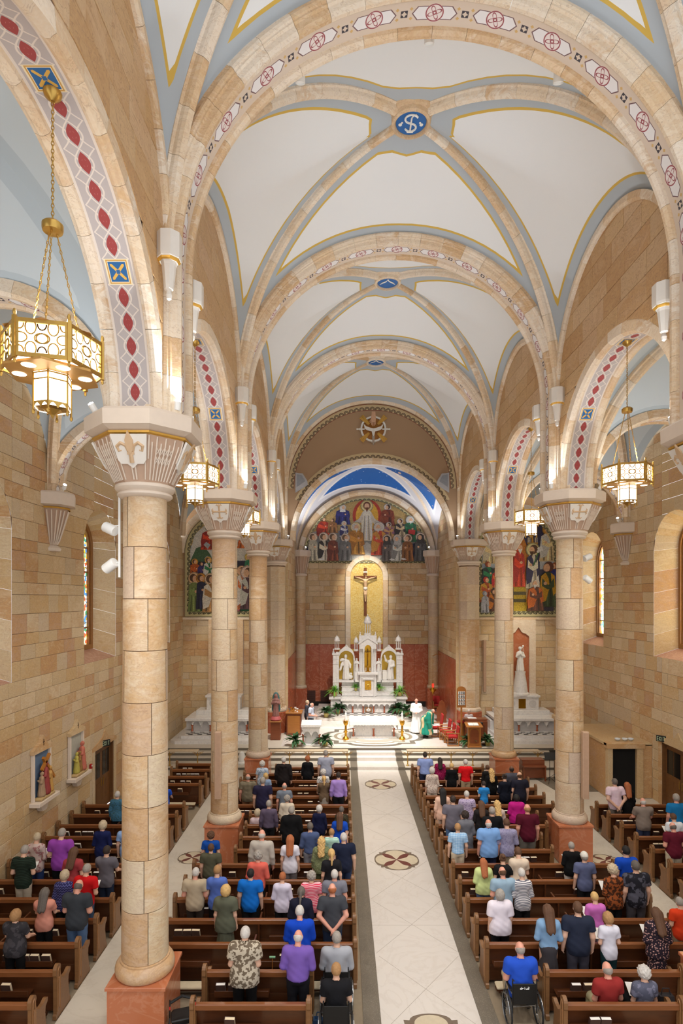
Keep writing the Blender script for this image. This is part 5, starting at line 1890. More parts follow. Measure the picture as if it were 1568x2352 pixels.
for q in (-1, 1):
    MB().box(*sorted((q * 1.72, q * 2.42)), -.55, .7, .6, 1.72, .01).obj('side_pier', MM, ha)
    MB().box(*sorted((q * 1.74, q * 2.52)), -.65, .75, 1.72, 1.86, .02).obj('side_slab', MM, ha)
    MB().box(*sorted((q * 1.9, q * 2.25)), -.57, -.55, .95, 1.6, .005).obj('side_panel', flat((214, 210, 206), .4, name='panel_marble'), ha)
for j, (z0, z1, yy) in enumerate(((1.84, 2.15, .1), (2.15, 2.45, .25), (2.45, 2.75, .4))):
    MB().box(-1.7, 1.7, yy, 1.2, z0, z1 - .04).obj('gradine', MM, ha)
    MB().box(-1.73, 1.73, yy - .03, 1.2, z1 - .04, z1, .01).obj('gradine_edge', MM, ha)
# tabernacle
MB().box(-.55, .55, -.15, .8, 1.84, 3.25, .01).obj('tabernacle_block', MM, ha)
MB().box(-.68, .68, -.28, .85, 3.25, 3.42, .03).obj('tabernacle_cornice', MM, ha)
td = MB().box(-.21, .21, -.2, -.14, 2.28, 2.88, .01).obj('tabernacle_door', M_GOLD, ha)
dr = MB().arc([(-.02, -.008), (-.02, .008), (0, .008), (0, -.008)], .1, 0, 2 * PI, 20, True, False)
dr.uv = None
dr.obj('door_medallion', M_BRASS, td, (0, -.2, 2.58))
MB().tube([(0, -.215, 2.5), (0, -.215, 2.68)], .012, 6).tube([(-.05, -.215, 2.62), (.05, -.215, 2.62)], .012, 6).obj('door_cross', M_BRASS, td)
for q in (-1, 1):
    for zz in (2.36, 2.8):
        MB().ell((q * .13, -.2, zz), (.035, .02, .035), 8, 6).obj('door_boss', M_BRASS, td)
    MB().lathe([(.06, 1.84), (.06, 1.9), (.045, 1.94), (.045, 2.95), (.07, 3.02), (.07, 3.08)], 12, (q * .4, -.2, 0)).obj('tabernacle_column', MM, ha, smooth='auto')
MB().prism([(.36 * math.cos(PI * j / 12), 2.95 + .1 * math.sin(PI * j / 12)) for j in range(13)], -.26, -.15, 'y').obj('tabernacle_pediment', MM, ha)
# exposition throne
for q in (-1, 1):
    for xx, yy in ((.28, .0), (.44, .12)):
        MB().lathe([(.075, 3.42), (.075, 3.5), (.055, 3.54), (.05, 4.7), (.085, 4.82), (.085, 4.92)], 12, (q * xx, yy, 0)).obj('throne_column', MM, ha, smooth='auto')
    MB().box(*sorted((q * .22, q * .56)), .12, .75, 3.42, 4.92).obj('throne_wall', MM, ha)
MB().box(-.24, .24, .62, .68, 3.42, 5.15).obj('throne_gold_back', M_GOLD, ha)
arch = [(-.56, 4.92), (-.22, 4.92)] + [(-.22 * math.cos(PI * j / 10), 4.92 + .26 * math.sin(PI * j / 10)) for j in range(11)] + [(.56, 4.92), (.56, 5.3), (.3, 5.38), (0, 5.72), (-.3, 5.38), (-.56, 5.3)]
MB().prism(arch, -.08, .75, 'y').obj('throne_gable', MM, ha)
MB().prism([(-.62, 5.22), (0, 5.62), (.62, 5.22), (.62, 5.34), (0, 5.82), (-.62, 5.34)], -.14, .75, 'y').obj('gable_coping', MM, ha)
MB().box(-.58, .58, .0, .75, 5.3, 5.78, .02).obj('attic', MM, ha)
for q in (-1, 1):
    MB().lathe([(.07, 5.78), (.07, 5.84), (.03, 5.88), (.045, 5.95), (.0, 6.06)], 8, (q * .5, .1, 0)).obj('finial', MM, ha)


def tempietto(x, y, z, r, h, n=6, nm='pinnacle'):
    """open miniature temple: base, colonnettes, cornice, dome and finial"""
    p = MB().lathe([(r, 0), (r, h * .08), (r * .85, h * .1)], 8, (x, y, z)).obj(nm, MM, ha)
    for i in range(n):
        a = 2 * PI * i / n + PI / n
        MB().lathe([(r * .2, h * .1), (r * .13, h * .14), (r * .12, h * .5), (r * .22, h * .54)], 6, (x + r * .7 * math.cos(a), y + r * .7 * math.sin(a), z)).obj('pinnacle_column', MM, p)
    MB().lathe([(r * .8, h * .54), (r * 1.05, h * .58), (r * 1.05, h * .64), (r * .92, h * .66), (r * .85, h * .74), (r * .6, h * .84), (r * .25, h * .89), (r * .12, h * .9), (r * .18, h * .94), (0.001, h)], 12, (x, y, z)).obj('pinnacle_dome', MM, p, smooth='auto')


tempietto(0, .35, 5.78, .25, 1.42)
for q in (-1, 1):
    tempietto(q * .76, .35, 4.75, .16, 1.0)
    tempietto(q * 2.02, .35, 4.85, .2, .98)
    # retable wing with arched niche
    x0, x1 = sorted((q * .88, q * 1.93))
    xc, rr = (x0 + x1) / 2, .47
    wing = [(x0, 2.75), (xc - rr, 2.75), (xc - rr, 4.3)] + [(xc - rr * math.cos(PI * j / 12), 4.3 + rr * math.sin(PI * j / 12)) for j in range(1, 12)] + [(xc + rr, 4.3), (xc + rr, 2.75), (x1, 2.75), (x1, 4.55), (xc + .42, 4.78), (xc + .2, 4.98), (xc, 5.06), (xc - .2, 4.98), (xc - .42, 4.78), (x0, 4.55)]
    MB().prism(wing, .3, .62, 'y').obj('retable_wing', MM, ha)
    mbn = MB().arc([(-.03, -.03), (-.03, .05), (.03, .05), (.03, -.03)], rr + .04, 0, PI, 14)
    mbn.uv = None
    mbn.obj('niche_moulding', MM, ha, (xc, .28, 4.3))
    MB().box(xc - rr - .02, xc + rr + .02, .6, .66, 2.75, 4.85).obj('niche_gold_back', flat((206, 166, 60), .35, .5, name='niche_gold'), ha)
    MB().box(xc - rr - .02, xc + rr + .02, .1, .62, 2.72, 2.86, .01).obj('niche_shelf', MM, ha)
    for e in (-1, 1):
        MB().lathe([(.06, 2.86), (.06, 2.95), (.042, 2.98), (.04, 4.1), (.07, 4.2), (.07, 4.28)], 10, (xc + e * (rr + .05), .26, 0)).obj('niche_column', MM, ha, smooth='auto')
    for xx in (2.02, 2.22):
        MB().box(*sorted((q * (xx - .13), q * (xx + .07))), .15, .6, 1.86, 4.7 if xx < 2.1 else 4.5, .015).obj('outer_pier', MM, ha)
    MB().box(*sorted((q * 1.86, q * 2.34)), .1, .65, 4.5, 4.62, .02).obj('pier_cornice', MM, ha)
    for zz in (2.7, 3.9, 4.2):
        MB().box(*sorted((q * 1.9, q * 2.3)), .12, .6, zz, zz + .05, .01).obj('pier_band', MM, ha)
    MB().lathe([(.08, 4.62), (.08, 4.7), (.03, 4.74), (.05, 4.82), (.0, 4.92)], 8, (q * 2.25, .35, 0)).obj('finial', MM, ha)
    MB().ell((xc, .4, 5.1), (.07, .05, .07), 8, 6).ell((xc - .08, .4, 5.04), .045, 8, 6).ell((xc + .08, .4, 5.04), .045, 8, 6).obj('leaf_crest', MM, ha)
    st = thing('altar_statue', ('white marble statue with lambs in the left niche of the high altar', 'white marble statue with raised hand in the right niche of the high altar')[q > 0], 'statue', (-.05 + xc, 37.82, 2.87), group='high altar niche statues')
    if q < 0:
        robed('figure', 1.66, M_STATUE, st, (0, 0, 0), 0, arm_l=((-.24, -.08, .8), (-.32, -.14, .55)), arm_r=((.2, -.06, .8), (.2, -.12, .66)), lean=-.03)
        MB().ell((-.25, -.1, 1.32), (.16, .1, .1), 10, 8).ell((-.36, -.14, 1.27), .06, 8, 6).obj('lamb', M_STATUE, st)
        MB().ell((.25, -.08, .2), (.18, .12, .16), 10, 8).ell((.3, -.1, .4), .09, 8, 6).obj('kneeling_lamb', M_STATUE, st)
    else:
        robed('figure', 1.62, M_STATUE, st, (.08, 0, 0), 0, arm_l=((-.24, -.1, 1.05), (-.32, -.14, 1.32)), arm_r=((.18, -.1, .78), (.0, -.2, .72)), lean=.03)
        MB().box(-.44, -.14, -.15, .15, 0, .55, .02).lathe([(.16, .55), (.17, .62), (.05, .64)], 8, (-.29, 0, 0)).obj('altar_block', M_STATUE, st)
    st = thing('altar_angel', 'small marble angel on a bracket, %s of the altar throne' % ST[q > 0], 'statue', (-.05 + q * .72, 37.72, 3.44), group='altar throne angels')
    robed('figure', .85, M_STATUE, st, (0, 0, 0), 0, res=.035)
    MB().prism([(q * .02, .62), (q * .16, .8), (q * .17, .3), (q * .05, .4)], .06, .1, 'y').obj('wing', M_STATUE, st)
    MB().box(q * .72 - .14, q * .72 + .14, .0, .5, 2.76, 3.44, .02).obj('angel_bracket', MM, ha)

ac = thing('altar_crucifix', 'small dark bronze crucifix in the throne of the high altar', 'crucifix', (-.05, 37.62, 3.425))
BRZ = flat((86, 54, 24), .35, .6, name='bronze')
MB().lathe([(.14, 0), (.14, .04), (.05, .1), (.03, .3), (.045, .34), (.02, .4)], 12).obj('foot', M_GOLD, ac, smooth='auto')
MB().box(-.022, .022, -.02, .02, .4, 1.5).box(-.2, .2, -.02, .02, 1.26, 1.31).obj('cross', BRZ, ac)
MB().tube([(0, -.04, .75), (.01, -.05, 1.0), (0, -.04, 1.2)], [.015, .03, .035], 6).tube([(-.17, -.03, 1.28), (0, -.04, 1.2), (.17, -.03, 1.28)], .013, 6).ell((0, -.05, 1.27), .03, 8, 6).obj('corpus', M_GOLD, ac)
for q in (-1, 1):
    cd = thing('altar_candle', 'short white candle %s of the throne crucifix' % ('left', 'right')[q > 0], 'candle', (-.05 + q * .13, 37.42, 3.425), group='throne candles')
    MB().lathe([(.05, 0), (.05, .02), (.025, .05)], 10).obj('holder', M_GOLD, cd)
    MB().lathe([(.025, .05), (.025, .28), (.004, .285)], 10).obj('wax', M_WHITE, cd)

# large crucifix on the gold niche
cr = thing('crucifix', 'large wooden crucifix with pale corpus hanging on the gold niche', 'crucifix', (-.1, 40.3, 0))
CW = wood('cross_oak', rgb(96, 48, 16), rgb(140, 82, 30), .4)
MB().box(-.1, .1, -.06, .06, 7.0, 10.36, .01).obj('upright', CW, cr)
MB().box(-.8, .8, -.07, .05, 9.62, 9.8, .01).obj('crossbeam', CW, cr)
MB().box(-.14, .14, -.09, -.06, 10.02, 10.12).obj('title_board', M_WHITE, cr)
bpts = [('c', (0, -.16, 8.95), (0, -.2, 9.4), .10, .13), ('c', (-.1, -.18, 9.5), (.1, -.18, 9.5), .09, .09), ('c', (0, -.17, 9.5), (.02, -.22, 9.62), .05, .05), ('e', (.03, -.24, 9.7), (.075, .085, .11)), ('c', (-.12, -.17, 9.53), (-.4, -.15, 9.63), .05, .04), ('c', (-.4, -.15, 9.63), (-.72, -.12, 9.71), .04, .03), ('c', (.12, -.17, 9.53), (.4, -.15, 9.63), .05, .04), ('c', (.4, -.15, 9.63), (.72, -.12, 9.71), .04, .03),
        ('c', (-.06, -.16, 8.92), (-.05, -.24, 8.5), .085, .06), ('c', (.06, -.16, 8.92), (.04, -.24, 8.5), .085, .06), ('c', (-.05, -.24, 8.5), (-.02, -.14, 8.1), .058, .035), ('c', (.04, -.24, 8.5), (.02, -.14, 8.1), .058, .035), ('c', (0, -.15, 8.1), (0, -.2, 8.0), .04, .03)]
link('corpus', sd_mesh('corpus', lambda P: sd_eval(P, bpts, .04), (-.85, -.42, 7.9), (.85, .05, 9.9), .03, flat((226, 190, 150), .5, name='painted_flesh')), cr)
MB().lathe([(.13, -.12), (.15, 0), (.13, .1)], 12, (0, -.16, 8.9)).obj('loincloth', M_WHITE, cr, smooth=True)
MB().lathe([(.095, 0), (.11, .03), (.095, .06)], 10, (.03, -.24, 9.73)).obj('crown_of_thorns', BRZ, cr)
light('SPOT', (-.05, 36.2, 13.6), 1800, (1, .93, .8), .12, (-.1, 40.3, 9.2), 42, .7)

# ------------------------------------------------------------------ lanterns hung from the arcade crowns
gp = G('lantern_glass', .5)
gp.col((.95, .9, .8)).emit((1.0, .94, .83), 3.2)
M_LGLASS = gp.mat


def lantern_meshes():
    m = {}
    R, H = .60, .46
    ap = R * math.cos(PI / 6)
    m['pane'] = MB().box(-R / 2 + .03, R / 2 - .03, -ap + .02, -ap + .03, .03, H - .03).mesh('pane', M_LGLASS)
    fr = MB().box(-R / 2, R / 2, -ap - .012, -ap + .012, 0, .05).box(-R / 2, R / 2, -ap - .012, -ap + .012, H - .05, H).box(-R / 2, -R / 2 + .045, -ap - .012, -ap + .012, .05, H - .05).box(R / 2 - .045, R / 2, -ap - .012, -ap + .012, .05, H - .05)
    m['panel_frame'] = fr.mesh('panel_frame', M_BRASS)
    tr = MB()
    y = -ap - .004
    def loop(cx, cz, rx, rz, a0=0, a1=360, n=14):
        pts = [(cx + rx * math.cos(math.radians(a0 + (a1 - a0) * i / n)), y, cz + rz * math.sin(math.radians(a0 + (a1 - a0) * i / n))) for i in range(n + (0 if a1 - a0 == 360 else 1))]
        tr.tube(pts, .009, 4, a1 - a0 == 360)
    for cx in (-.125, .125):
        for cz in (.10, .36):
            loop(cx, cz, .06, .085)
        loop(cx - .115, .23, .075, .06)
        loop(cx + .115, .23, .075, .06)
        for dx in (-.125, .125):
            for cz in (.06, .40):
                loop(cx + dx, cz, .05, .07, 0, 180, 8) if cz < .2 else loop(cx + dx, cz, .05, .07, 180, 360, 8)
    m['tracery'] = tr.mesh('tracery', M_BRASS)
    m['corner_post'] = MB().box(-.022, .022, -R - .022, -R + .022, -.02, H + .02).ell((0, -R, H + .06), (.022, .022, .045), 8, 6).ell((0, -R, -.05), (.018, .018, .035), 8, 6).mesh('corner_post', M_BRASS)
    bt = MB().lathe([(R - .02, 0), (R - .02, -.03), (.24, -.03)], 6, a0=-PI / 2, a1=1.5 * PI, cap=False).lathe([(R - .02, H), (R * .4, H + .03), (.05, H + .05)], 6, a0=-PI / 2, a1=1.5 * PI, cap=False)
    m['bottom_plate'] = bt.mesh('bottom_plate', flat((196, 150, 84), .4, .5, name='brass_plate'))
    m['downlight'] = MB().lathe([(.085, -.034), (.075, -.03), (.0, -.036)], 16, cap=False).mesh('downlight', M_LGLASS)
    r2 = .225
    lo = MB().lathe([(r2, -.03), (r2, -.46)], 6, a0=-PI / 2, a1=1.5 * PI, cap=False)
    m['lower_glass'] = lo.mesh('lower_glass', M_LGLASS)
    lf = MB()
    for i in range(6):
        a = -PI / 2 + i * PI / 3
        b = a + PI / 3
        p0, p1 = (r2 * math.cos(a), r2 * math.sin(a)), (r2 * math.cos(b), r2 * math.sin(b))
        lf.tube([(p0[0] * 1.02, p0[1] * 1.02, -.03), (p0[0] * 1.02, p0[1] * 1.02, -.5)], .013, 5)
        lf.ell((p0[0] * 1.02, p0[1] * 1.02, -.53), (.02, .02, .035), 6, 5)
        for z in (-.04, -.12):
            lf.tube([(p0[0] * 1.02, p0[1] * 1.02, z), (p1[0] * 1.02, p1[1] * 1.02, z)], .01, 4)
        n = 8
        prev = None
        for j in range(n):
            t0, t1 = j / n, (j + 1) / n
            q = lambda t: (1.015 * (p0[0] + (p1[0] - p0[0]) * t), 1.015 * (p0[1] + (p1[1] - p0[1]) * t))
            zz = lambda t: -.49 + .07 * abs(math.sin(2 * PI * t))
            a_, b_ = q(t0), q(t1)
            lf.add([(a_[0], a_[1], -.40), (b_[0], b_[1], -.40), (b_[0], b_[1], zz(t1)), (a_[0], a_[1], zz(t0))], [(0, 1, 2, 3)])
    lf.lathe([(r2, -.45), (.12, -.47), (.03, -.53), (.0, -.58)], 6, a0=-PI / 2, a1=1.5 * PI, cap=False)
    m['lower_cage'] = lf.mesh('lower_cage', M_BRASS)
    return m


LM = lantern_meshes()


def chain(mb, a, b, r=.018, pitch=.05):
    a, b = Vector(a), Vector(b)
    d = b - a
    n = max(2, int(d.length / pitch))
    q = Vector((0, 0, 1)).rotation_difference(d.normalized()).to_matrix().to_4x4()
    for i in range(n):
        M = Matrix.Translation(a + d * ((i + .5) / n)) @ q @ Matrix.Rotation(PI / 2 * (i % 2), 4, 'Z')
        pts = [M @ Vector((r * math.cos(t), 0, (r + pitch * .32) * math.sin(t))) for t in [2 * PI * j / 6 for j in range(6)]]
        mb.tube(pts, .006, 4, True)


for s in (-1, 1):
    for k in range(0, 3):
        y = (D[k] + D[k + 1]) / 2 + (.2 if k == 0 else 0)
        zb = 11.1
        L = thing('lantern', 'hexagonal brass lantern hanging in the %s arcade arch %s' % (ST[s > 0], ORD[k]), 'lantern', (s * HX, y, zb), (0, 0, math.radians(14) * (1 if s < 0 else -1)), group='brass lanterns in the arcades')
        link('bottom_plate', LM['bottom_plate'], L)
        link('lower_glass', LM['lower_glass'], L)
        link('lower_cage', LM['lower_cage'], L)
        for i in range(6):
            r = (0, 0, i * PI / 3)
            pf = link('panel_frame', LM['panel_frame'], L, rot=r)
            link('pane', LM['pane'], pf)
            link('tracery', LM['tracery'], pf)
            link('corner_post', LM['corner_post'], L, rot=(0, 0, i * PI / 3 + PI / 6))
            a = i * PI / 3
            link('downlight', LM['downlight'], L, (.39 * math.cos(a), .39 * math.sin(a), -.0))
        mb = MB()
        chain(mb, (0, 0, 1.95), (0, 0, 3.56))
        mb.obj('chain', M_BRASS, L)
        for i in range(3):
            a = i * 2 * PI / 3 + PI / 6
            mb = MB()
            chain(mb, (.36 * math.cos(a), .36 * math.sin(a), .49), (.05 * math.cos(a), .05 * math.sin(a), 1.84), .012)
            mb.obj('chain', M_BRASS, L)
        MB().lathe([(.0, 1.83), (.12, 1.84), (.13, 1.87), (.13, 1.93), (.10, 1.96), (.0, 1.98)], 20, cap=False).obj('chain_hub', M_BRASS, L, smooth='auto')
        MB().lathe([(.03, 3.52), (.1, 3.58), (.12, 3.645)], 16).obj('ceiling_rose', M_BRASS, L, smooth='auto')
        light('SPOT', (s * HX, y, zb - .62), P_LANTERN, (1, .94, .85), .25, (s * HX, y, 0), 165, .6)
        light('POINT', (s * HX, y, zb + .75), P_LANTERN * .12, (1, .94, .85), .15)

# ------------------------------------------------------------------ doors, exit signs, stations, alarm
M_DOOR = wood('door_oak', rgb(92, 58, 30), rgb(134, 90, 50), .4)


def text_strokes(mb, txt, x0, z0, h, w, gap, y, r):
    seg = {'a': ((0, 1), (1, 1)), 'b': ((1, 1), (1, .5)), 'c': ((1, .5), (1, 0)), 'd': ((0, 0), (1, 0)), 'e': ((0, .5), (0, 0)), 'f': ((0, 1), (0, .5)), 'g': ((0, .5), (1, .5)),
           'x': ((0, 0), (1, 1)), 'y': ((0, 1), (1, 0)), 'm': ((.5, 0), (.5, 1))}
    ch = {'E': 'adefg', 'X': 'xy', 'I': 'm', 'T': 'am', '0': 'abcdef', '1': 'bc', '2': 'abged', '3': 'abgcd', '4': 'fgbc', '5': 'afgcd', '6': 'afgcde', '7': 'abc', '8': 'abcdefg', '9': 'abcdfg', 'd': 'bcdeg', 'r': 'eg', 'i': 'm', 'v': 'cde', 'e': 'abged'}
    for i, c in enumerate(txt):
        for q in ch[c]:
            (a, b), (e, f) = seg[q]
            ox = x0 + i * (w + gap)
            mb.tube([(ox + a * w, y, z0 + b * h), (ox + e * w, y, z0 + f * h)], r, 4)


def exit_sign(parent_loc, rotz, label):
    t = thing('exit_sign', label, 'sign', parent_loc, (0, 0, rotz), group='exit signs')
    MB().box(-.18, .18, -.03, .03, -.12, .12, .01).obj('case', M_BLACK, t)
    m = MB()
    text_strokes(m, 'EXIT', -.14, -.075, .15, .05, .025, -.034, .009)
    m.obj('lettering', flat((206, 226, 190), .4, name='pale_green_letter'), t)


def door(n, s, y0, y1, label):
    d = structure('door_%d' % n, label, 'door')
    x = s * (WX + .12)
    mid = (y0 + y1) / 2
    for a, b in ((y0 + .06, mid - .01), (mid + .01, y1 - .06)):
        lf = MB().box(*sorted((x, x + s * .05)), a, b, 0, 2.44, .01).obj('door_leaf', M_DOOR, d)
        for j in range(2):
            for zz in (.35, 1.3):
                w = (b - a - .24) / 2
                MB().box(*sorted((x - s * .012, x)), a + .1 + j * (w + .04), a + .1 + j * (w + .04) + w, zz, zz + (.75 if zz < 1 else .95), .006).obj('panel', M_DOOR if zz < 1 else flat((30, 26, 24), .15, name='dark_glass'), lf)
        MB().tube([(x - s * .06, (b if a < mid else a) - (.08 if a < mid else -.08), .95), (x - s * .06, (b if a < mid else a) - (.08 if a < mid else -.08), 1.25)], .014, 8).obj('handle', M_BRASS, lf)
    fr = MB()
    for a, b in ((y0, y0 + .07), (y1 - .07, y1)):
        fr.box(*sorted((s * WX, s * (WX + .25))), a, b, 0, 2.5)
    fr.box(*sorted((s * WX, s * (WX + .25))), y0, y1, 2.44, 2.5)
    fr.obj('door_frame', M_DOOR, d)
    hd = MB().prism([(y0 - .2, 2.5), (y1 + .2, 2.5), (y1 + .2, 2.62), (mid + .5, 2.78), (mid + .22, 2.86), (mid, 3.12), (mid - .22, 2.86), (mid - .5, 2.78), (y0 - .2, 2.62)], s * WX, s * (WX - .06), 'x')
    hd.obj('stone_head', S_WALL, d, tone=.75)
    for a, b in ((y0 - .2, y0), (y1, y1 + .2)):
        MB().box(*sorted((s * WX, s * (WX - .05))), a, b, 0, 2.5, .01).obj('stone_jamb', S_WALL, d, tone=.5)


door(1, -1, 21.45, 23.25, 'oak double door in the left aisle wall under an exit sign')
door(2, 1, 20.6, 22.9, 'oak double door in the right aisle wall under an exit sign')
exit_sign((-WX + .12, 22.2, 2.62), PI / 2 * .55, 'lit exit sign over the left aisle door')
exit_sign((WX - .12, 22.75, 2.66), -PI / 2 * .5, 'lit exit sign over the right aisle door')
al = thing('fire_alarm', 'red fire alarm box on the wall beside the left aisle door', 'alarm', (-WX + .05, 21.05, 2.05))
MB().box(-.03, .04, -.06, .06, -.09, .09, .01).obj('case', flat((176, 30, 30), .4, name='alarm_red'), al)
MB().lathe([(.03, 0), (.025, .02), (0, .025)], 10).obj('strobe', M_LAMPWHITE, al, (.04, 0, .03), (0, PI / 2, 0))

# small figures for the stations of the cross
def mini(mb_parent, loc, h, col, arm=None, lean=0.0):
    return robed('figure', h, flat(col, .6, name='painted_plaster'), mb_parent, loc, -PI / 2 * .6, arm_r=arm, lean=lean, res=.045)


for i, y in enumerate((17.55, 19.85)):
    t = thing('station_of_the_cross', ('carved station in stone frame with a large wooden cross, nearer the loft', 'carved station in stone frame with two small soldiers, beside the left door')[i], 'relief', (-WX + .02, y, 0), group='stations on the left aisle wall')
    MB().box(0, .32, -.62, .62, 2.02, 2.14, .01).obj('shelf', M_CAST, t)
    MB().prism([(-.3, 2.02), (.3, 2.02), (.12, 1.75), (-.12, 1.75)], 0, .16, 'x').obj('bracket', M_CAST, t)
    for a, b in ((-.52, -.44), (.44, .52)):
        MB().box(.0, .10, a, b, 2.14, 3.6, .01).obj('jamb', M_CAST, t)
    MB().prism([(-.56, 3.55), (.56, 3.55), (.56, 3.66), (.3, 3.78), (.14, 3.82), (0, 4.05), (-.14, 3.82), (-.3, 3.78), (-.56, 3.66)], 0, .12, 'x').obj('pediment', S_WALL, t, tone=.7)
    MB().box(.121, .13, -.012, .012, 3.72, 3.92).box(.121, .13, -.05, .05, 3.82, 3.845).obj('cross_mark', BRZ, t)
    MB().box(.0, .02, -.44, .44, 2.14, 3.55).obj('painted_back', flat((96, 120, 150) if i == 0 else (176, 176, 166), .7, name='painted_sky'), t)
    MB().box(.04, .28, -.42, .42, 2.142, 2.24, .03).obj('rocky_base', flat((190, 160, 110), .8, name='plaster_ground'), t)
    if i == 0:
        for (yy, h, c, ln) in ((-.22, .75, (170, 140, 110), .05), (.0, 1.0, (150, 60, 56), -.04), (.25, .8, (196, 150, 80), .06)):
            mini(t, (.17, yy, 2.24), h, c, lean=ln)
        b1 = MB()
        b1.M = Matrix.Translation((.18, .05, 3.15)) @ Matrix.Rotation(math.radians(40), 4, 'X')
        b1.box(-.04, .04, -.04, .04, -.7, .3).box(-.04, .04, -.3, .3, .05, .13)
        b1.obj('cross', flat((176, 112, 40), .5, name='painted_cross'), t)
    else:
        for (yy, h, c) in ((-.22, .72, (190, 176, 80)), (.18, 1.0, (196, 110, 90)), (.0, .7, (150, 110, 60))):
            mini(t, (.17, yy, 2.24), h, c)
    light('SPOT', (-WX + 1.2, y + .0, 5.2), 26, (1, .85, .6), .05, (-WX + .1, y, 2.8), 34, .6)

# confessional in the right aisle
cf = thing('confessional', 'low stone confessional with dark doorways against the right aisle wall', 'confessional', (0, 0, 0))
for a, b in ((9.15, 9.35), (10.35, 10.6)):
    MB().box(a, b, 23.55, 23.8, 0, 2.05, .01).obj('stone_jamb', S_WALL, cf, tone=.2)
MB().box(9.1, 10.66, 23.5, 23.85, 2.05, 2.28, .015).obj('lintel', S_WALL, cf, tone=.6)
MB().box(10.6, 10.98, 23.6, 27.2, 0, 2.2, .01).obj('side_wall', S_WALL, cf, tone=.4)
MB().box(9.35, 10.35, 23.72, 23.78, 0, 2.05).obj('doorway_shade', flat((9, 8, 8), .95, name='doorway_shade'), cf)  # black sheet, paints the shade inside the open doorway
MB().box(9.15, 9.25, 23.8, 27.2, 0, 2.15, .01).obj('partition', S_WALL, cf, tone=.1)
MB().box(9.1, 10.98, 23.6, 27.3, 2.15, 2.26, .01).obj('roof_slab', S_WALL, cf, tone=.3)
MB().box(8.2, 8.42, 26.6, 27.0, 0, 3.0, .01).obj('stone_jamb', S_WALL, cf, tone=.3)
MB().box(8.9, 9.15, 26.6, 27.0, 0, 3.0, .01).obj('stone_jamb', S_WALL, cf, tone=.5)
MB().prism([(8.1, 2.6), (9.2, 2.6), (9.2, 2.75), (8.8, 2.9), (8.65, 3.1), (8.5, 2.9), (8.1, 2.75)], 26.55, 27.0, 'y').obj('ogee_head', S_WALL, cf, tone=.55)
MB().box(8.42, 8.9, 26.8, 26.86, 0, 2.6).obj('doorway_shade', flat((9, 8, 8), .95, name='doorway_shade'), cf)  # shade of the farther doorway, painted as a black sheet
for j, x in enumerate((9.75, 10.05, 10.3)):
    b = thing('clear_bowl', 'small clear glass bowl, %s on the confessional roof' % ('leftmost', 'middle', 'rightmost')[j], 'bowl', (x, 24.0, 2.282), group='glass bowls on the confessional')
    MB().lathe([(.05, 0), (.1, .03), (.12, .09), (.11, .09), (.09, .035), (.0, .02)], 14, cap=False).obj('bowl', flat((216, 220, 222), .1, name='pale_glass'), b, smooth=True)
ds = thing('school_desk', 'small wooden desk with tilted top beside the dark doorway', 'desk', (8.15, 24.6, 0), (0, 0, .5))
b1 = MB()
b1.M = Matrix.Translation((0, 0, .72)) @ Matrix.Rotation(.35, 4, 'X')
b1.box(-.32, .32, -.24, .24, -.015, .015, .006).obj('desktop', M_OAK, ds)
for sx in (-1, 1):
    for sy in (-1, 1):
        MB().tube([(sx * .26, sy * .16, 0), (sx * .26, sy * .16, .66 + sy * .06)], .014, 6).obj('leg', M_BLACK, ds)
for j, (x, y) in enumerate(((7.5, 25.6), (7.85, 26.0))):
    ms = thing('music_stand', 'black folding music stand %s of the confessional' % ('farther left', 'just left')[j], 'music stand', (x, y, 0), (0, 0, .3 * j), group='music stands by the confessional')
    MB().tube([(0, 0, .1), (0, 0, 1.15)], .014, 6).obj('pole', M_BLACK, ms)
    for a in range(3):
        q = a * 2 * PI / 3
        MB().tube([(0, 0, .25), (.28 * math.cos(q), .28 * math.sin(q), .01)], .01, 6).obj('leg', M_BLACK, ms)
    b1 = MB()
    b1.M = Matrix.Translation((0, -.03, 1.2)) @ Matrix.Rotation(-.5, 4, 'X')
    b1.box(-.24, .24, -.01, .01, -.16, .16).box(-.24, .24, -.06, .01, -.17, -.155).obj('desk', M_BLACK, ms)
kb = thing('keyboard_cabinet', 'brown wooden keyboard cabinet beside the right column', 'cabinet', (6.9, 26.2, 0))
MB().box(-.5, .5, -.25, .25, .1, .85, .01).obj('case', M_MAHOG, kb)
MB().box(-.52, .52, -.45, .25, .62, .68, .01).obj('key_shelf', M_MAHOG, kb)
MB().box(-.52, .52, -.2, .27, .85, .9, .01).obj('lid', M_MAHOG, kb)
for sx in (-1, 1):
    MB().box(sx * .48 - .03, sx * .48 + .03, -.42, -.36, 0, .62).obj('leg', M_MAHOG, kb)

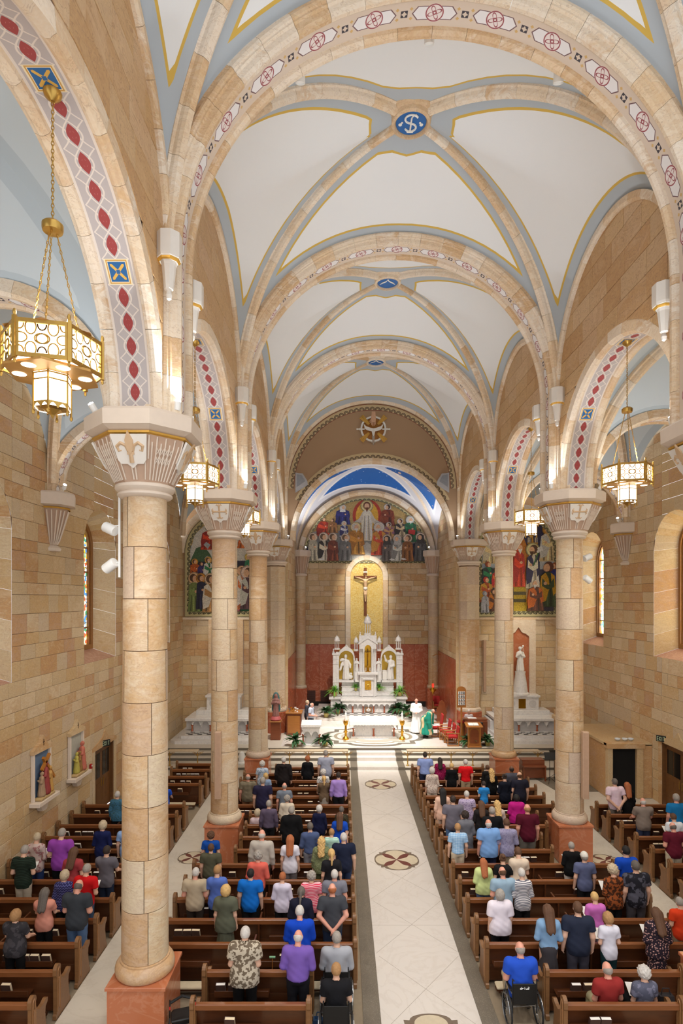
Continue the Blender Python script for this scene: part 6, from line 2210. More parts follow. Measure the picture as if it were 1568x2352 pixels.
# slim loudspeakers and pole spotlights
for s in (-1, 1):
    sp = thing('column_loudspeaker', 'slim tan loudspeaker mounted on the second %s column' % ST[s > 0], 'loudspeaker', (s * HX + (-.10 if s < 0 else .28), D[2] - .50, 2.0), group='slim column loudspeakers')
    MB().box(-.095, .095, -.1, .06, 0, 2.08, .012).obj('cabinet', flat((196, 164, 138), .6, name='tan_metal'), sp)
    MB().box(-.08, .08, -.106, -.1, .04, 2.04).obj('grille', flat((186, 152, 126), .8, name='tan_grille'), sp)
    MB().box(-.03, .03, .06, .12, .3, .4).box(-.03, .03, .06, .12, 1.6, 1.7).obj('bracket', M_STEEL, sp)
    px, py = (-HX - .47, D[1] - .05) if s < 0 else (HX + .44, D[2] + .1)
    pt = thing('track_spotlight', 'pair of white track spotlights on the %s column beside the window' % ('first left', 'second right')[s > 0], 'spotlight', (px, py, 8.6), group='white track spotlights')
    MB().box(-.02, .02, -.02, .02, 0, 2.0 if s < 0 else 1.7, .004).obj('track', M_LAMPWHITE, pt)
    for z in (.28, .98):
        a = MB().tube([(0, 0, z), (s * .08, -.02, z), (s * .12, -.02, z - .06)], .012, 6).obj('arm', M_LAMPWHITE, pt)
        d = Vector((s * .55, .2, -.35 if z < .5 else .25)).normalized()
        b1 = MB().lathe([(.0, -.14), (.09, -.14), (.1, -.12), (.1, .12), (.09, .13), (.0, .12)], 16, cap=False)
        o = b1.obj('spot_head', M_LAMPWHITE, pt, (s * .18, 0, z - .06), smooth='auto')
        o.rotation_euler = Vector((0, 0, 1)).rotation_difference(d).to_euler()
sp = thing('wall_loudspeaker', 'slim tan loudspeaker on the right end wall beside the niche', 'loudspeaker', (6.52, YE - .1, 2.8))
MB().box(-.08, .08, -.1, .06, 0, 3.0, .012).obj('cabinet', flat((196, 164, 138), .6, name='tan_metal'), sp)
MB().box(-.065, .065, -.106, -.1, .04, 2.96).obj('grille', flat((186, 152, 126), .8, name='tan_grille'), sp)

# ------------------------------------------------------------------ altar rail
PB = MB().lathe([(.06, 0), (.06, .03), (.03, .06), (.022, .14), (.035, .2), (.022, .26), (.02, .5), (.035, .55), (.022, .6), (.02, .7)], 10).mesh('baluster', M_BRASS, 'auto')
SCR = MB()
for q in (-1, 1):
    SCR.tube([(q * .03, 0, .45), (q * .08, 0, .6), (q * .2, 0, .66), (q * .3, 0, .68)], .009, 5)
    for (cx, cz, rr) in ((.12, .60, .045), (.2, .63, .032), (.06, .52, .03)):
        SCR.tube([(q * cx + rr * math.cos(t), 0, cz + rr * math.sin(t)) for t in [2 * PI * j / 9 for j in range(9)]], .007, 4, True)
SCRm = SCR.mesh('scroll_bracket', M_BRASS)
M_RAILTOP = marble('cream_marble', rgb(222, 200, 168), rgb(196, 168, 132), 2.0, .4)
for nm, x0, x1 in (('left aisle', -10.1, -8.66), ('left of the centre aisle', -5.25, -1.45), ('right of the centre aisle', 1.37, 7.75)):
    r = thing('altar_rail', 'brass altar rail with marble top, section %s' % nm, 'altar rail', (0, 27.72, .14), group='altar rail sections')
    MB().box(x0, x1, -.14, .14, .70, .77, .012).obj('marble_top', M_RAILTOP, r)
    n = max(1, round((x1 - x0 - .1) / .97))
    for i in range(n + 1):
        x = x0 + .05 + (x1 - x0 - .1) * i / n
        link('baluster', PB, r, (x, 0, 0))
        link('scroll_bracket', SCRm, r, (x, 0, 0))
hr = thing('handrail', 'slender brass handrail on the steps to the left side altar', 'handrail', (-8.05, 29.0, 0))
MB().tube([(0, -.5, .3), (0, -.5, 1.15), (0, -.45, 1.2), (0, .5, 1.55), (0, .6, 1.5), (0, .6, .6)], .018, 8).obj('rail', M_BRASS, hr)

# ------------------------------------------------------------------ sanctuary furniture
SZ = .606
ft = thing('altar_table', 'white marble free standing altar with lace cloth in the sanctuary', 'altar', (-.02, 31.75, SZ))
MB().box(-1.25, 1.25, -.5, .5, 0, .1, .01).obj('base', M_MARBLE, ft)
MB().box(-1.0, 1.0, -.35, .35, .1, .85).obj('core', M_MARBLE, ft)
arcade_front(ft, -1.1, 1.1, -.36, .1, .82, 4, M_MARBLE, M_RED, .16)
MB().box(-1.28, 1.28, -.68, .68, .85, .95, .012).obj('mensa', M_MARBLE, ft)
cl = thing('altar_cloth', 'white altar cloth with scalloped lace hem on the free standing altar', 'altar cloth', (-.02, 31.75, SZ + .952))
M_CLOTH = flat((244, 242, 238), .8, name='white_linen', vary=.02)
MB().box(-1.3, 1.3, -.7, .7, 0, .012).obj('top_cloth', M_CLOTH, cl)
lc = MB()
nsc = 16
for i in range(nsc):
    x0, x1 = -1.3 + 2.6 * i / nsc, -1.3 + 2.6 * (i + 1) / nsc
    lc.prism([(x0, .006), (x1, .006), (x1, -.14)] + [((x0 + x1) / 2 + (x1 - x0) / 2 * math.cos(PI * j / 6), -.14 - .07 * math.sin(PI * j / 6)) for j in range(1, 6)] + [(x0, -.14)], -.712, -.702, 'y')
lc.obj('lace_hem', M_CLOTH, cl)
for s in (-1, 1):
    MB().box(*sorted((s * 1.3, s * 1.312)), -.7, .7, -.5, .006).obj('side_drop', M_CLOTH, cl)
    cs = thing('candlestick', 'tall gold candlestick with white candle, %s of the altar table' % ST[s > 0], 'candlestick', (-.02 + s * 1.52, 31.0, SZ), group='gold candlesticks flanking the altar')
    MB().lathe([(.17, 0), (.18, .05), (.13, .12), (.07, .18), (.06, .35), (.1, .42), (.06, .5), (.055, .75), (.1, .8), (.13, .88), (.12, 1.0), (.06, 1.02)], 18).obj('stem', M_GOLD, cs, smooth='auto')
    for a in range(4):
        q = a * PI / 2 + .4
        MB().tube([(.1 * math.cos(q), .1 * math.sin(q), .85), (.16 * math.cos(q), .16 * math.sin(q), .98), (.14 * math.cos(q), .14 * math.sin(q), 1.08)], .012, 5).obj('crown_leaf', M_GOLD, cs)
    MB().lathe([(.05, 1.02), (.05, 1.42), (.01, 1.43)], 12).obj('wax', M_CLOTH, cs, smooth='auto')
    MB().lathe([(.0, 1.43), (.016, 1.46), (.012, 1.5), (0, 1.54)], 8).obj('flame', G('flame').emit((1, .6, .2), 6).mat, cs)

am = thing('ambo', 'white marble ambo with twin arched niche left of the altar', 'ambo', (-3.33, 29.95, SZ))
MB().box(-.46, .46, -.35, .35, 0, .1, .01).obj('base', M_MARBLE, am)
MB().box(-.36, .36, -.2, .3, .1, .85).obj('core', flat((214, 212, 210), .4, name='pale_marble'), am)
arcade_front(am, -.42, .42, -.2, .1, .9, 2, M_MARBLE, M_RED, .16)
MB().box(-.46, .46, -.38, .34, .9, 1.0, .01).obj('cornice', M_MARBLE, am)
MB().prism([(-.44, 1.0), (.4, 1.0), (.4, 1.2), (-.44, 1.1)], -.52, .52, 'x').obj('reading_desk', M_MARBLE, am)


def plant(label, loc, kind='lily', sc=1.0, group=None):
    p = thing('potted_plant', label, 'plant', loc, (0, 0, random.uniform(0, 6)), group=group)
    MB().lathe([(.12 * sc, 0), (.15 * sc, .2 * sc), (.16 * sc, .24 * sc), (.14 * sc, .24 * sc), (.13 * sc, .2 * sc), (0, .2 * sc)], 14, cap=False).obj('pot', flat((196, 180, 110), .35, .4, name='foil_pot'), p, smooth='auto')
    sc *= 1.3
    mb = MB()
    n = 40 if kind == 'lily' else 60
    rr = random.Random(label)
    for i in range(n):
        a = rr.uniform(0, 2 * PI)
        el = rr.uniform(.25, 1.35)
        L = (rr.uniform(.35, .6) if kind == 'lily' else rr.uniform(.35, .62)) * sc
        w = (.075 if kind == 'lily' else .035) * sc
        d = Vector((math.cos(a), math.sin(a), 0))
        sd = Vector((-math.sin(a), math.cos(a), 0))
        pts = []
        z0 = .22 * sc
        for j in range(6):
            t = j / 5
            r = L * math.cos(el) * t * 1.15
            z = z0 + L * (math.sin(el) * t - .62 * t * t * (1.2 - .4 * el))
            ww = w * math.sin(PI * min(.96, .08 + t * .9)) if kind == 'lily' else w * (1 - t * .85)
            if kind == 'lily' and t < .35:
                ww *= .35
            pts.append((d * r + Vector((0, 0, z)), ww))
        vs, fs = [], []
        for c, ww in pts:
            vs += [c - sd * ww, c + Vector((0, 0, -ww * .25)), c + sd * ww]
        for j in range(5):
            k = j * 3
            fs += [(k, k + 1, k + 4, k + 3), (k + 1, k + 2, k + 5, k + 4)]
        mb.add(vs, fs)
    mb.obj('foliage', flat((52, 88, 50), .4, name='dark_leaf', vary=.35) if kind == 'lily' else flat((120, 186, 66), .5, name='fern_leaf', vary=.3), p, smooth=True)


plant('dark leafy potted plant left of the ambo', (wx(677, 29.2), 29.7, SZ), group='peace lilies in the sanctuary')
plant('dark leafy potted plant between the ambo and the altar', (wx(746, 29.2), 29.7, SZ), group='peace lilies in the sanctuary')
plant('dark leafy potted plant left of the wooden lectern', (wx(1076, 29.4), 29.75, SZ), sc=.95, group='peace lilies in the sanctuary')
plant('dark leafy potted plant right of the wooden lectern', (wx(1123, 29.4), 29.75, SZ), sc=.95, group='peace lilies in the sanctuary')
for i, (x, d, z, nm) in enumerate(((749, 35.3, .92, 'lower left of the high altar steps'), (776, 36.4, .92, 'against the left side of the high altar'), (914, 36.6, .92, 'against the right side of the high altar'), (934, 35.8, .92, 'on the right high altar step'), (951, 34.9, .77, 'nearest the priest in white'))):
    plant('dark leafy potted plant ' + nm, (wx(x, d), d, z), sc=1.05, group='plants round the high altar')
for x, z, d, nm, sc in ((769, 1.872, 37.4, 'far left slab', 1.05), (817, 2.165, 37.68, 'shelf left of the tabernacle', .75), (870, 2.165, 37.68, 'shelf right of the tabernacle', .75), (918, 1.872, 37.4, 'far right slab', 1.05)):
    plant('bright green fern on the %s of the high altar' % nm, (wx(x, d), d, z), 'fern', sc, group='ferns on the high altar')

M_REDCUSH = flat((176, 38, 34), .8, name='red_upholstery')


def armchair(label, loc, rotz, high=1.0):
    c = thing('armchair', label, 'chair', loc, (0, 0, rotz), group='red sanctuary armchairs')
    MB().box(-.27, .27, -.26, .26, .38, .48, .03).obj('seat', M_REDCUSH, c)
    b1 = MB()
    b1.M = Matrix.Translation((0, .26, .46)) @ Matrix.Rotation(-.14, 4, 'X')
    b1.box(-.26, .26, -.04, .05, 0, .52 * high, .03).obj('backrest', M_REDCUSH, c)
    for sx in (-1, 1):
        MB().box(sx * .31 - .022, sx * .31 + .022, -.30, -.255, 0, .64, .006).obj('leg', M_OAK, c)
        MB().box(sx * .31 - .022, sx * .31 + .022, .26, .305, 0, .64, .006).obj('leg', M_OAK, c)
        MB().box(sx * .31 - .03, sx * .31 + .03, -.33, .32, .64, .69, .012).obj('armrest', M_OAK, c)
        MB().box(sx * .31 - .02, sx * .31 + .02, -.26, .26, .0, .05, .006).obj('runner', M_OAK, c)
    MB().box(-.3, .3, .26, .3, .3, .36).box(-.3, .3, -.29, -.26, .3, .36).obj('rail', M_OAK, c)


armchair('high backed red armchair beside the priest in green', (wx(1003, 31.6), 31.9, SZ), -PI / 2, 1.45)
armchair('red armchair in the middle of the row of three', (wx(1021, 31.0), 31.22, SZ), -PI / 2, 1.15)
armchair('red armchair just behind the front one', (wx(1029, 30.6), 30.56, SZ), -PI / 2)
armchair('red armchair nearest the altar rail', (wx(1036, 30.1), 29.88, SZ), -PI / 2)
armchair('red armchair standing alone against the back wall', (wx(1006, 38.5), 38.8, SZ), 0)

hb = thing('hymn_board', 'wooden hymn board on a post with white numbers', 'hymn board', (wx(1060, 30.5), 30.6, SZ))
MB().box(-.22, .22, -.2, .2, 0, .06, .01).obj('foot', M_OAK, hb)
MB().box(-.045, .045, -.04, .04, .06, 1.85, .006).obj('post', M_OAK, hb)
MB().prism([(-.24, 1.8), (.24, 1.8), (.24, 2.72)] + [(.24 * math.cos(PI * j / 10), 2.72 + .2 * math.sin(PI * j / 10)) for j in range(1, 10)] + [(-.24, 2.72)], -.05, .04, 'y').obj('board', M_OAK, hb)
for i, t in enumerate(('308', '586', '665', '550')):
    z = 2.58 - i * .19
    for j, chh in enumerate(t):
        cdm = MB().box(-.175 + j * .12, -.065 + j * .12, -.062, -.05, z - .08, z + .08).obj('number_card', M_LAMPWHITE, hb)
        m = MB()
        text_strokes(m, chh, -.15 + j * .12, z - .055, .11, .06, 0, -.064, .012)
        m.obj('numeral', M_BLACK, cdm)

lt = thing('lectern', 'golden oak lectern with arched front panel beside the altar rail', 'lectern', (5.02, 29.55, SZ))
MB().box(-.36, .36, -.25, .25, 0, .08, .01).obj('base', M_OAK, lt)
MB().box(-.3, .3, -.18, .22, .08, 1.05, .008).obj('body', M_OAK, lt)
MB().prism([(-.22, .2), (.22, .2), (.22, .75)] + [(.22 * math.cos(PI * j / 10), .75 + .18 * math.sin(PI * j / 10)) for j in range(1, 10)] + [(-.22, .75)], -.2, -.17, 'y').obj('arched_panel', M_MAHOG, lt)
for s in (-1, 1):
    MB().lathe([(.04, .08), (.03, .14), (.03, .9), (.045, 1.0)], 10, (s * .3, -.2, 0)).obj('corner_post', M_OAK, lt, smooth='auto')
b1 = MB()
b1.M = Matrix.Translation((0, 0, 1.1)) @ Matrix.Rotation(.2, 4, 'X')
b1.box(-.42, .42, -.3, .3, -.03, .02, .01).obj('desk', M_OAK, lt)
bk = thing('open_hymnal', 'open white pages lying on the golden lectern', 'book', (5.0, 29.55, SZ + 1.135))
b1 = MB()
b1.M = Matrix.Rotation(.2, 4, 'X')
b1.box(-.26, -.01, -.17, .17, 0, .012).box(.0, .25, -.17, .17, 0, .012).obj('pages', M_CLOTH, bk)
mc = thing('microphone_stand', 'black microphone stand right of the golden lectern', 'microphone', (5.62, 29.8, SZ))
MB().lathe([(.12, 0), (.12, .02), (.02, .03)], 12).obj('base', M_BLACK, mc)
MB().tube([(0, 0, .02), (0, 0, 1.0), (-.1, 0, 1.1)], .012, 6).obj('pole', M_BLACK, mc)
MB().ell((-.14, 0, 1.13), (.09, .07, .07), 10, 6).obj('head', M_BLACK, mc)
og = thing('organ_console', 'brown wooden organ console behind the golden lectern', 'organ', (5.42, 30.95, SZ))
MB().box(-.6, .6, -.3, .35, 0, 1.05, .01).obj('case', M_MAHOG, og)
MB().box(-.65, .65, -.1, .4, 1.05, 1.12, .01).obj('top', M_MAHOG, og)
MB().box(-.55, .55, .35, .62, .62, .7, .005).obj('keyboard', M_LAMPWHITE, og)
b1 = MB().box(-.35, .1, .05, .3, 1.121, 1.14)
b1.obj('sheet_music', M_CLOTH, og)
pw = thing('carved_bench', 'dark carved wooden bench with scrolled end by the red marble wall', 'bench', (4.35, 35.2, SZ), (0, 0, .1))
MB().prism([(-.3, 0), (.3, 0), (.28, .5), (.36, .62), (.25, .8), (.2, 1.2), (.05, 1.38), (-.12, 1.3), (-.2, 1.0), (-.32, .8), (-.28, .5)], -.04, .04, 'y').obj('carved_end', M_MAHOG, pw)
MB().box(-.28, .25, .04, 1.0, .42, .48, .01).obj('seat', M_MAHOG, pw)
MB().box(.15, .22, .04, 1.0, .48, 1.0, .01).obj('backrest', M_MAHOG, pw)
st_ = thing('wooden_book_stand', 'narrow wooden stand with red cushion top beside the hymn board', 'stand', (wx(1058, 31.0), 31.05, SZ))
MB().box(-.14, .14, -.14, .14, 0, .9, .01).obj('pillar', M_OAK, st_)
MB().box(-.2, .2, -.2, .2, .9, .98, .03).obj('cushion', M_REDCUSH, st_)

# left of the sanctuary
gd = thing('pedestal', 'tall brown wooden pedestal under the rayed Madonna statue', 'pedestal', (-5.32, 31.1, SZ))
MB().box(-.26, .26, -.26, .26, 0, .95, .01).obj('body', M_MAHOG, gd)
MB().box(-.31, .31, -.31, .31, .95, 1.02, .01).obj('top', M_OAK, gd)
gm = thing('madonna_statue', 'painted Madonna statue in blue green mantle with gold rays', 'statue', (-5.32, 31.1, SZ + 1.02))
robed('figure', 1.25, flat((150, 104, 96), .5, name='rose_robe'), gm, (0, 0, .18), 0, veil=True, thick=.95)
mt = [('e', (0, .06, 1.2), (.14, .1, .15)), ('c', (0, .08, 1.05), (0, .09, .45), .19, .24)]
mm_ = sd_mesh('mantle', lambda P: np.maximum(sd_eval(P, mt, .08), -.02 - P[:, 1] + .03 * np.abs(P[:, 0]) * 4), (-.4, -.1, .1), (.4, .45, 1.5), .035, flat((64, 110, 112), .5, name='teal_mantle'))
link('mantle', mm_, gm, (0, .02, .15))
ry = MB()
for i in range(30):
    a = PI * (-.15 + 1.3 * i / 29)
    r0, r1 = .3, (.52 if i % 2 else .44)
    c, q = math.cos(a), math.sin(a)
    ry.prism([(r0 * c - .012 * q, .85 + 1.35 * r0 * q + .012 * c), (r0 * c + .012 * q, .85 + 1.35 * r0 * q - .012 * c), (r1 * c, .85 + 1.35 * r1 * q)], .16, .175, 'y')
ry.obj('gold_rays', M_GOLD, gm)
MB().lathe([(.25, 0), (.3, .06), (.26, .14), (.2, .22)], 14).obj('rose_base', flat((186, 90, 90), .6, name='rose_plaster'), gm, smooth='auto')
cb = thing('credence_cabinet', 'brown wooden credence cabinet with dishes beside the left pier', 'cabinet', (-4.42, 32.3, SZ))
MB().box(-.4, .4, -.4, .4, 0, 1.2, .01).obj('body', M_MAHOG, cb)
MB().box(-.46, .46, -.46, .46, 1.2, 1.27, .01).obj('top', M_OAK, cb)
MB().box(-.34, .34, -.42, -.4, .12, 1.1, .006).obj('door_panel', M_OAK, cb)
for i, (x, y) in enumerate(((-.25, -.2), (-.05, -.25), (.18, -.2), (.05, .1), (-.2, .2))):
    ds_ = thing('altar_vessel', ('small silver bowl at the front left of the credence cabinet', 'small gold chalice at the front of the credence cabinet', 'small glass cruet at the front right of the credence cabinet', 'white covered dish in the middle of the credence cabinet', 'tall gold cup at the back of the credence cabinet')[i], 'vessel', (-4.42 + x, 32.3 + y, SZ + 1.272), group='vessels on the credence cabinet')
    MB().lathe([(.05, 0), (.05, .01), (.015, .03), (.015, .08 + .03 * (i % 2)), (.06, .13), (.07, .2)], 12).obj('vessel', (M_STEEL, M_GOLD, M_LAMPWHITE, M_CLOTH, M_GOLD)[i], ds_, smooth='auto')
pw = thing('kneeling_bench', 'dark wooden bench with rounded back beside the man in white shirt', 'bench', (-3.75, 33.0, SZ))
MB().prism([(-.3, 0), (.3, 0), (.3, .8), (.22, .98), (0, 1.05), (-.22, .98), (-.3, .8)], -.03, .03, 'x').obj('end_panel', M_MAHOG, pw)
MB().box(.03, .5, -.25, .25, .40, .46, .01).obj('seat', M_MAHOG, pw)

sl = thing('sanctuary_lamp', 'hanging gold sanctuary lamp with red glass near the right red marble wall', 'lamp', (4.3, 38.2, 0))
m = MB()
chain(m, (0, 0, 2.75), (0, 0, 4.4), .012, .05)
for i in range(3):
    a = 2 * PI * i / 3
    chain(m, (.2 * math.cos(a), .2 * math.sin(a), 2.2), (0, 0, 2.78), .01, .045)
m.obj('chain', M_GOLD, sl)
MB().tube([(0, 0, 4.4), (.3, .2, 4.5), (.62, .3, 4.45)], .02, 6).obj('wall_bracket', M_GOLD, sl)
MB().lathe([(.0, 1.8), (.03, 1.85), (.05, 1.95), (.2, 2.1), (.22, 2.2), (.1, 2.22), (.08, 2.3)], 16, cap=False).obj('bowl', M_GOLD, sl, smooth='auto')
MB().lathe([(.06, 2.3), (.07, 2.4), (.065, 2.55)], 14).obj('red_glass', G('ruby_glass', .2).col((.5, .01, .01)).emit((1, .05, .03), 1.2).mat, sl, smooth='auto')
for i in range(6):
    a = PI / 3 * i
    MB().tube([(.2 * math.cos(a), .2 * math.sin(a), 2.18), (.28 * math.cos(a), .28 * math.sin(a), 2.24), (.26 * math.cos(a), .26 * math.sin(a), 2.34)], .012, 5).obj('leaf_scroll', M_GOLD, sl)
bt = thing('offering_bin', 'small white domed stand on the step left of the third column', 'stand', (wx(556, 28.2), 28.1, .145))
MB().lathe([(.22, 0), (.22, .06), (.16, .1), (.15, .42), (.1, .55), (.0, .6)], 16, cap=False).obj('body', M_LAMPWHITE, bt, smooth='auto')

# unseen spots added behind the transverse arches to brighten sanctuary and pews
SPT = [(3, -3.2, -2.2, 31.5, P_SANCT), (3, -1.1, 0, 30.5, P_SANCT), (3, 0, 0, 37.4, P_SANCT), (3, 1.1, 0, 33.5, P_SANCT), (3, 3.2, 2.4, 31.5, P_SANCT)]
SPT += [(k, x, x * 1.25, D[k] + 7.5, P_PEWS) for k in (0, 1, 2) for x in (-2.6, 0, 2.6)]
for (k, x, tx, ty, pw_) in SPT:
    y = D[k] + .64
    z = ZT + math.sqrt(RT * RT - x * x) + .27
    t = thing('added_spotlight', 'added unseen spotlight %s behind the %s nave arch' % ({-3.2: 'far left', -1.1: 'left', 0: 'midway', 1.1: 'right', 3.2: 'far right', -2.6: 'left', 2.6: 'right'}[x], ('rear', 'first', 'second', 'third')[k]), 'spotlight', (x, y, z), group='added unseen spotlights behind the nave arches')
    d = (Vector((tx, ty, .6)) - Vector((x, y, z))).normalized()
    MB().lathe([(.0, -.14), (.09, -.14), (.1, -.1), (.1, .12), (.09, .12), (.085, .09), (0, .08)], 16, cap=False).obj('spot_head', M_LAMPWHITE, t, rot=Vector((0, 0, 1)).rotation_difference(d).to_euler(), smooth='auto')
    MB().tube([(0, 0, 0), (0, -.1, .14)], .015, 6).obj('arm', M_LAMPWHITE, t)
    light('SPOT', Vector((x, y, z)) + d * .2, pw_, (1, .96, .9), .2, (tx, ty, .6), 38 if k == 3 else 62, .8)

# ------------------------------------------------------------------ pews
ONUM = ['first', 'second', 'third', 'fourth', 'fifth', 'sixth', 'seventh', 'eighth', 'ninth', 'tenth', 'eleventh', 'twelfth', 'thirteenth', 'fourteenth', 'fifteenth', 'sixteenth', 'seventeenth']
_pm = {}


def pew_meshes(L):
    L = round(L, 2)
    if L in _pm:
        return _pm[L]
    m = {}
    m['backrest'] = MB().prism([(.03, .82), (.06, .84), (.13, .40), (.10, .38)], .04, L - .04, 'x').mesh('backrest', M_PEW)
    m['top_rail'] = MB().prism([(-.035, .80), (-.035, .885), (-.02, .90), (.05, .90), (.065, .885), (.065, .80)], .03, L - .03, 'x').mesh('top_rail', M_PEWTOP)
    m['seat'] = MB().box(.04, L - .04, .10, .52, .41, .455, .01).mesh('seat', M_PEW)
    m['lower_panel'] = MB().box(.04, L - .04, .085, .105, .06, .40).mesh('lower_panel', M_PEW)
    _pm[L] = m
    return m


ep = [(-.10, 0), (-.10, .08), (-.07, .10), (-.075, .82), (-.10, .86)]
ep += [(.0 + .095 * math.cos(t), .945 + .095 * math.sin(t)) for t in [math.radians(a) for a in range(190, -41, -23)]]
ep += [(.07, .84), (.11, .72), (.2, .66), (.34, .66), (.44, .70), (.50, .68), (.49, .61), (.42, .56), (.40, .44), (.46, .1), (.50, .08), (.50, 0)]
PEND = MB().prism(ep, -.035, .035, 'x').mesh('end_panel', M_PEWEND)
PARCH = MB()
PARCH.tube([(0, -.045, .14), (0, -.045, .84), (0, -.04, .93), (0, 0, .985), (0, .04, .93), (0, .05, .80), (0, .06, .14)], .012, 4)
PARCH.box(-.01, .01, -.02, .03, .2, .78)
PARm = PARCH.mesh('carved_arch', flat((150, 106, 66), .4, name='carved_oak_light'))
KNm = {}


def pew(x0, x1, d, label, books=True, racks=True):
    L = x1 - x0
    p = thing('pew', label, 'pew', (x0, d, 0), group='dark wooden pews')
    m = pew_meshes(L)
    for nm in ('backrest', 'top_rail', 'seat', 'lower_panel'):
        link(nm, m[nm], p)
    for x in (0, L):
        e = link('end_panel', PEND, p, (x, 0, 0))
        for q in (-.04, .04):
            link('carved_arch', PARm, e, (q, 0, 0))
    n = max(1, round(L / 2.0))
    for i in range(1, n):
        MB().box(L * i / n - .02, L * i / n + .02, -.03, .5, 0, .80, .004).obj('divider', M_PEW, p)
    rnd_ = random.Random(label)
    nb = 0
    for i in range(n):
        a, b = L * i / n + .12, L * (i + 1) / n - .12
        # book rack and kneeler for the row behind
        ra = a + rnd_.uniform(0, .15)
        rb = min(b, ra + 1.05)
        MB().box(ra, rb, -.145, -.125, .50, .60, .004).box(ra, rb, -.145, .08, .48, .50).obj('book_rack', M_PEW, p)
        MB().box(a, b, -.40, -.18, .17, .23, .02).obj('kneeler_pad', M_CUSHION, p)
        MB().box(a, b, -.36, -.22, .12, .17).box(a + .05, a + .1, -.32, -.02, .06, .12).box(b - .1, b - .05, -.32, -.02, .06, .12).obj('kneeler_frame', M_PEW, p)
        if books:
            x = ra + .12
            while x < rb - .1:
                if rnd_.random() < .55:
                    hymnal(x0 + x, d - .075, .502, rnd_.uniform(-.05, .05), ONUM[nb] + ' hymnal on the ' + label)
                    nb += 1
                x += rnd_.choice((.17, .2, .24))
    return p


BKC = MB().box(-.075, .075, -.028, -.022, 0, .225).box(-.075, .075, .022, .028, 0, .225).box(-.078, -.072, -.028, .028, 0, .225).mesh('cover', flat((74, 50, 44), .6, name='hymnal_cover'))
BKP = MB().box(-.07, .072, -.022, .022, .004, .222).mesh('pages', flat((226, 208, 176), .8, name='page_block', vary=.05))
BKP2 = MB().box(-.07, .072, -.022, .022, .004, .222).mesh('pages', flat((236, 232, 226), .8, name='white_page_block', vary=.03))


def hymnal(x, y, z, yaw, label):
    b = thing('hymnal', label, 'book', (x, y, z), (.30, 0, yaw), group='hymnals in the pew racks')
    b.scale = (1.2, 1.2, 1.12)
    link('cover', BKC, b)
    link('pages', BKP if random.random() < .7 else BKP2, b)


def row_d(k):
    return 10.36 + .91 * k


for k in range(17):
    a, b = -5.82, -1.48
    if k < 2:
        a, b = -4.45, -2.36
    if 7 <= k <= 10:
        a = -4.85
    if k == 16:
        a = -4.6
    pew(a, b, row_d(k), '%s pew from the back, left of the centre aisle' % ONUM[k])
    a, b = 1.3, 5.72
    if k < 2:
        a, b = 2.24, (4.35, 4.9)[k]
    if k in (7, 8):
        b = 4.35
    if k in (9, 10):
        b = 4.85
    if k == 16:
        b = 4.35
    pew(a, b, row_d(k), '%s pew from the back, right of the centre aisle' % ONUM[k])
    if k <= 11:
        pew(-10.9, -7.35, row_d(k), '%s pew from the back along the left wall' % ONUM[k])
    if 5 <= k <= 11:
        pew(7.27, 10.9, row_d(k), '%s pew from the front along the right wall' % ONUM[11 - k])
for i, d in enumerate((22.7, 23.65, 24.6, 25.45)):
    pew(-9.05, -7.35, d, 'short pew, %s of four beyond the left door' % ('nearest', 'second', 'third', 'farthest')[i])

# ------------------------------------------------------------------ people
SKINS = {'light': rgb(222, 176, 150), 'pink': rgb(224, 160, 138), 'tan': rgb(196, 144, 112), 'dark': rgb(104, 68, 48)}


def skin_mat(k):
    nm = 'skin_' + k
    if nm in bpy.data.materials:
        return bpy.data.materials[nm]
    g = G(nm, .5)
    c = SKINS[k]
    g.col(g.mix(g.noise(g.pos('Object'), 9, 2), tuple(v * .92 for v in c), tuple(min(1, v * 1.06) for v in c)))
    return g.mat


M_EYE = flat((40, 28, 24), .3, name='eye_dark')
BUILDS = {   # shoulder, chest, waist, hip, depth, arm
    'm': (.185, .112, .150, .155, .118, 1.0), 'M': (.205, .130, .195, .180, .160, 1.18),
    'w': (.160, .100, .135, .165, .112, .88), 'W': (.180, .118, .190, .200, .155, 1.12), 'c': (.150, .095, .125, .135, .105, .85)}
ARMS = {'down': ((.055, -.03, 1.13), (.065, .03, .88)), 'front': ((.06, -.02, 1.13), (-.08, .24, 1.07)), 'behind': ((.085, -.10, 1.14), (-.13, -.185, .90)), 'rail': ((.05, .10, 1.15), (.0, .36, 1.02)), 'bow': ((.05, .02, 1.13), (-.10, .25, 1.12)), 'sit': ((.05, .02, 1.12), (-.06, .26, 1.0)), 'bend': ((.06, .25, 1.05), (.02, .45, .86))}
HTILT = {'down': .12, 'front': .34, 'behind': .15, 'rail': .2, 'bow': .5, 'sit': .2, 'bend': .35}
NECK = np.array((0, -.01, 1.50))


def rx_pts(P, a, pivot):
    c, s = math.cos(a), math.sin(a)
    Q = P - pivot
    return np.stack([Q[:, 0], Q[:, 1] * c - Q[:, 2] * s, Q[:, 1] * s + Q[:, 2] * c], 1) + pivot


def joints(pose, b):
    sh, ch, wa, hi, dp, ar = BUILDS[b]
    e, w = ARMS[pose]
    J = {}
    for q in (-1, 1):
        E = (q * (sh + e[0]), e[1], e[2])
        W = (q * max(sh + w[0], .03) if pose not in ('behind',) else q * .045, w[1] if q > 0 or pose != 'behind' else w[1] - .02, w[2])
        if pose in ('front', 'bow', 'sit'):
            W = (q * max(.06, sh + w[0] - .04), w[1], w[2])
        J[q] = ((q * sh, 0, 1.405), E, W)
    return J


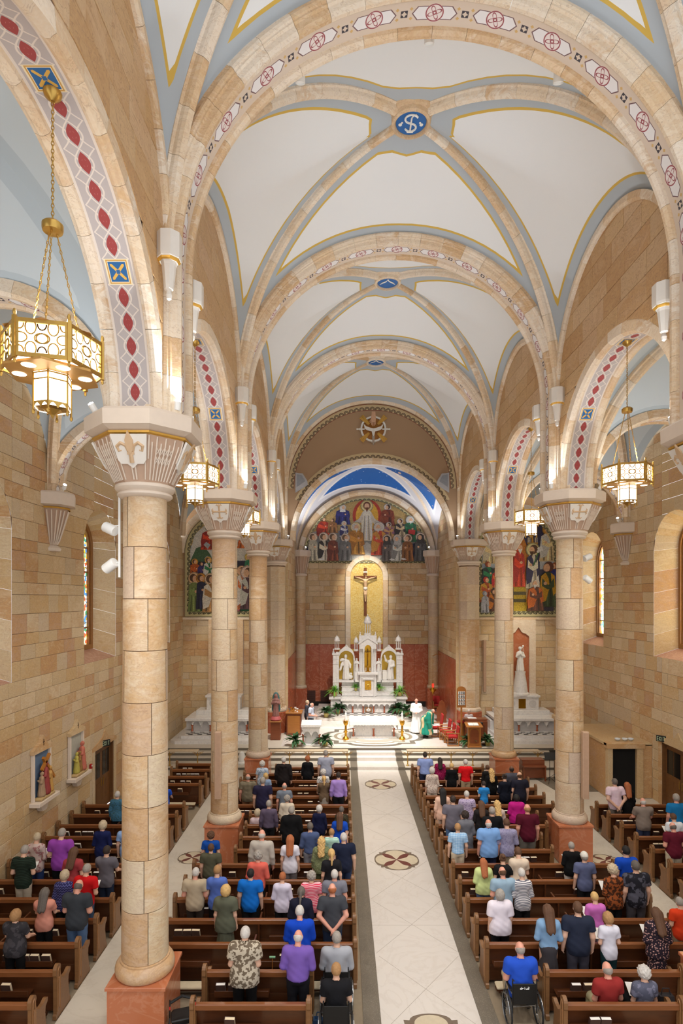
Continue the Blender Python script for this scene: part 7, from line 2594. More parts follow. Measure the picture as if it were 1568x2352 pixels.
def torso_prims(b, inf=0.0):
    sh, ch, wa, hi, dp, ar = BUILDS[b]
    woman = b in 'wW'
    p = [('c', (-sh * .72, -.005, 1.385), (sh * .72, -.005, 1.385), .085 + inf, .085 + inf), ('e', (0, .0, 1.25), (sh * .86 + inf, ch + inf, .22 + inf), .06), ('e', (0, .015, 1.07), (wa + inf, dp + inf, .17 + inf), .06), ('e', (0, -.015, .94), (hi + inf, dp * .98 + inf, .14 + inf), .06),
         ('c', (0, -.02, 1.42), (0, -.01, 1.47), .075 + inf, .055 + inf, .04)]
    if woman:
        p.append(('c', (-.075, .075, 1.27), (.075, .075, 1.27), .062 + inf, .062 + inf, .05))
    return p


def arm_prims(pose, b, inf=0.0, upto=2.0):
    ar = BUILDS[b][5]
    J = joints(pose, b)
    out = []
    for q in (-1, 1):
        S, E, W = (np.array(v) for v in J[q])
        t = min(1.0, upto)
        out.append(('c', tuple(S), tuple(S + (E - S) * t), .058 * ar + inf, (.058 - .014 * t) * ar + inf, .03))
        if upto > 1:
            t = min(1.0, upto - 1)
            out.append(('c', tuple(E), tuple(E + (W - E) * t), .043 * ar + inf, (.043 - .012 * t) * ar + inf, .025))
    return out


def leg_prims(b, inf=0.0, sit=False, knee_only=False):
    hi = BUILDS[b][3]
    x = hi * .56
    k = 1.12 if b in 'MW' else 1.0
    out = []
    for q in (-1, 1):
        if sit:
            H, K, A = (q * x, .02, .92), (q * (x + .03), .44, .93), (q * (x + .02), .42, .52)
        else:
            H, K, A = (q * x, 0, .90), (q * (x + .005), .012, .49), (q * (x + .005), -.02, .09)
        out.append(('c', H, K, .088 * k + inf, .058 * k + inf, .03))
        if not knee_only:
            out.append(('c', K, A, .058 * k + inf, .040 + inf, .03))
    return out


_pmesh = {}
SITZ = -.43


def person_body(pose, b):
    key = ('body', pose, b)
    if key in _pmesh:
        return _pmesh[key]
    sit = pose == 'sit'
    tilt = HTILT[pose]
    base = torso_prims(b) + arm_prims(pose, b) + leg_prims(b, sit=sit) + [('c', (0, -.02, 1.42), (0, .012, 1.56), .06, .052, .03)]
    x = BUILDS[b][3] * .56
    for q in (-1, 1):
        if sit:
            base += [('c', (q * (x + .02), .41, .48), (q * (x + .035), .56, .465), .04, .03, .02)]
        else:
            base += [('c', (q * (x + .005), -.03, .05), (q * (x + .02), .13, .035), .042, .03, .02)]
    J = joints(pose, b)
    for q in (-1, 1):
        S, E, W = (np.array(v) for v in J[q])
        f = (W - E) / np.linalg.norm(W - E)
        base.append(('c', tuple(W), tuple(W + f * .07), .03, .032, .015))
    head = [('e', (0, .005, 1.645), (.076, .096, .108), .02), ('e', (0, .04, 1.59), (.054, .062, .062), .03), ('c', (0, .09, 1.65), (0, .112, 1.625), .010, .014, .012), ('e', (-.079, .0, 1.635), (.012, .024, .034), .008), ('e', (.079, .0, 1.635), (.012, .024, .034), .008), ('c', (-.02, .088, 1.578), (.02, .088, 1.578), .010, .010, .012)]
    def fn(P):
        return smin(sd_eval(P, base, .035), sd_eval(rx_pts(P, tilt, NECK), head, .02), .02)
    def extra(mb):
        for q in (-1, 1):          # four fingers and a thumb on each hand
            S, E, W = (Vector(v) for v in J[q])
            f = (W - E).normalized()
            side = f.cross(Vector((0, 0, 1)))
            side = side.normalized() if side.length > .2 else Vector((0, 1, 0))
            if pose == 'down':
                side = Vector((0, 1, 0))
            nrm = f.cross(side).normalized()
            curl = nrm * (-q) if pose == 'down' else Vector((0, 0, -1))
            for i, (o, l) in enumerate(((-.024, .062), (-.008, .074), (.008, .07), (.024, .055))):
                b0 = W + f * .075 + side * o
                mb.tube([b0, b0 + f * l * .55 + curl * .008, b0 + f * l * .85 + curl * .03], [.0095, .009, .007], 6)
            th = 1 if pose == 'down' else -q
            b0 = W + f * .03 + side * (.03 * th)
            mb.tube([b0, b0 + f * .03 + side * (.025 * th), b0 + f * .06 + side * (.022 * th)], [.011, .0105, .008], 6)
        R = Matrix.Translation(Vector(NECK)) @ Matrix.Rotation(-tilt, 4, 'X') @ Matrix.Translation(-Vector(NECK))
        mb.M = R
        mb.cur = 1
        for q in (-1, 1):
            mb.ell((q * .032, .089, 1.652), (.011, .008, .007), 8, 5)
            mb.tube([(q * .016, .096, 1.672), (q * .048, .088, 1.674)], .004, 4)
        mb.tube([(-.022, .097, 1.581), (0, .1, 1.579), (.022, .097, 1.581)], .0045, 4)
        mb.M = None
    lo, hi = (-.46, -.3, -.0), (.46, .62 if sit or pose in ('rail', 'bend') else .42, 1.79)
    _pmesh[key] = sd_mesh('person', fn, lo, hi, .021, [skin_mat('light'), M_EYE], extra)
    return _pmesh[key]


def person_top(pose, b, sleeve, hem, style=''):
    key = ('top', pose, b, sleeve, hem, style)
    if key in _pmesh:
        return _pmesh[key]
    inf = .02 + (.022 if 'l' in style else 0)
    pr = torso_prims(b, inf)
    ar = BUILDS[b][5]
    if hem < .9:
        k = BUILDS[b][3]
        for q in (-1, 1):
            pr.append(('c', (q * k * .40, -.005, 1.0), (q * k * .44, -.005, hem - .1), k * .58 + inf, k * .6 + inf + (.03 if 'l' in style else 0), .08))
    if 'h' in style:
        pr += [('c', (-.09, -.09, 1.44), (.09, -.09, 1.44), .05, .05, .03), ('c', (0, -.11, 1.42), (0, -.12, 1.34), .06, .03, .03)]
    J = joints(pose, b)
    si_ = inf + (.01 if sleeve < 1 else 0)
    def fn(P):
        d = np.maximum(sd_eval(P, pr, .035), hem - P[:, 2])
        for q in (-1, 1):
            S, E, W = (np.array(v) for v in J[q])
            a = sd_cone(P, S, E, .058 * ar + si_, .044 * ar + si_)
            if sleeve <= 1:
                f = (E - S) / np.linalg.norm(E - S)
                a = np.maximum(a, (P - (S + (E - S) * sleeve)) @ f)
            else:
                f = (W - E) / np.linalg.norm(W - E)
                a = smin(a, np.maximum(sd_cone(P, E, W, .043 * ar + inf, .034 * ar + inf), (P - (E + (W - E) * (sleeve - 1))) @ f), .02)
            d = smin(d, a, .03)
        d = d + .0045 * np.sin(P[:, 0] * 34 + P[:, 2] * 16) * np.sin(P[:, 2] * 27 + P[:, 1] * 18) * np.clip((1.38 - P[:, 2]) * 4, 0, 1)
        return np.maximum(d, .072 - np.linalg.norm((P - np.array((0, .012, 1.505))) * np.array((1, .95, 1.1)), axis=1))
    lo, hi = (-.48, -.34, hem - .03), (.48, .5 if pose in ('rail', 'bend', 'sit') else .38, 1.56)
    _pmesh[key] = sd_mesh('top', fn, lo, hi, .021)
    return _pmesh[key]


def person_bottom(kind, b, sit=False):
    key = ('bot', kind, b, sit)
    if key in _pmesh:
        return _pmesh[key]
    inf = .006
    tp = [q for q in torso_prims(b, inf)[2:4]]
    hk = BUILDS[b][3]
    if kind in ('pants', 'shorts'):
        pr = tp + leg_prims(b, .02 if kind == 'pants' else .032, sit)
        cut = .06 if kind == 'pants' else .46
        if sit and kind == 'pants':
            cut = .5
    elif kind == 'skirt':
        pr = tp + [('c', (0, -.005, .92), (0, .0, .30), hk * .86, hk * 1.25, .08)]
        cut = .38
    else:                            # long dress skirt
        pr = tp + [('c', (0, -.005, 1.0), (0, .0, .10), hk * .84, hk * 1.45, .1)]
        cut = .20
    def fn(P):
        d = sd_eval(P, pr, .03)
        if kind in ('skirt', 'dress'):
            a = np.arctan2(P[:, 1], P[:, 0] + 1e-9)
            d = d * .85 + .010 * np.sin(a * 13) * np.clip((.9 - P[:, 2]) * 2, 0, 1)
        else:
            d = d + .003 * np.sin(P[:, 2] * 40) * np.sin(P[:, 0] * 20)
        return np.maximum(np.maximum(d, P[:, 2] - 1.02), cut - P[:, 2])
    _pmesh[key] = sd_mesh('bottom', fn, (-.36, -.34, cut - .03), (.36, .6 if sit else .36, 1.06), .023)
    return _pmesh[key]


def person_hair(kind):
    key = ('hair', kind)
    if key in _pmesh:
        return _pmesh[key]
    rs = np.random.RandomState(3)
    def curls(P, a, f): return a * np.sin(P[:, 0] * f) * np.sin(P[:, 1] * f + 1) * np.sin(P[:, 2] * f + 2)
    def fn(P):
        x, y, z = P[:, 0], P[:, 1], P[:, 2]
        skull = sd_ell(P, (0, -.004, 1.652), (.088, .107, .112))
        face = np.maximum(y - .045 - np.clip(z - 1.68, 0, .1) * 1.1, -9)
        if kind == 'short':
            return np.maximum(np.maximum(skull + curls(P, .002, 120), face), 1.572 - z + np.clip(y, 0, .1) * .6)
        if kind == 'bald':
            s2 = sd_ell(P, (0, -.004, 1.645), (.086, .105, .105))
            return np.maximum(np.maximum(np.maximum(s2, y - .035), 1.572 - z), z - 1.655 + np.clip(y, -.1, .1) * .3)
        if kind == 'cap':
            s2 = np.maximum(sd_ell(P, (0, .0, 1.66), (.095, .112, .115)), 1.64 - z)
            brim = np.maximum(sd_ell(P, (0, .12, 1.655), (.075, .09, .012)), .05 - y)
            return np.minimum(s2, brim)
        if kind == 'bob':
            s2 = sd_ell(P, (0, -.018, 1.645), (.112, .122, .135)) + curls(P, .006, 55)
            return np.maximum(np.maximum(s2, face - .005), 1.525 - z)
        if kind == 'curly':
            s2 = sd_ell(P, (0, -.016, 1.66), (.115, .125, .125)) + curls(P, .016, 75)
            return np.maximum(np.maximum(s2, face), 1.55 - z)
        if kind in ('long', 'wavy'):
            s2 = smin(sd_ell(P, (0, -.012, 1.65), (.10, .116, .122)), sd_cone(P * np.array((.85, 1.25, 1)), (0, -.085, 1.62), (0, -.17, 1.30), .09, .075), .05)
            s2 = s2 + (.009 * np.sin(x * 75 + 2.5 * np.sin(z * 34 + y * 20)) if kind == 'wavy' else .004 * np.sin(x * 110))
            return np.maximum(np.maximum(s2, face - .01), 1.25 - z + .03 * np.sin(x * 60))
        base = np.maximum(np.maximum(skull, face), 1.575 - z)
        if kind == 'ponytail':
            return smin(base, sd_cone(P, (0, -.125, 1.66), (0, -.15, 1.42), .036, .018) + .003 * np.sin(x * 150), .02)
        return smin(base, sd_ell(P, (0, -.11, 1.70), (.05, .05, .05)) + curls(P, .008, 90), .015)     # bun
    _pmesh[key] = sd_mesh('hair', fn, (-.16, -.24, 1.2), (.16, .24, 1.82), .0155)
    return _pmesh[key]


SHOE = sd_mesh('shoe', lambda P: np.maximum(sd_eval(P, [('c', (0, -.04, .045), (0, .13, .035), .05, .042), ('c', (0, -.03, .06), (0, -.02, .1), .05, .046)], .03), -P[:, 2]), (-.08, -.12, -.02), (.08, .2, .15), .02, flat((36, 30, 28), .5, name='shoe_leather'))
SHOEW = None
_cl = {}


def cloth(c, pat=None, c2=None):
    key = (c, pat, c2)
    if key in _cl:
        return _cl[key]
    g = G('cloth', .85, spec=.2)
    a = rgb(*c)
    P = g.pos('Object')
    x, y, z = g.xyz(P)
    base = g.mix(g.noise(P, 6, 3), tuple(v * .85 for v in a), tuple(min(1, v * 1.1) for v in a))
    if pat:
        b = rgb(*c2)
        if pat == 'stripe':
            f = (z * 28.0).fract().gt(.55)
        elif pat == 'plaid':
            f = (x * 22.0).fract().gt(.6) * .5 + (z * 22.0).fract().gt(.6) * .5
        elif pat == 'zigzag':
            f = (z * 16.0 + ((x * 16.0).fract() - .5).abs() * 1.2).fract().gt(.5)
        elif pat == 'floral':
            f = g.vor(P, 26).lt(.34)
        elif pat == 'camo':
            f = g.noise(P, 16, 2).gt(.5)
        else:                     # soft blotches
            f = g.noise(P, 9, 4).gt(.52)
        base = g.mix(f, base, b)
    g.col(base)
    _cl[key] = g.mat
    return g.mat


HAIRC = {'white': (200, 194, 188), 'grey': (156, 148, 140), 'dgrey': (100, 92, 86), 'blonde': (206, 168, 108), 'sandy': (170, 128, 84), 'red': (166, 96, 56), 'brown': (92, 62, 42), 'dark': (48, 36, 30), 'black': (24, 20, 20), 'ash': (190, 172, 144)}


def person(px, py, b, pose, hair, hc, top, bottom, label, h=None, d=None, rot=0.0, skin='light', z=0.0, book=False, x=None, fixed_h=None):
    """top = (sleeve, hem, colour, pattern, colour2, style); bottom = (kind, colour[, pattern, colour2])"""
    hh = h or {'m': 1.86, 'M': 1.90, 'w': 1.76, 'W': 1.78, 'c': 1.6}[b]
    if d is None:
        dd = (CAMZ - hh) * FPX / (py - PCY)
        k = max(0, min(16, round((dd - 10.36 - .64) / .91)))
        d = row_d(k) + .64
    if pose == 'rail':
        d += .1
    zh = fixed_h or max(1.5, min(2.0, wz(py, d) - z))
    sit = pose == 'sit'
    tops = 1.76 - (.02 if HTILT[pose] > .3 else 0) + (.02 if hair in ('curly', 'bob', 'wavy') else 0)
    s = zh / tops if not sit else 1.0
    o = link('person', person_body(pose, b), None, (wx(px, d) if x is None else x, d, z), (0, 0, rot + random.uniform(-.08, .08)), label, 'person', 'people at Mass')
    if sit:
        s = hh / 1.76
        o.location.z = z + SITZ * s
    o.scale = (s, s, s)
    if skin != 'light':
        o.material_slots[0].link = 'OBJECT'
        o.material_slots[0].material = skin_mat(skin)
    def part(nm, me, mat, rot=None):
        if not me.materials:
            me.materials.append(mat)
        q = link(nm, me, o)
        q.material_slots[0].link = 'OBJECT'
        q.material_slots[0].material = mat
        return q
    sl, hem, c, pat, c2, sty = (tuple(top) + (None, None, None, '', ''))[:6] if len(top) < 6 else top
    sty = sty or ''
    part('dress_top' if bottom[0] == 'dress' else 'shirt' if b in 'mMc' else 'blouse', person_top(pose, b, sl, hem, sty), cloth(c, pat, c2))
    kind, bc = bottom[0], bottom[1]
    part({'pants': 'trousers'}.get(kind, kind if kind != 'dress' else 'dress_skirt'), person_bottom(kind, b, sit), cloth(bc, *(bottom[2:4] if len(bottom) > 2 else ())))
    if hair:
        q = part('cap' if hair == 'cap' else 'hair', person_hair(hair), flat(HAIRC[hc] if isinstance(hc, str) else hc, .75, name='hair_colour', vary=.3, scale=40))
        t = HTILT[pose]
        q.matrix_local = Matrix.Translation(Vector(NECK)) @ Matrix.Rotation(-t, 4, 'X') @ Matrix.Translation(-Vector(NECK))
        if hair == 'cap':
            q2 = part('hair', person_hair('bald'), flat(HAIRC['grey'], .75, name='hair_colour', vary=.3, scale=40))
            q2.matrix_local = q.matrix_local
    xx = BUILDS[b][3] * .56
    for q in (-1, 1):
        link('shoe', SHOE, o, (q * (xx + .01), .43 if sit else -.0, .44 if sit else 0))
    if book:
        bk = thing('open_booklet', 'open booklet held by the ' + ' '.join(label.split()[:11]), 'book', o.location + Vector((.0, .34, 1.12 * s + (o.location.z if sit else 0) * 0)), (.6, 0, rot), group='booklets held by people')
        bk.location = o.matrix_basis @ Vector((.0, .33, 1.12))
        MB().box(-.16, -.004, -.12, .12, -.004, .004).obj('page', M_CLOTH, bk, rot=(0, .18, 0))
        MB().box(.004, .16, -.12, .12, -.004, .004).obj('page', M_CLOTH, bk, rot=(0, -.18, 0))
    return o


BK_, NV, KH, JN, GY, BR = (22, 22, 24), (34, 40, 66), (176, 158, 130), (64, 84, 112), (96, 96, 100), (112, 84, 62)
SS, LS, TU, UN = .62, 1.85, .93, .80


def T(c, pat=None, c2=None, sl=SS, hem=UN, sty=''):
    return (sl, hem, c, pat, c2, sty)


# left aisle pews
person(269, 1817, 'w', 'down', 'short', 'white', T((70, 120, 150), 'floral', (60, 90, 80), LS), ('pants', BK_), 'person with white hair in blue green patterned blouse beside the first column')
person(235, 1886, 'w', 'front', 'bob', 'ash', T((26, 34, 80), sl=LS), ('pants', NV), 'person with short blonde hair in navy jumper in left wall pew')
person(292, 1886, 'm', 'down', 'short', 'grey', T((140, 172, 220)), ('pants', KH), 'person in light blue shirt half hidden behind the first column')
person(83, 1915, 'w', 'front', 'short', 'ash', T((206, 184, 176), 'blotch', (170, 120, 120), LS), ('pants', (50, 70, 120)), 'person in cream and rose top with jeans near the left wall', book=True)
person(54, 1944, 'm', 'front', 'short', 'grey', T((26, 34, 28), 'stripe', (40, 56, 44)), ('pants', (190, 176, 156)), 'person in dark green striped polo and khaki trousers, far left', book=True)
person(140, 1905, 'M', 'front', 'short', 'grey', T((150, 70, 170)), ('pants', BK_), 'person in bright purple polo shirt by the left wall')
person(168, 1949, 'w', 'front', 'long', 'brown', T((170, 66, 70)), ('pants', BK_), 'person with long brown hair in coral red top, left pews')
person(244, 1943, 'm', 'rail', 'short', 'dark', T((104, 100, 108)), ('pants', (34, 44, 66)), 'person in grey T-shirt leaning on the pew next to the first column')
person(197, 1987, 'm', 'front', 'short', 'grey', T((206, 22, 28)), ('pants', JN), 'person in red polo shirt reading, left pews', book=True)
person(147, 2000, 'w', 'front', 'bob', 'ash', T((96, 96, 150), 'zigzag', (40, 40, 84), LS), ('pants', BK_), 'person in blue zigzag jumper, left pews')
person(177, 2024, 'M', 'bow', 'bald', 'dgrey', T((58, 62, 68)), ('pants', (86, 112, 150)), 'person in charcoal T-shirt and pale jeans with folded arms', skin='pink')
person(102, 2040, 'w', 'rail', 'long', 'dgrey', T((222, 150, 130)), ('pants', BK_), 'person with long grey brown hair in salmon top, left pews')
person(35, 2088, 'W', 'rail', 'bob', 'sandy', T((56, 54, 58), 'blotch', (74, 70, 74)), ('pants', BK_), 'person in dark grey top leaning on the pew, lower left corner')
person(379, 1815, 'm', 'rail', 'short', 'brown', T((34, 84, 200)), ('pants', JN), 'person in royal blue shirt just right of the first column', d=20.8)
# centre left pews
person(602, 1747, 'w', 'down', 'curly', 'white', T((200, 212, 226), 'floral', (70, 110, 160)), ('pants', (160, 170, 190)), 'person with white hair in blue and white floral blouse at the third column')
person(651, 1738, 'M', 'down', 'short', 'white', T((34, 28, 28), sl=LS, sty='h'), ('pants', BK_), 'person in black hooded top in the front left pew')
person(706, 1735, 'w', 'down', 'bob', 'red', T((20, 20, 24), sl=LS), ('pants', BK_), 'person with copper hair in black jumper, front left pew')
person(748, 1723, 'M', 'down', 'short', 'grey', T((164, 168, 186)), ('pants', BK_), 'person in pale grey shirt in the front left pew by the aisle')
person(742, 1766, 'w', 'down', 'curly', 'white', T((230, 226, 222), 'floral', (40, 40, 50)), ('pants', (70, 70, 76)), 'person with white curls in black and white floral blouse')
person(744, 1782, 'w', 'rail', 'ponytail', 'blonde', T((104, 84, 64), sl=1.4), ('skirt', (140, 130, 118), 'plaid', (170, 160, 150)), 'person with blonde ponytail in brown top and plaid skirt')
person(777, 1773, 'm', 'down', 'short', 'dark', T((166, 136, 206), hem=TU, sl=LS), ('pants', BK_), 'person in lavender shirt and black trousers by the aisle')
person(569, 1778, 'M', 'down', 'bald', 'grey', T((150, 138, 116), 'plaid', (80, 76, 60)), ('pants', (140, 100, 72)), 'person in brown plaid shirt beside the second column', skin='pink')
person(610, 1775, 'w', 'down', 'bob', 'blonde', T((140, 160, 190)), ('pants', JN), 'person with blonde hair in pale denim shirt behind the navy polo', h=1.6)
person(603, 1785, 'M', 'down', 'short', 'grey', T((40, 36, 62)), ('pants', NV), 'person in dark navy polo shirt right of the second column')
person(653, 1798, 'm', 'down', 'bald', 'grey', T((116, 124, 136)), ('pants', GY), 'person in slate grey T-shirt, middle left pews', skin='pink')
person(659, 1826, 'W', 'down', 'curly', 'grey', T((216, 202, 182), sl=LS), ('pants', KH), 'person with grey curls in cream blouse')
person(591, 1855, 'w', 'sit', 'bob', 'ash', T((214, 190, 194)), ('pants', GY), 'seated person in pale pink top beside the second column plinth', d=18.75, z=.0)
person(617, 1838, 'm', 'down', 'short', 'grey', T((92, 80, 100), hem=TU, sl=LS), ('pants', BK_), 'person in plum grey shirt and black trousers')
person(669, 1852, 'W', 'down', 'short', 'grey', T((16, 16, 18), sl=1.4, sty='l'), ('pants', BK_), 'person with grey hair in loose black top, middle left pews')
person(733, 1848, 'w', 'down', 'bob', 'white', T((24, 28, 60), sl=LS), ('pants', NV), 'person with white bob in navy cardigan')
person(784, 1852, 'w', 'down', 'short', 'dgrey', T((52, 48, 36), 'floral', (90, 84, 60), LS), ('pants', BK_), 'person in dark olive floral top by the aisle', d=18.28)
person(780, 1866, 'w', 'down', 'long', 'brown', T((24, 76, 186)), ('pants', BK_), 'person with long brown hair in cobalt blue top')
person(712, 1889, 'm', 'down', 'short', 'dgrey', T((76, 90, 128), hem=TU, sl=1.3), ('pants', (140, 140, 150)), 'person in slate blue shirt and grey trousers')
person(601, 1906, 'M', 'down', 'bald', 'white', T((186, 178, 168), sl=LS, hem=TU), ('pants', (70, 64, 60)), 'person in stone coloured shirt right of the plinth', skin='pink')
person(666, 1918, 'w', 'down', 'long', 'red', T((226, 222, 232)), ('pants', (116, 108, 108)), 'person with long strawberry hair in white T-shirt')
person(738, 1920, 'w', 'down', 'wavy', 'blonde', T((116, 124, 88), 'floral', (150, 156, 120), LS), ('pants', (70, 74, 50)), 'person with long blonde curls in sage floral dress top')
person(761, 1905, 'w', 'front', 'short', 'sandy', T((150, 206, 186), 'stripe', (206, 226, 216)), ('pants', JN), 'person in mint striped top', h=1.6)
person(789, 1913, 'M', 'down', 'short', 'white', T((30, 36, 58)), ('pants', (46, 60, 92)), 'person with white hair in navy shirt and jeans at the aisle end')
person(761, 1950, 'w', 'down', 'ponytail', 'blonde', T((30, 30, 34)), ('pants', (110, 130, 170)), 'person with blonde ponytail in black T-shirt')
person(592, 1956, 'm', 'front', 'curly', 'grey', T((222, 104, 90), sl=1.5), ('pants', BK_), 'person in coral shirt, left of centre', skin='pink')
person(484, 1909, 'm', 'down', 'curly', 'brown', T((20, 76, 164)), ('pants', JN), 'person with brown curls in deep blue shirt at the plinth of the second column', h=1.72, d=16.25)
person(484, 1938, 'M', 'down', 'short', 'brown', T((86, 84, 66)), ('pants', (60, 60, 58)), 'person in olive T-shirt left of the pews', d=15.35)
person(498, 1990, 'w', 'front', 'short', 'sandy', T((86, 112, 190)), ('pants', BK_), 'person with short light brown hair in periwinkle T-shirt')
person(448, 1996, 'M', 'front', 'short', 'white', T((190, 172, 146)), ('pants', (60, 52, 46)), 'person in tan shirt at the left end of the pew', skin='pink')
person(518, 2031, 'w', 'down', 'bob', 'blonde', T((92, 94, 78), sty='l'), ('dress', (92, 94, 78)), 'person with wavy blonde bob in long sage dress')
person(575, 1996, 'M', 'down', 'short', 'black', T((18, 108, 200), hem=.78), ('shorts', BK_), 'tall person in bright blue polo shirt and black shorts', h=1.92)
person(648, 2006, 'w', 'front', 'short', 'red', T((216, 208, 226), sl=LS), ('pants', BK_), 'person with short auburn hair in white shirt', book=True)
person(715, 2003, 'W', 'front', 'curly', 'grey', T((222, 66, 96), 'stripe', (240, 190, 196)), ('pants', BK_), 'person with grey curls in pink striped T-shirt')
person(768, 1998, 'M', 'down', 'short', 'white', T((124, 124, 136)), ('pants', (90, 100, 120)), 'person with white hair in grey shirt by the aisle', skin='pink')
person(691, 2040, 'w', 'front', 'ponytail', 'dgrey', T((30, 30, 48), sl=LS, sty='l'), ('pants', BK_), 'person with grey ponytail in dark navy top')
person(763, 2030, 'M', 'behind', 'bald', 'red', T((66, 68, 74)), ('pants', (42, 56, 84)), 'person in charcoal polo with hands clasped behind the back, left pews', skin='pink')
person(688, 2084, 'M', 'bow', 'short', 'white', T((20, 70, 190), sl=1.4), ('pants', NV), 'person with white hair in royal blue shirt leaning forward', h=1.6, skin='pink')
person(562, 2133, 'W', 'front', 'short', 'white', T((196, 184, 164), 'camo', (110, 96, 80), sty='l'), ('pants', BK_), 'person with grey crop in beige camouflage print top')
person(684, 2141, 'M', 'front', 'bald', 'white', T((122, 92, 176), hem=TU, sl=1.1), ('pants', (26, 26, 32)), 'person in violet shirt and black trousers, near left pews', skin='pink')
# centre right pews
person(976, 1727, 'M', 'down', 'short', 'dark', T((140, 158, 212), hem=TU), ('pants', NV), 'person in light blue shirt in the front right pew')
person(1010, 1740, 'w', 'down', 'long', 'dark', T((140, 16, 70), 'floral', (180, 60, 110), LS), ('pants', (120, 16, 60)), 'person with dark hair in magenta top, front right pew')
person(992, 1761, 'w', 'down', 'bob', 'white', T((212, 196, 184), 'floral', (150, 120, 110), 1.4), ('pants', (206, 190, 172)), 'person with white hair in cream floral outfit')
person(1037, 1753, 'w', 'down', 'short', 'blonde', T((16, 16, 18), sl=1.2), ('pants', BK_), 'person with short blonde hair all in black')
person(1069, 1744, 'm', 'down', 'short', 'white', T((220, 20, 28), hem=TU), ('pants', (180, 156, 124)), 'person in red polo and khaki trousers, right pews')
person(1119, 1757, 'w', 'down', 'short', 'brown', T((26, 24, 24), sl=LS), ('pants', BK_), 'person with brown crop in black beside the right plinth', h=1.68)
person(1128, 1764, 'w', 'down', 'wavy', 'blonde', T((18, 18, 20), sl=LS), ('pants', BK_), 'person with long blonde curls in black top')
person(1175, 1759, 'm', 'down', 'bald', 'dark', T((80, 80, 92)), ('pants', GY), 'person with shaved head in grey shirt beside the plinth', skin='dark')
person(1159, 1779, 'w', 'front', 'bun', 'dark', T((16, 20, 34), sl=1.5), ('pants', BK_), 'person with dark bun in midnight blue top', book=True)
person(1193, 1773, 'M', 'down', 'bald', 'brown', T((34, 34, 48)), ('pants', NV), 'person in dark navy polo at the right end of the pew')
person(1111, 1795, 'c', 'front', 'short', 'dark', T((46, 136, 210)), ('pants', (60, 120, 190)), 'person in sky blue polo shirt holding a sheet', h=1.62, book=True)
person(1016, 1810, 'w', 'down', 'long', 'black', T((232, 190, 168), sl=1.4), ('pants', (200, 170, 150)), 'person with black hair in pale peach top')
person(1072, 1818, 'W', 'front', 'short', 'white', T((190, 176, 206), 'floral', (120, 100, 150)), ('pants', (150, 34, 50)), 'person with white crop in lilac floral top')
person(1040, 1827, 'M', 'down', 'short', 'dark', T((110, 106, 118)), ('pants', (86, 116, 160)), 'person in grey T-shirt and jeans at the aisle end of the right pew')
person(1105, 1841, 'w', 'front', 'long', 'brown', T((40, 36, 36), sl=LS), ('pants', (90, 80, 60)), 'person with long brown hair in black cardigan')
person(1142, 1839, 'w', 'front', 'wavy', 'blonde', T((206, 184, 176), sl=1.3), ('pants', KH), 'person with wavy blonde hair in pale taupe top')
person(1130, 1853, 'M', 'down', 'short', 'grey', T((18, 20, 24), sl=LS), ('pants', BK_), 'person with grey hair in black jacket, middle right pews')
person(1186, 1826, 'W', 'front', 'bob', 'black', T((190, 30, 130), sl=1.4, sty='l'), ('pants', NV), 'person with dark hair in hot pink top')
person(1211, 1847, 'M', 'down', 'bald', 'sandy', T((84, 16, 36)), ('shorts', (110, 104, 96)), 'person in maroon shirt and grey shorts, right pews', skin='pink')
person(1069, 1864, 'w', 'front', 'curly', 'dark', T((112, 112, 120), sl=LS, hem=.62, sty='l'), ('pants', BK_), 'person with dark curls in long grey cardigan', skin='tan')
person(1122, 1882, 'M', 'down', 'bald', 'white', T((124, 166, 222), sty='l'), ('pants', NV), 'large person in sky blue shirt, right pews', skin='pink', h=1.86)
person(1051, 1891, 'm', 'down', 'short', 'sandy', T((130, 176, 220), 'plaid', (190, 214, 236), hem=TU), ('pants', (206, 190, 166)), 'person in blue checked shirt and khaki trousers by the aisle')
person(1164, 1882, 'm', 'front', 'short', 'brown', T((150, 146, 176), 'floral', (126, 120, 156), 1.4), ('pants', KH), 'person in lavender grey patterned shirt')
person(1110, 1974, 'w', 'front', 'long', 'red', T((206, 220, 150), sl=1.5, sty='l'), ('shorts', (86, 110, 150)), 'person with long auburn hair in lime top and denim shorts')
person(1155, 1964, 'w', 'front', 'bun', 'brown', T((26, 26, 28)), ('pants', BK_), 'person with brown bun in black T-shirt, right pews')
person(1191, 1948, 'w', 'bow', 'short', 'brown', T((220, 200, 178)), ('pants', (216, 206, 196)), 'person with bowed head in cream T-shirt', h=1.7)
person(1155, 1994, 'M', 'front', 'bald', 'brown', T((150, 176, 196)), ('pants', KH), 'person in pale blue polo, right pews', skin='pink')
person(1199, 1997, 'w', 'front', 'short', 'white', T((232, 228, 228), 'stripe', (96, 96, 112), LS), ('pants', BK_), 'person with white hair in white top with dark stripes')
person(1148, 2042, 'W', 'down', 'bob', 'grey', T((232, 222, 232), sl=.8, sty='l'), ('pants', BK_), 'person with grey bob in white blouse at the aisle end')
person(1259, 2082, 'w', 'front', 'long', 'brown', T((132, 168, 204), sl=LS, hem=.95), ('skirt', (66, 62, 66)), 'person with long brown hair in denim jacket and grey skirt')
person(1327, 2072, 'M', 'down', 'short', 'brown', T((38, 44, 62)), ('pants', (66, 64, 74)), 'person in navy polo and grey trousers, near right pews')
person(1367, 2052, 'w', 'front', 'short', 'blonde', T((206, 112, 190)), ('pants', (180, 170, 180)), 'person with short blonde hair in orchid pink top', book=True)
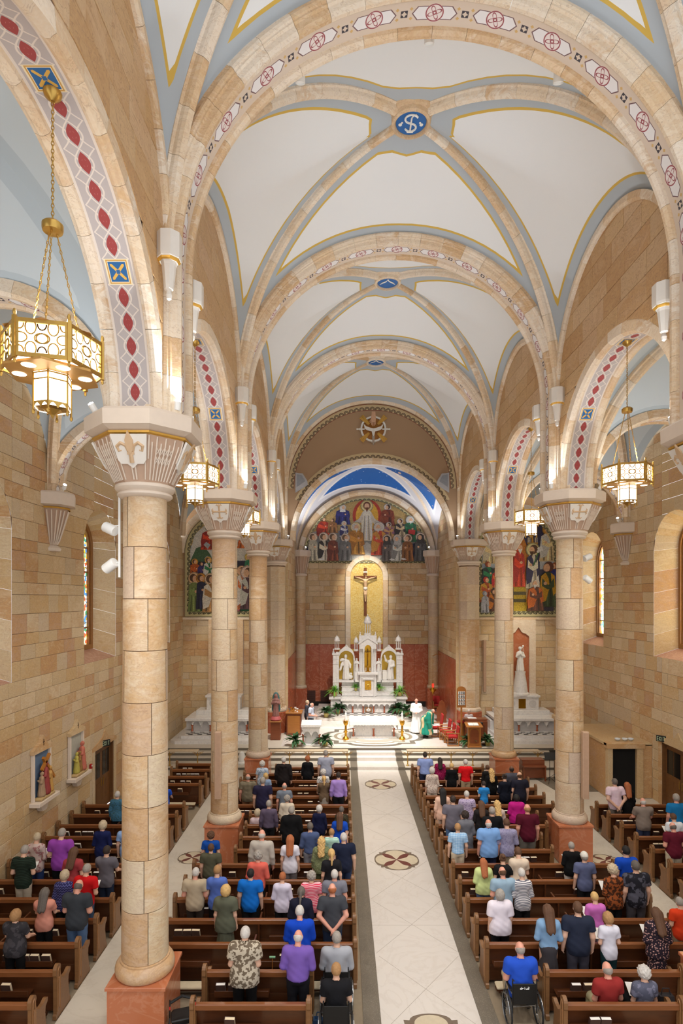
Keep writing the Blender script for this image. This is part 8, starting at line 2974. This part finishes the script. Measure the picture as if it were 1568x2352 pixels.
person(1398, 2097, 'c', 'front', 'bob', 'sandy', T((226, 224, 236)), ('pants', (20, 52, 56)), 'smaller person with brown bob in white T-shirt and dark green trousers', h=1.5, book=True)
person(1509, 2089, 'w', 'front', 'long', 'brown', T((44, 34, 44), 'floral', (196, 150, 140), 1.3, sty='l'), ('dress', (44, 34, 44), 'floral', (196, 150, 140)), 'person with long brown hair in dark flowery dress', book=True)
person(1563, 2064, 'm', 'front', 'short', 'grey', T((222, 66, 30)), ('pants', (150, 132, 110)), 'person in orange shirt at the right edge', d=12.65)
person(1313, 1936, 'W', 'front', 'short', 'grey', T((16, 16, 18), sl=1.5), ('pants', (206, 200, 194)), 'person in black jumper reading in front of the right plinth', book=True)
person(1342, 1957, 'm', 'down', 'cap', (216, 212, 204), T((92, 98, 130)), ('pants', BK_), 'person in white cap and slate blue T-shirt')
person(1409, 1987, 'w', 'front', 'curly', 'ash', T((70, 40, 24), 'camo', (150, 80, 40), 1.3), ('pants', BK_), 'person with pale curls in rust animal print top', book=True)
person(1438, 1943, 'm', 'down', 'short', 'black', T((20, 74, 190)), ('pants', NV), 'person with black hair in royal blue polo, right pews')
person(1460, 1977, 'M', 'down', 'short', 'dgrey', T((36, 36, 44), 'blotch', (84, 84, 96)), ('pants', (74, 70, 74)), 'person in black floral shirt at the right end of the pew')
# right aisle pews
person(1412, 1788, 'M', 'behind', 'short', 'dgrey', T((226, 196, 212), 'plaid', (232, 214, 222)), ('pants', (120, 110, 100)), 'person in pale pink shirt with hands behind the back, right aisle', h=1.84)
person(1440, 1797, 'w', 'down', 'long', 'red', T((14, 14, 16), sl=LS), ('dress', (14, 14, 16)), 'person with long auburn hair in black dress, right aisle')
person(1477, 1833, 'M', 'rail', 'bald', 'white', T((136, 122, 112)), ('pants', (52, 60, 86)), 'person in taupe polo and jeans, right aisle', skin='pink')
person(1553, 1823, 'm', 'down', 'short', 'grey', T((28, 118, 176)), ('pants', NV), 'person in turquoise blue polo near the right door', skin='pink')
person(1548, 1870, 'm', 'front', 'short', 'brown', T((226, 228, 234)), ('pants', GY), 'person with brown hair in white shirt, right edge', book=True, d=17.37)
person(1547, 1891, 'M', 'front', 'bald', 'dgrey', T((96, 22, 40)), ('shorts', (196, 184, 160)), 'person in burgundy shirt and khaki shorts, right edge', skin='pink')
# seated people
person(1396, 2238, 'm', 'sit', 'bald', 'grey', T((150, 46, 44)), ('pants', (176, 166, 130)), 'seated person in brick red shirt, lower right', d=10.72, skin='pink')
person(1480, 2235, 'w', 'sit', 'curly', 'white', T((92, 94, 112), 'blotch', (120, 120, 140)), ('pants', BK_), 'seated person with white curls in blue grey top, lower right', d=10.72, book=True)


# ------------------------------------------------------------------ wheelchairs and rolling walker
def wheelchair(label, loc, text=None):
    w = thing('wheelchair', label, 'wheelchair', loc, group='wheelchairs beside the aisle')
    MB().box(-.22, .22, -.18, .24, .44, .48, .01).obj('seat', M_BLACK, w)
    bk = MB().box(-.22, .22, -.21, -.19, .48, .86, .004).obj('backrest', M_BLACK, w)
    if text:
        m = MB()
        text_strokes(m, text, -.085, .76, .045, .024, .012, -.213, .005)
        m.obj('lettering', M_LAMPWHITE, bk)
    for s in (-1, 1):
        wh = MB().arc([(-.014, -.014), (-.014, .014), (.014, .014), (.014, -.014)], .30, 0, 2 * PI, 28, True, False)
        wh.uv = None
        wo = wh.obj('wheel', M_RUBBER, w, (s * .29, -.08, .312), (0, 0, PI / 2))
        sp = MB()
        for i in range(12):
            a = PI * 2 * i / 12
            sp.tube([(0, 0, 0), (.29 * math.cos(a), 0, .29 * math.sin(a))], .004, 4)
        sp.lathe([(.03, -.03), (.03, .03)], 10)
        sp.obj('spokes', M_STEEL, wo)
        hr_ = MB().arc([(-.006, -.006), (-.006, .006), (.006, .006), (.006, -.006)], .26, 0, 2 * PI, 24, True, False)
        hr_.uv = None
        hr_.obj('hand_rim', M_STEEL, wo, (0, -.03 * s, 0))
        c = MB().arc([(-.015, -.02), (-.015, .02), (.015, .02), (.015, -.02)], .075, 0, 2 * PI, 16, True, False)
        c.uv = None
        c.obj('caster', M_RUBBER, w, (s * .24, .36, .096), (0, 0, PI / 2))
        MB().tube([(s * .23, -.2, .3), (s * .23, -.2, .95), (s * .23, -.3, .98)], .013, 6).obj('push_handle', M_BLACK, w)
        MB().tube([(s * .24, -.2, .68), (s * .24, .2, .68), (s * .24, .26, .45), (s * .24, .36, .2)], .012, 6).obj('frame_tube', M_STEEL, w)
        MB().box(s * .24 - .03, s * .24 + .03, -.16, .2, .69, .72, .01).obj('armrest', M_BLACK, w)
        MB().tube([(s * .2, .25, .45), (s * .2, .48, .12)], .011, 6).box(s * .17 - .07, s * .17 + .07, .42, .58, .10, .12).obj('footrest', M_BLACK, w)
    MB().tube([(-.22, -.15, .42), (.22, .1, .2)], .01, 5).tube([(.22, -.15, .42), (-.22, .1, .2)], .01, 5).obj('cross_brace', M_STEEL, w)


def in_chair(px, py, d, label_p, label_w, text=None, **kw):
    x = wx(px, d)
    wheelchair(label_w, (x, d - .05, 0), text)
    o = person(px, py, d=d, x=x, z=.06, pose='sit', label=label_p, **kw)
    return o


in_chair(773, 2170, 11.55, 'seated person with grey hair in pale grey shirt in a wheelchair', 'black wheelchair under the person in pale grey shirt', b='M', hair='short', hc='grey', top=T((168, 170, 178), sl=1.5), bottom=('pants', NV))
in_chair(772, 2264, 10.6, 'seated person in black reading a paper in the nearest wheelchair', 'black wheelchair under the person in black by the centre aisle', b='m', hair='short', hc='sandy', top=T((26, 26, 30), sl=SS), bottom=('pants', BK_), book=True)
in_chair(1195, 2193, 11.2, 'seated bald person in blue polo in a wheelchair', 'black wheelchair with white lettering right of the centre aisle', 'drive', b='M', hair='bald', hc='grey', top=T((40, 84, 200)), bottom=('pants', KH), skin='pink')

wk = thing('rolling_walker', 'black rolling walker with red brake levers beside the first column plinth', 'walker', (wx(420, 10.6), 10.55, 0), (0, 0, .3))
for s in (-1, 1):
    MB().tube([(s * .24, .25, .1), (s * .22, .0, .55), (s * .22, -.12, .95), (s * .22, -.3, .97)], .014, 6).obj('side_frame', M_BLACK, wk)
    MB().tube([(s * .24, -.28, .1), (s * .22, .0, .55)], .014, 6).obj('rear_leg', M_BLACK, wk)
    MB().tube([(s * .22, -.18, .94), (s * .22, -.3, .9)], .012, 5).obj('brake_lever', flat((196, 30, 30), .4, name='walker_red'), wk)
    for y in (.25, -.28):
        c = MB().arc([(-.014, -.02), (-.014, .02), (.014, .02), (.014, -.02)], .075, 0, 2 * PI, 16, True, False)
        c.uv = None
        c.obj('wheel', M_RUBBER, wk, (s * .24, y, .096), (0, 0, PI / 2))
    MB().tube([(s * .24, -.28, .18), (s * .24, -.29, .5)], .02, 6).obj('red_strut', flat((196, 30, 30), .4, name='walker_red'), wk)
MB().box(-.2, .2, -.14, .14, .53, .57, .015).obj('seat', M_BLACK, wk)
MB().box(-.18, .18, .1, .28, .28, .52, .03).obj('bag', M_BLACK, wk)
MB().tube([(-.22, -.05, .85), (0, .06, .87), (.22, -.05, .85)], .025, 6).obj('back_strap', M_BLACK, wk)

# things left on the pews and floor
for i, (x, d, c, nm) in enumerate(((wx(735, 10.9), 10.95, (36, 70, 110), 'blue cloth bag on the floor in front of the nearest left pew'), (wx(1525, 11.0), 10.95, (30, 26, 30), 'dark handbag on the seat, lower right corner'), (wx(690, 12.6), 12.5, (50, 40, 40), 'dark handbag on the pew seat left of the aisle'))):
    bg = thing('handbag', nm, 'bag', (x, d, 0 if i == 0 else .456), group='bags among the pews')
    MB().prism([(-.16, 0), (.16, 0), (.13, .2), (-.13, .2)], -.06, .06, 'y', .02).obj('body', flat(c, .7, name='bag_cloth'), bg)
    MB().tube([(-.09, 0, .2), (-.06, 0, .32), (.06, 0, .32), (.09, 0, .2)], .01, 5).obj('strap', flat(c, .7, name='bag_cloth'), bg)
cn = thing('walking_cane', 'slim cane with bright knob leaning in the pew left of the violet shirt', 'cane', (wx(626, 11.8), 11.75, 0))
MB().tube([(0, 0, 0), (0, 0, .86)], .01, 6).obj('shaft', M_OAK, cn)
MB().tube([(-.06, 0, .87), (.06, 0, .87)], .022, 8).obj('grip', flat((120, 170, 130), .5, name='grip_green'), cn)

# ------------------------------------------------------------------ clergy and servers in the sanctuary
o = person(714, 1614, 'M', 'front', 'bald', 'white', T((196, 204, 222), hem=TU), ('pants', (26, 32, 50)), 'person in white short sleeved shirt with dark tie standing at the ambo side', d=31.9, z=SZ, rot=-PI / 2 - .2, skin='pink')
MB().prism([(-.03, 1.40), (.03, 1.40), (.045, 1.08), (0, 1.02), (-.045, 1.08)], .16, .175, 'y').obj('tie', M_BLACK, o)
person(705, 1608, 'm', 'down', 'short', 'ash', T((60, 60, 70), sl=LS), ('pants', BK_), 'person with fair hair half hidden behind the one in white shirt', d=32.6, z=SZ, rot=-PI / 2)
M_ALB = flat((240, 238, 236), .85, name='white_alb', vary=.04)


def vestment(name, prims, lo, hi, mat, parent, cut=.05, amp=.014, nf=12, k=.06):
    def fn(P):
        a = np.arctan2(P[:, 1], P[:, 0] + 1e-9)
        d = sd_eval(P, prims, k) * .9 + amp * np.sin(a * nf + P[:, 2] * 3) * np.clip((1.2 - P[:, 2]) * 1.5, 0, 1)
        d = np.maximum(d, cut - P[:, 2])
        return np.maximum(d, .075 - np.linalg.norm(P - np.array((0, .02, 1.51)), axis=1))
    return link(name, sd_mesh(name, fn, lo, hi, .024, mat), parent)


o = person(956, 1604, 'm', 'front', 'bald', 'dgrey', T((236, 236, 236), sl=LS), ('pants', BK_), 'person in long white alb with folded hands right of the altar', d=32.6, z=SZ, rot=PI - .2, skin='pink')
vestment('alb', torso_prims('m', .03) + arm_prims('front', 'm', .035, 1.9) + [('c', (0, 0, 1.1), (0, .02, .05), .17, .30, .1)], (-.5, -.45, .04), (.5, .45, 1.56), M_ALB, o)
# the celebrant bends over the chair beside him: torso pitched forward about the hips
bend = .62
o = link('person', None, None, (wx(976, 31.4), 31.4, SZ), (0, 0, -PI / 2 - .35), 'person in green chasuble with gold band bending towards the red chairs', 'person', 'people at Mass')
HIP = np.array((0, 0, .95))
bp = torso_prims('M') + arm_prims('bend', 'M') + [('c', (0, -.02, 1.42), (0, .012, 1.56), .06, .052, .03)]
hp = [('e', (0, .005, 1.645), (.076, .096, .108), .02), ('e', (0, .04, 1.59), (.054, .062, .062), .03), ('c', (0, .09, 1.65), (0, .112, 1.625), .010, .014, .012), ('e', (-.079, .0, 1.635), (.012, .024, .034), .008), ('e', (.079, .0, 1.635), (.012, .024, .034), .008)]
Jb = joints('bend', 'M')
for q in (-1, 1):
    S_, E_, W_ = (np.array(v) for v in Jb[q])
    f_ = (W_ - E_) / np.linalg.norm(W_ - E_)
    bp.append(('c', tuple(W_), tuple(W_ + f_ * .07), .03, .034, .015))
lp = leg_prims('M') + [('c', (q * .11, -.03, .05), (q * .12, .13, .035), .042, .03, .02) for q in (-1, 1)]


def body_fn(P):
    Q = rx_pts(P, bend, HIP)
    return smin(smin(sd_eval(Q, bp, .035), sd_eval(rx_pts(Q, .3, NECK), hp, .02), .02), sd_eval(P, lp, .03), .05)


def fingers(mb):
    mb.M = Matrix.Translation(Vector(HIP)) @ Matrix.Rotation(-bend, 4, 'X') @ Matrix.Translation(-Vector(HIP))
    for q in (-1, 1):
        S, E, W = (Vector(v) for v in Jb[q])
        f = (W - E).normalized()
        for of, l in ((-.024, .062), (-.008, .074), (.008, .07), (.024, .055)):
            b0 = W + f * .075 + Vector((of, 0, 0))
            mb.tube([b0, b0 + f * l * .6, b0 + f * l + Vector((0, 0, -.01))], [.0095, .009, .007], 6)
        b0 = W + f * .03 + Vector((-.03 * q, 0, 0))
        mb.tube([b0, b0 + f * .03 + Vector((-.02 * q, 0, 0)), b0 + f * .06 + Vector((-.02 * q, 0, 0))], [.011, .01, .008], 6)
    mb.M = None


b_ = link('body', sd_mesh('body', body_fn, (-.5, -.35, 0), (.5, 1.15, 1.75), .022, [skin_mat('pink'), M_EYE], fingers), o)
ch = torso_prims('M', .05) + arm_prims('bend', 'M', .09, 1.75) + [('c', (-.22, .05, 1.2), (.22, .05, 1.2), .16, .16, .1)]
sk = [('c', (0, .05, .95), (0, .08, .32), .24, .36, .1)]


def chas_fn(P):
    Q = rx_pts(P, bend, HIP)
    d = smin(sd_eval(Q, ch, .08), sd_eval(P, sk, .1), .12)
    a = np.arctan2(P[:, 1], P[:, 0] + 1e-9)
    d = d * .85 + .014 * np.sin(a * 9 + P[:, 2] * 4)
    d = np.maximum(d, .22 - P[:, 2])
    return np.maximum(d, .078 - np.linalg.norm(Q - np.array((0, .02, 1.51)), axis=1))


link('chasuble', sd_mesh('chasuble', chas_fn, (-.6, -.5, .18), (.6, 1.0, 1.6), .026, flat((16, 140, 118), .7, name='green_silk')), o)
gb = lambda P: np.maximum(np.maximum(chas_fn(P) - .012, np.abs(P[:, 0] - .22) - .055), -.0 - P[:, 1] - .6)
link('gold_band', sd_mesh('gold_band', gb, (.1, -.5, .22), (.34, 1.0, 1.5), .024, flat((214, 190, 146), .6, name='gold_orphrey')), o)
link('trousers', person_bottom('pants', 'M'), o).material_slots[0].link = 'OBJECT'
o.children[-1].material_slots[0].material = cloth(BK_)
q = link('hair', person_hair('bald'), o)
q.material_slots[0].link = 'OBJECT'
q.material_slots[0].material = flat(HAIRC['grey'], .75, name='hair_colour', vary=.3, scale=40)
q.matrix_local = Matrix.Translation(Vector(HIP)) @ Matrix.Rotation(-bend, 4, 'X') @ Matrix.Translation(-Vector(HIP)) @ Matrix.Translation(Vector(NECK)) @ Matrix.Rotation(-.3, 4, 'X') @ Matrix.Translation(-Vector(NECK))
for s in (-1, 1):
    link('shoe', SHOE, o, (s * .11, 0, 0))
mi = thing('altar_missal', 'open white book lying on the arm of the red chair', 'book', (wx(1003, 31.0), 31.3, SZ + .70), (0, 0, .3))
MB().box(-.2, -.004, -.14, .14, 0, .02, .004).box(.004, .2, -.14, .14, 0, .02, .004).obj('pages', M_CLOTH, mi)
person(1082, 1633, 'w', 'sit', 'short', 'white', T((206, 196, 196), 'floral', (120, 30, 50)), ('pants', BK_), 'seated organist with white hair in red and white floral top', d=31.95, x=5.3, z=SZ + .12, rot=PI)
# long nave fill: concealed cornice lights along both nave walls, below the wall ribs
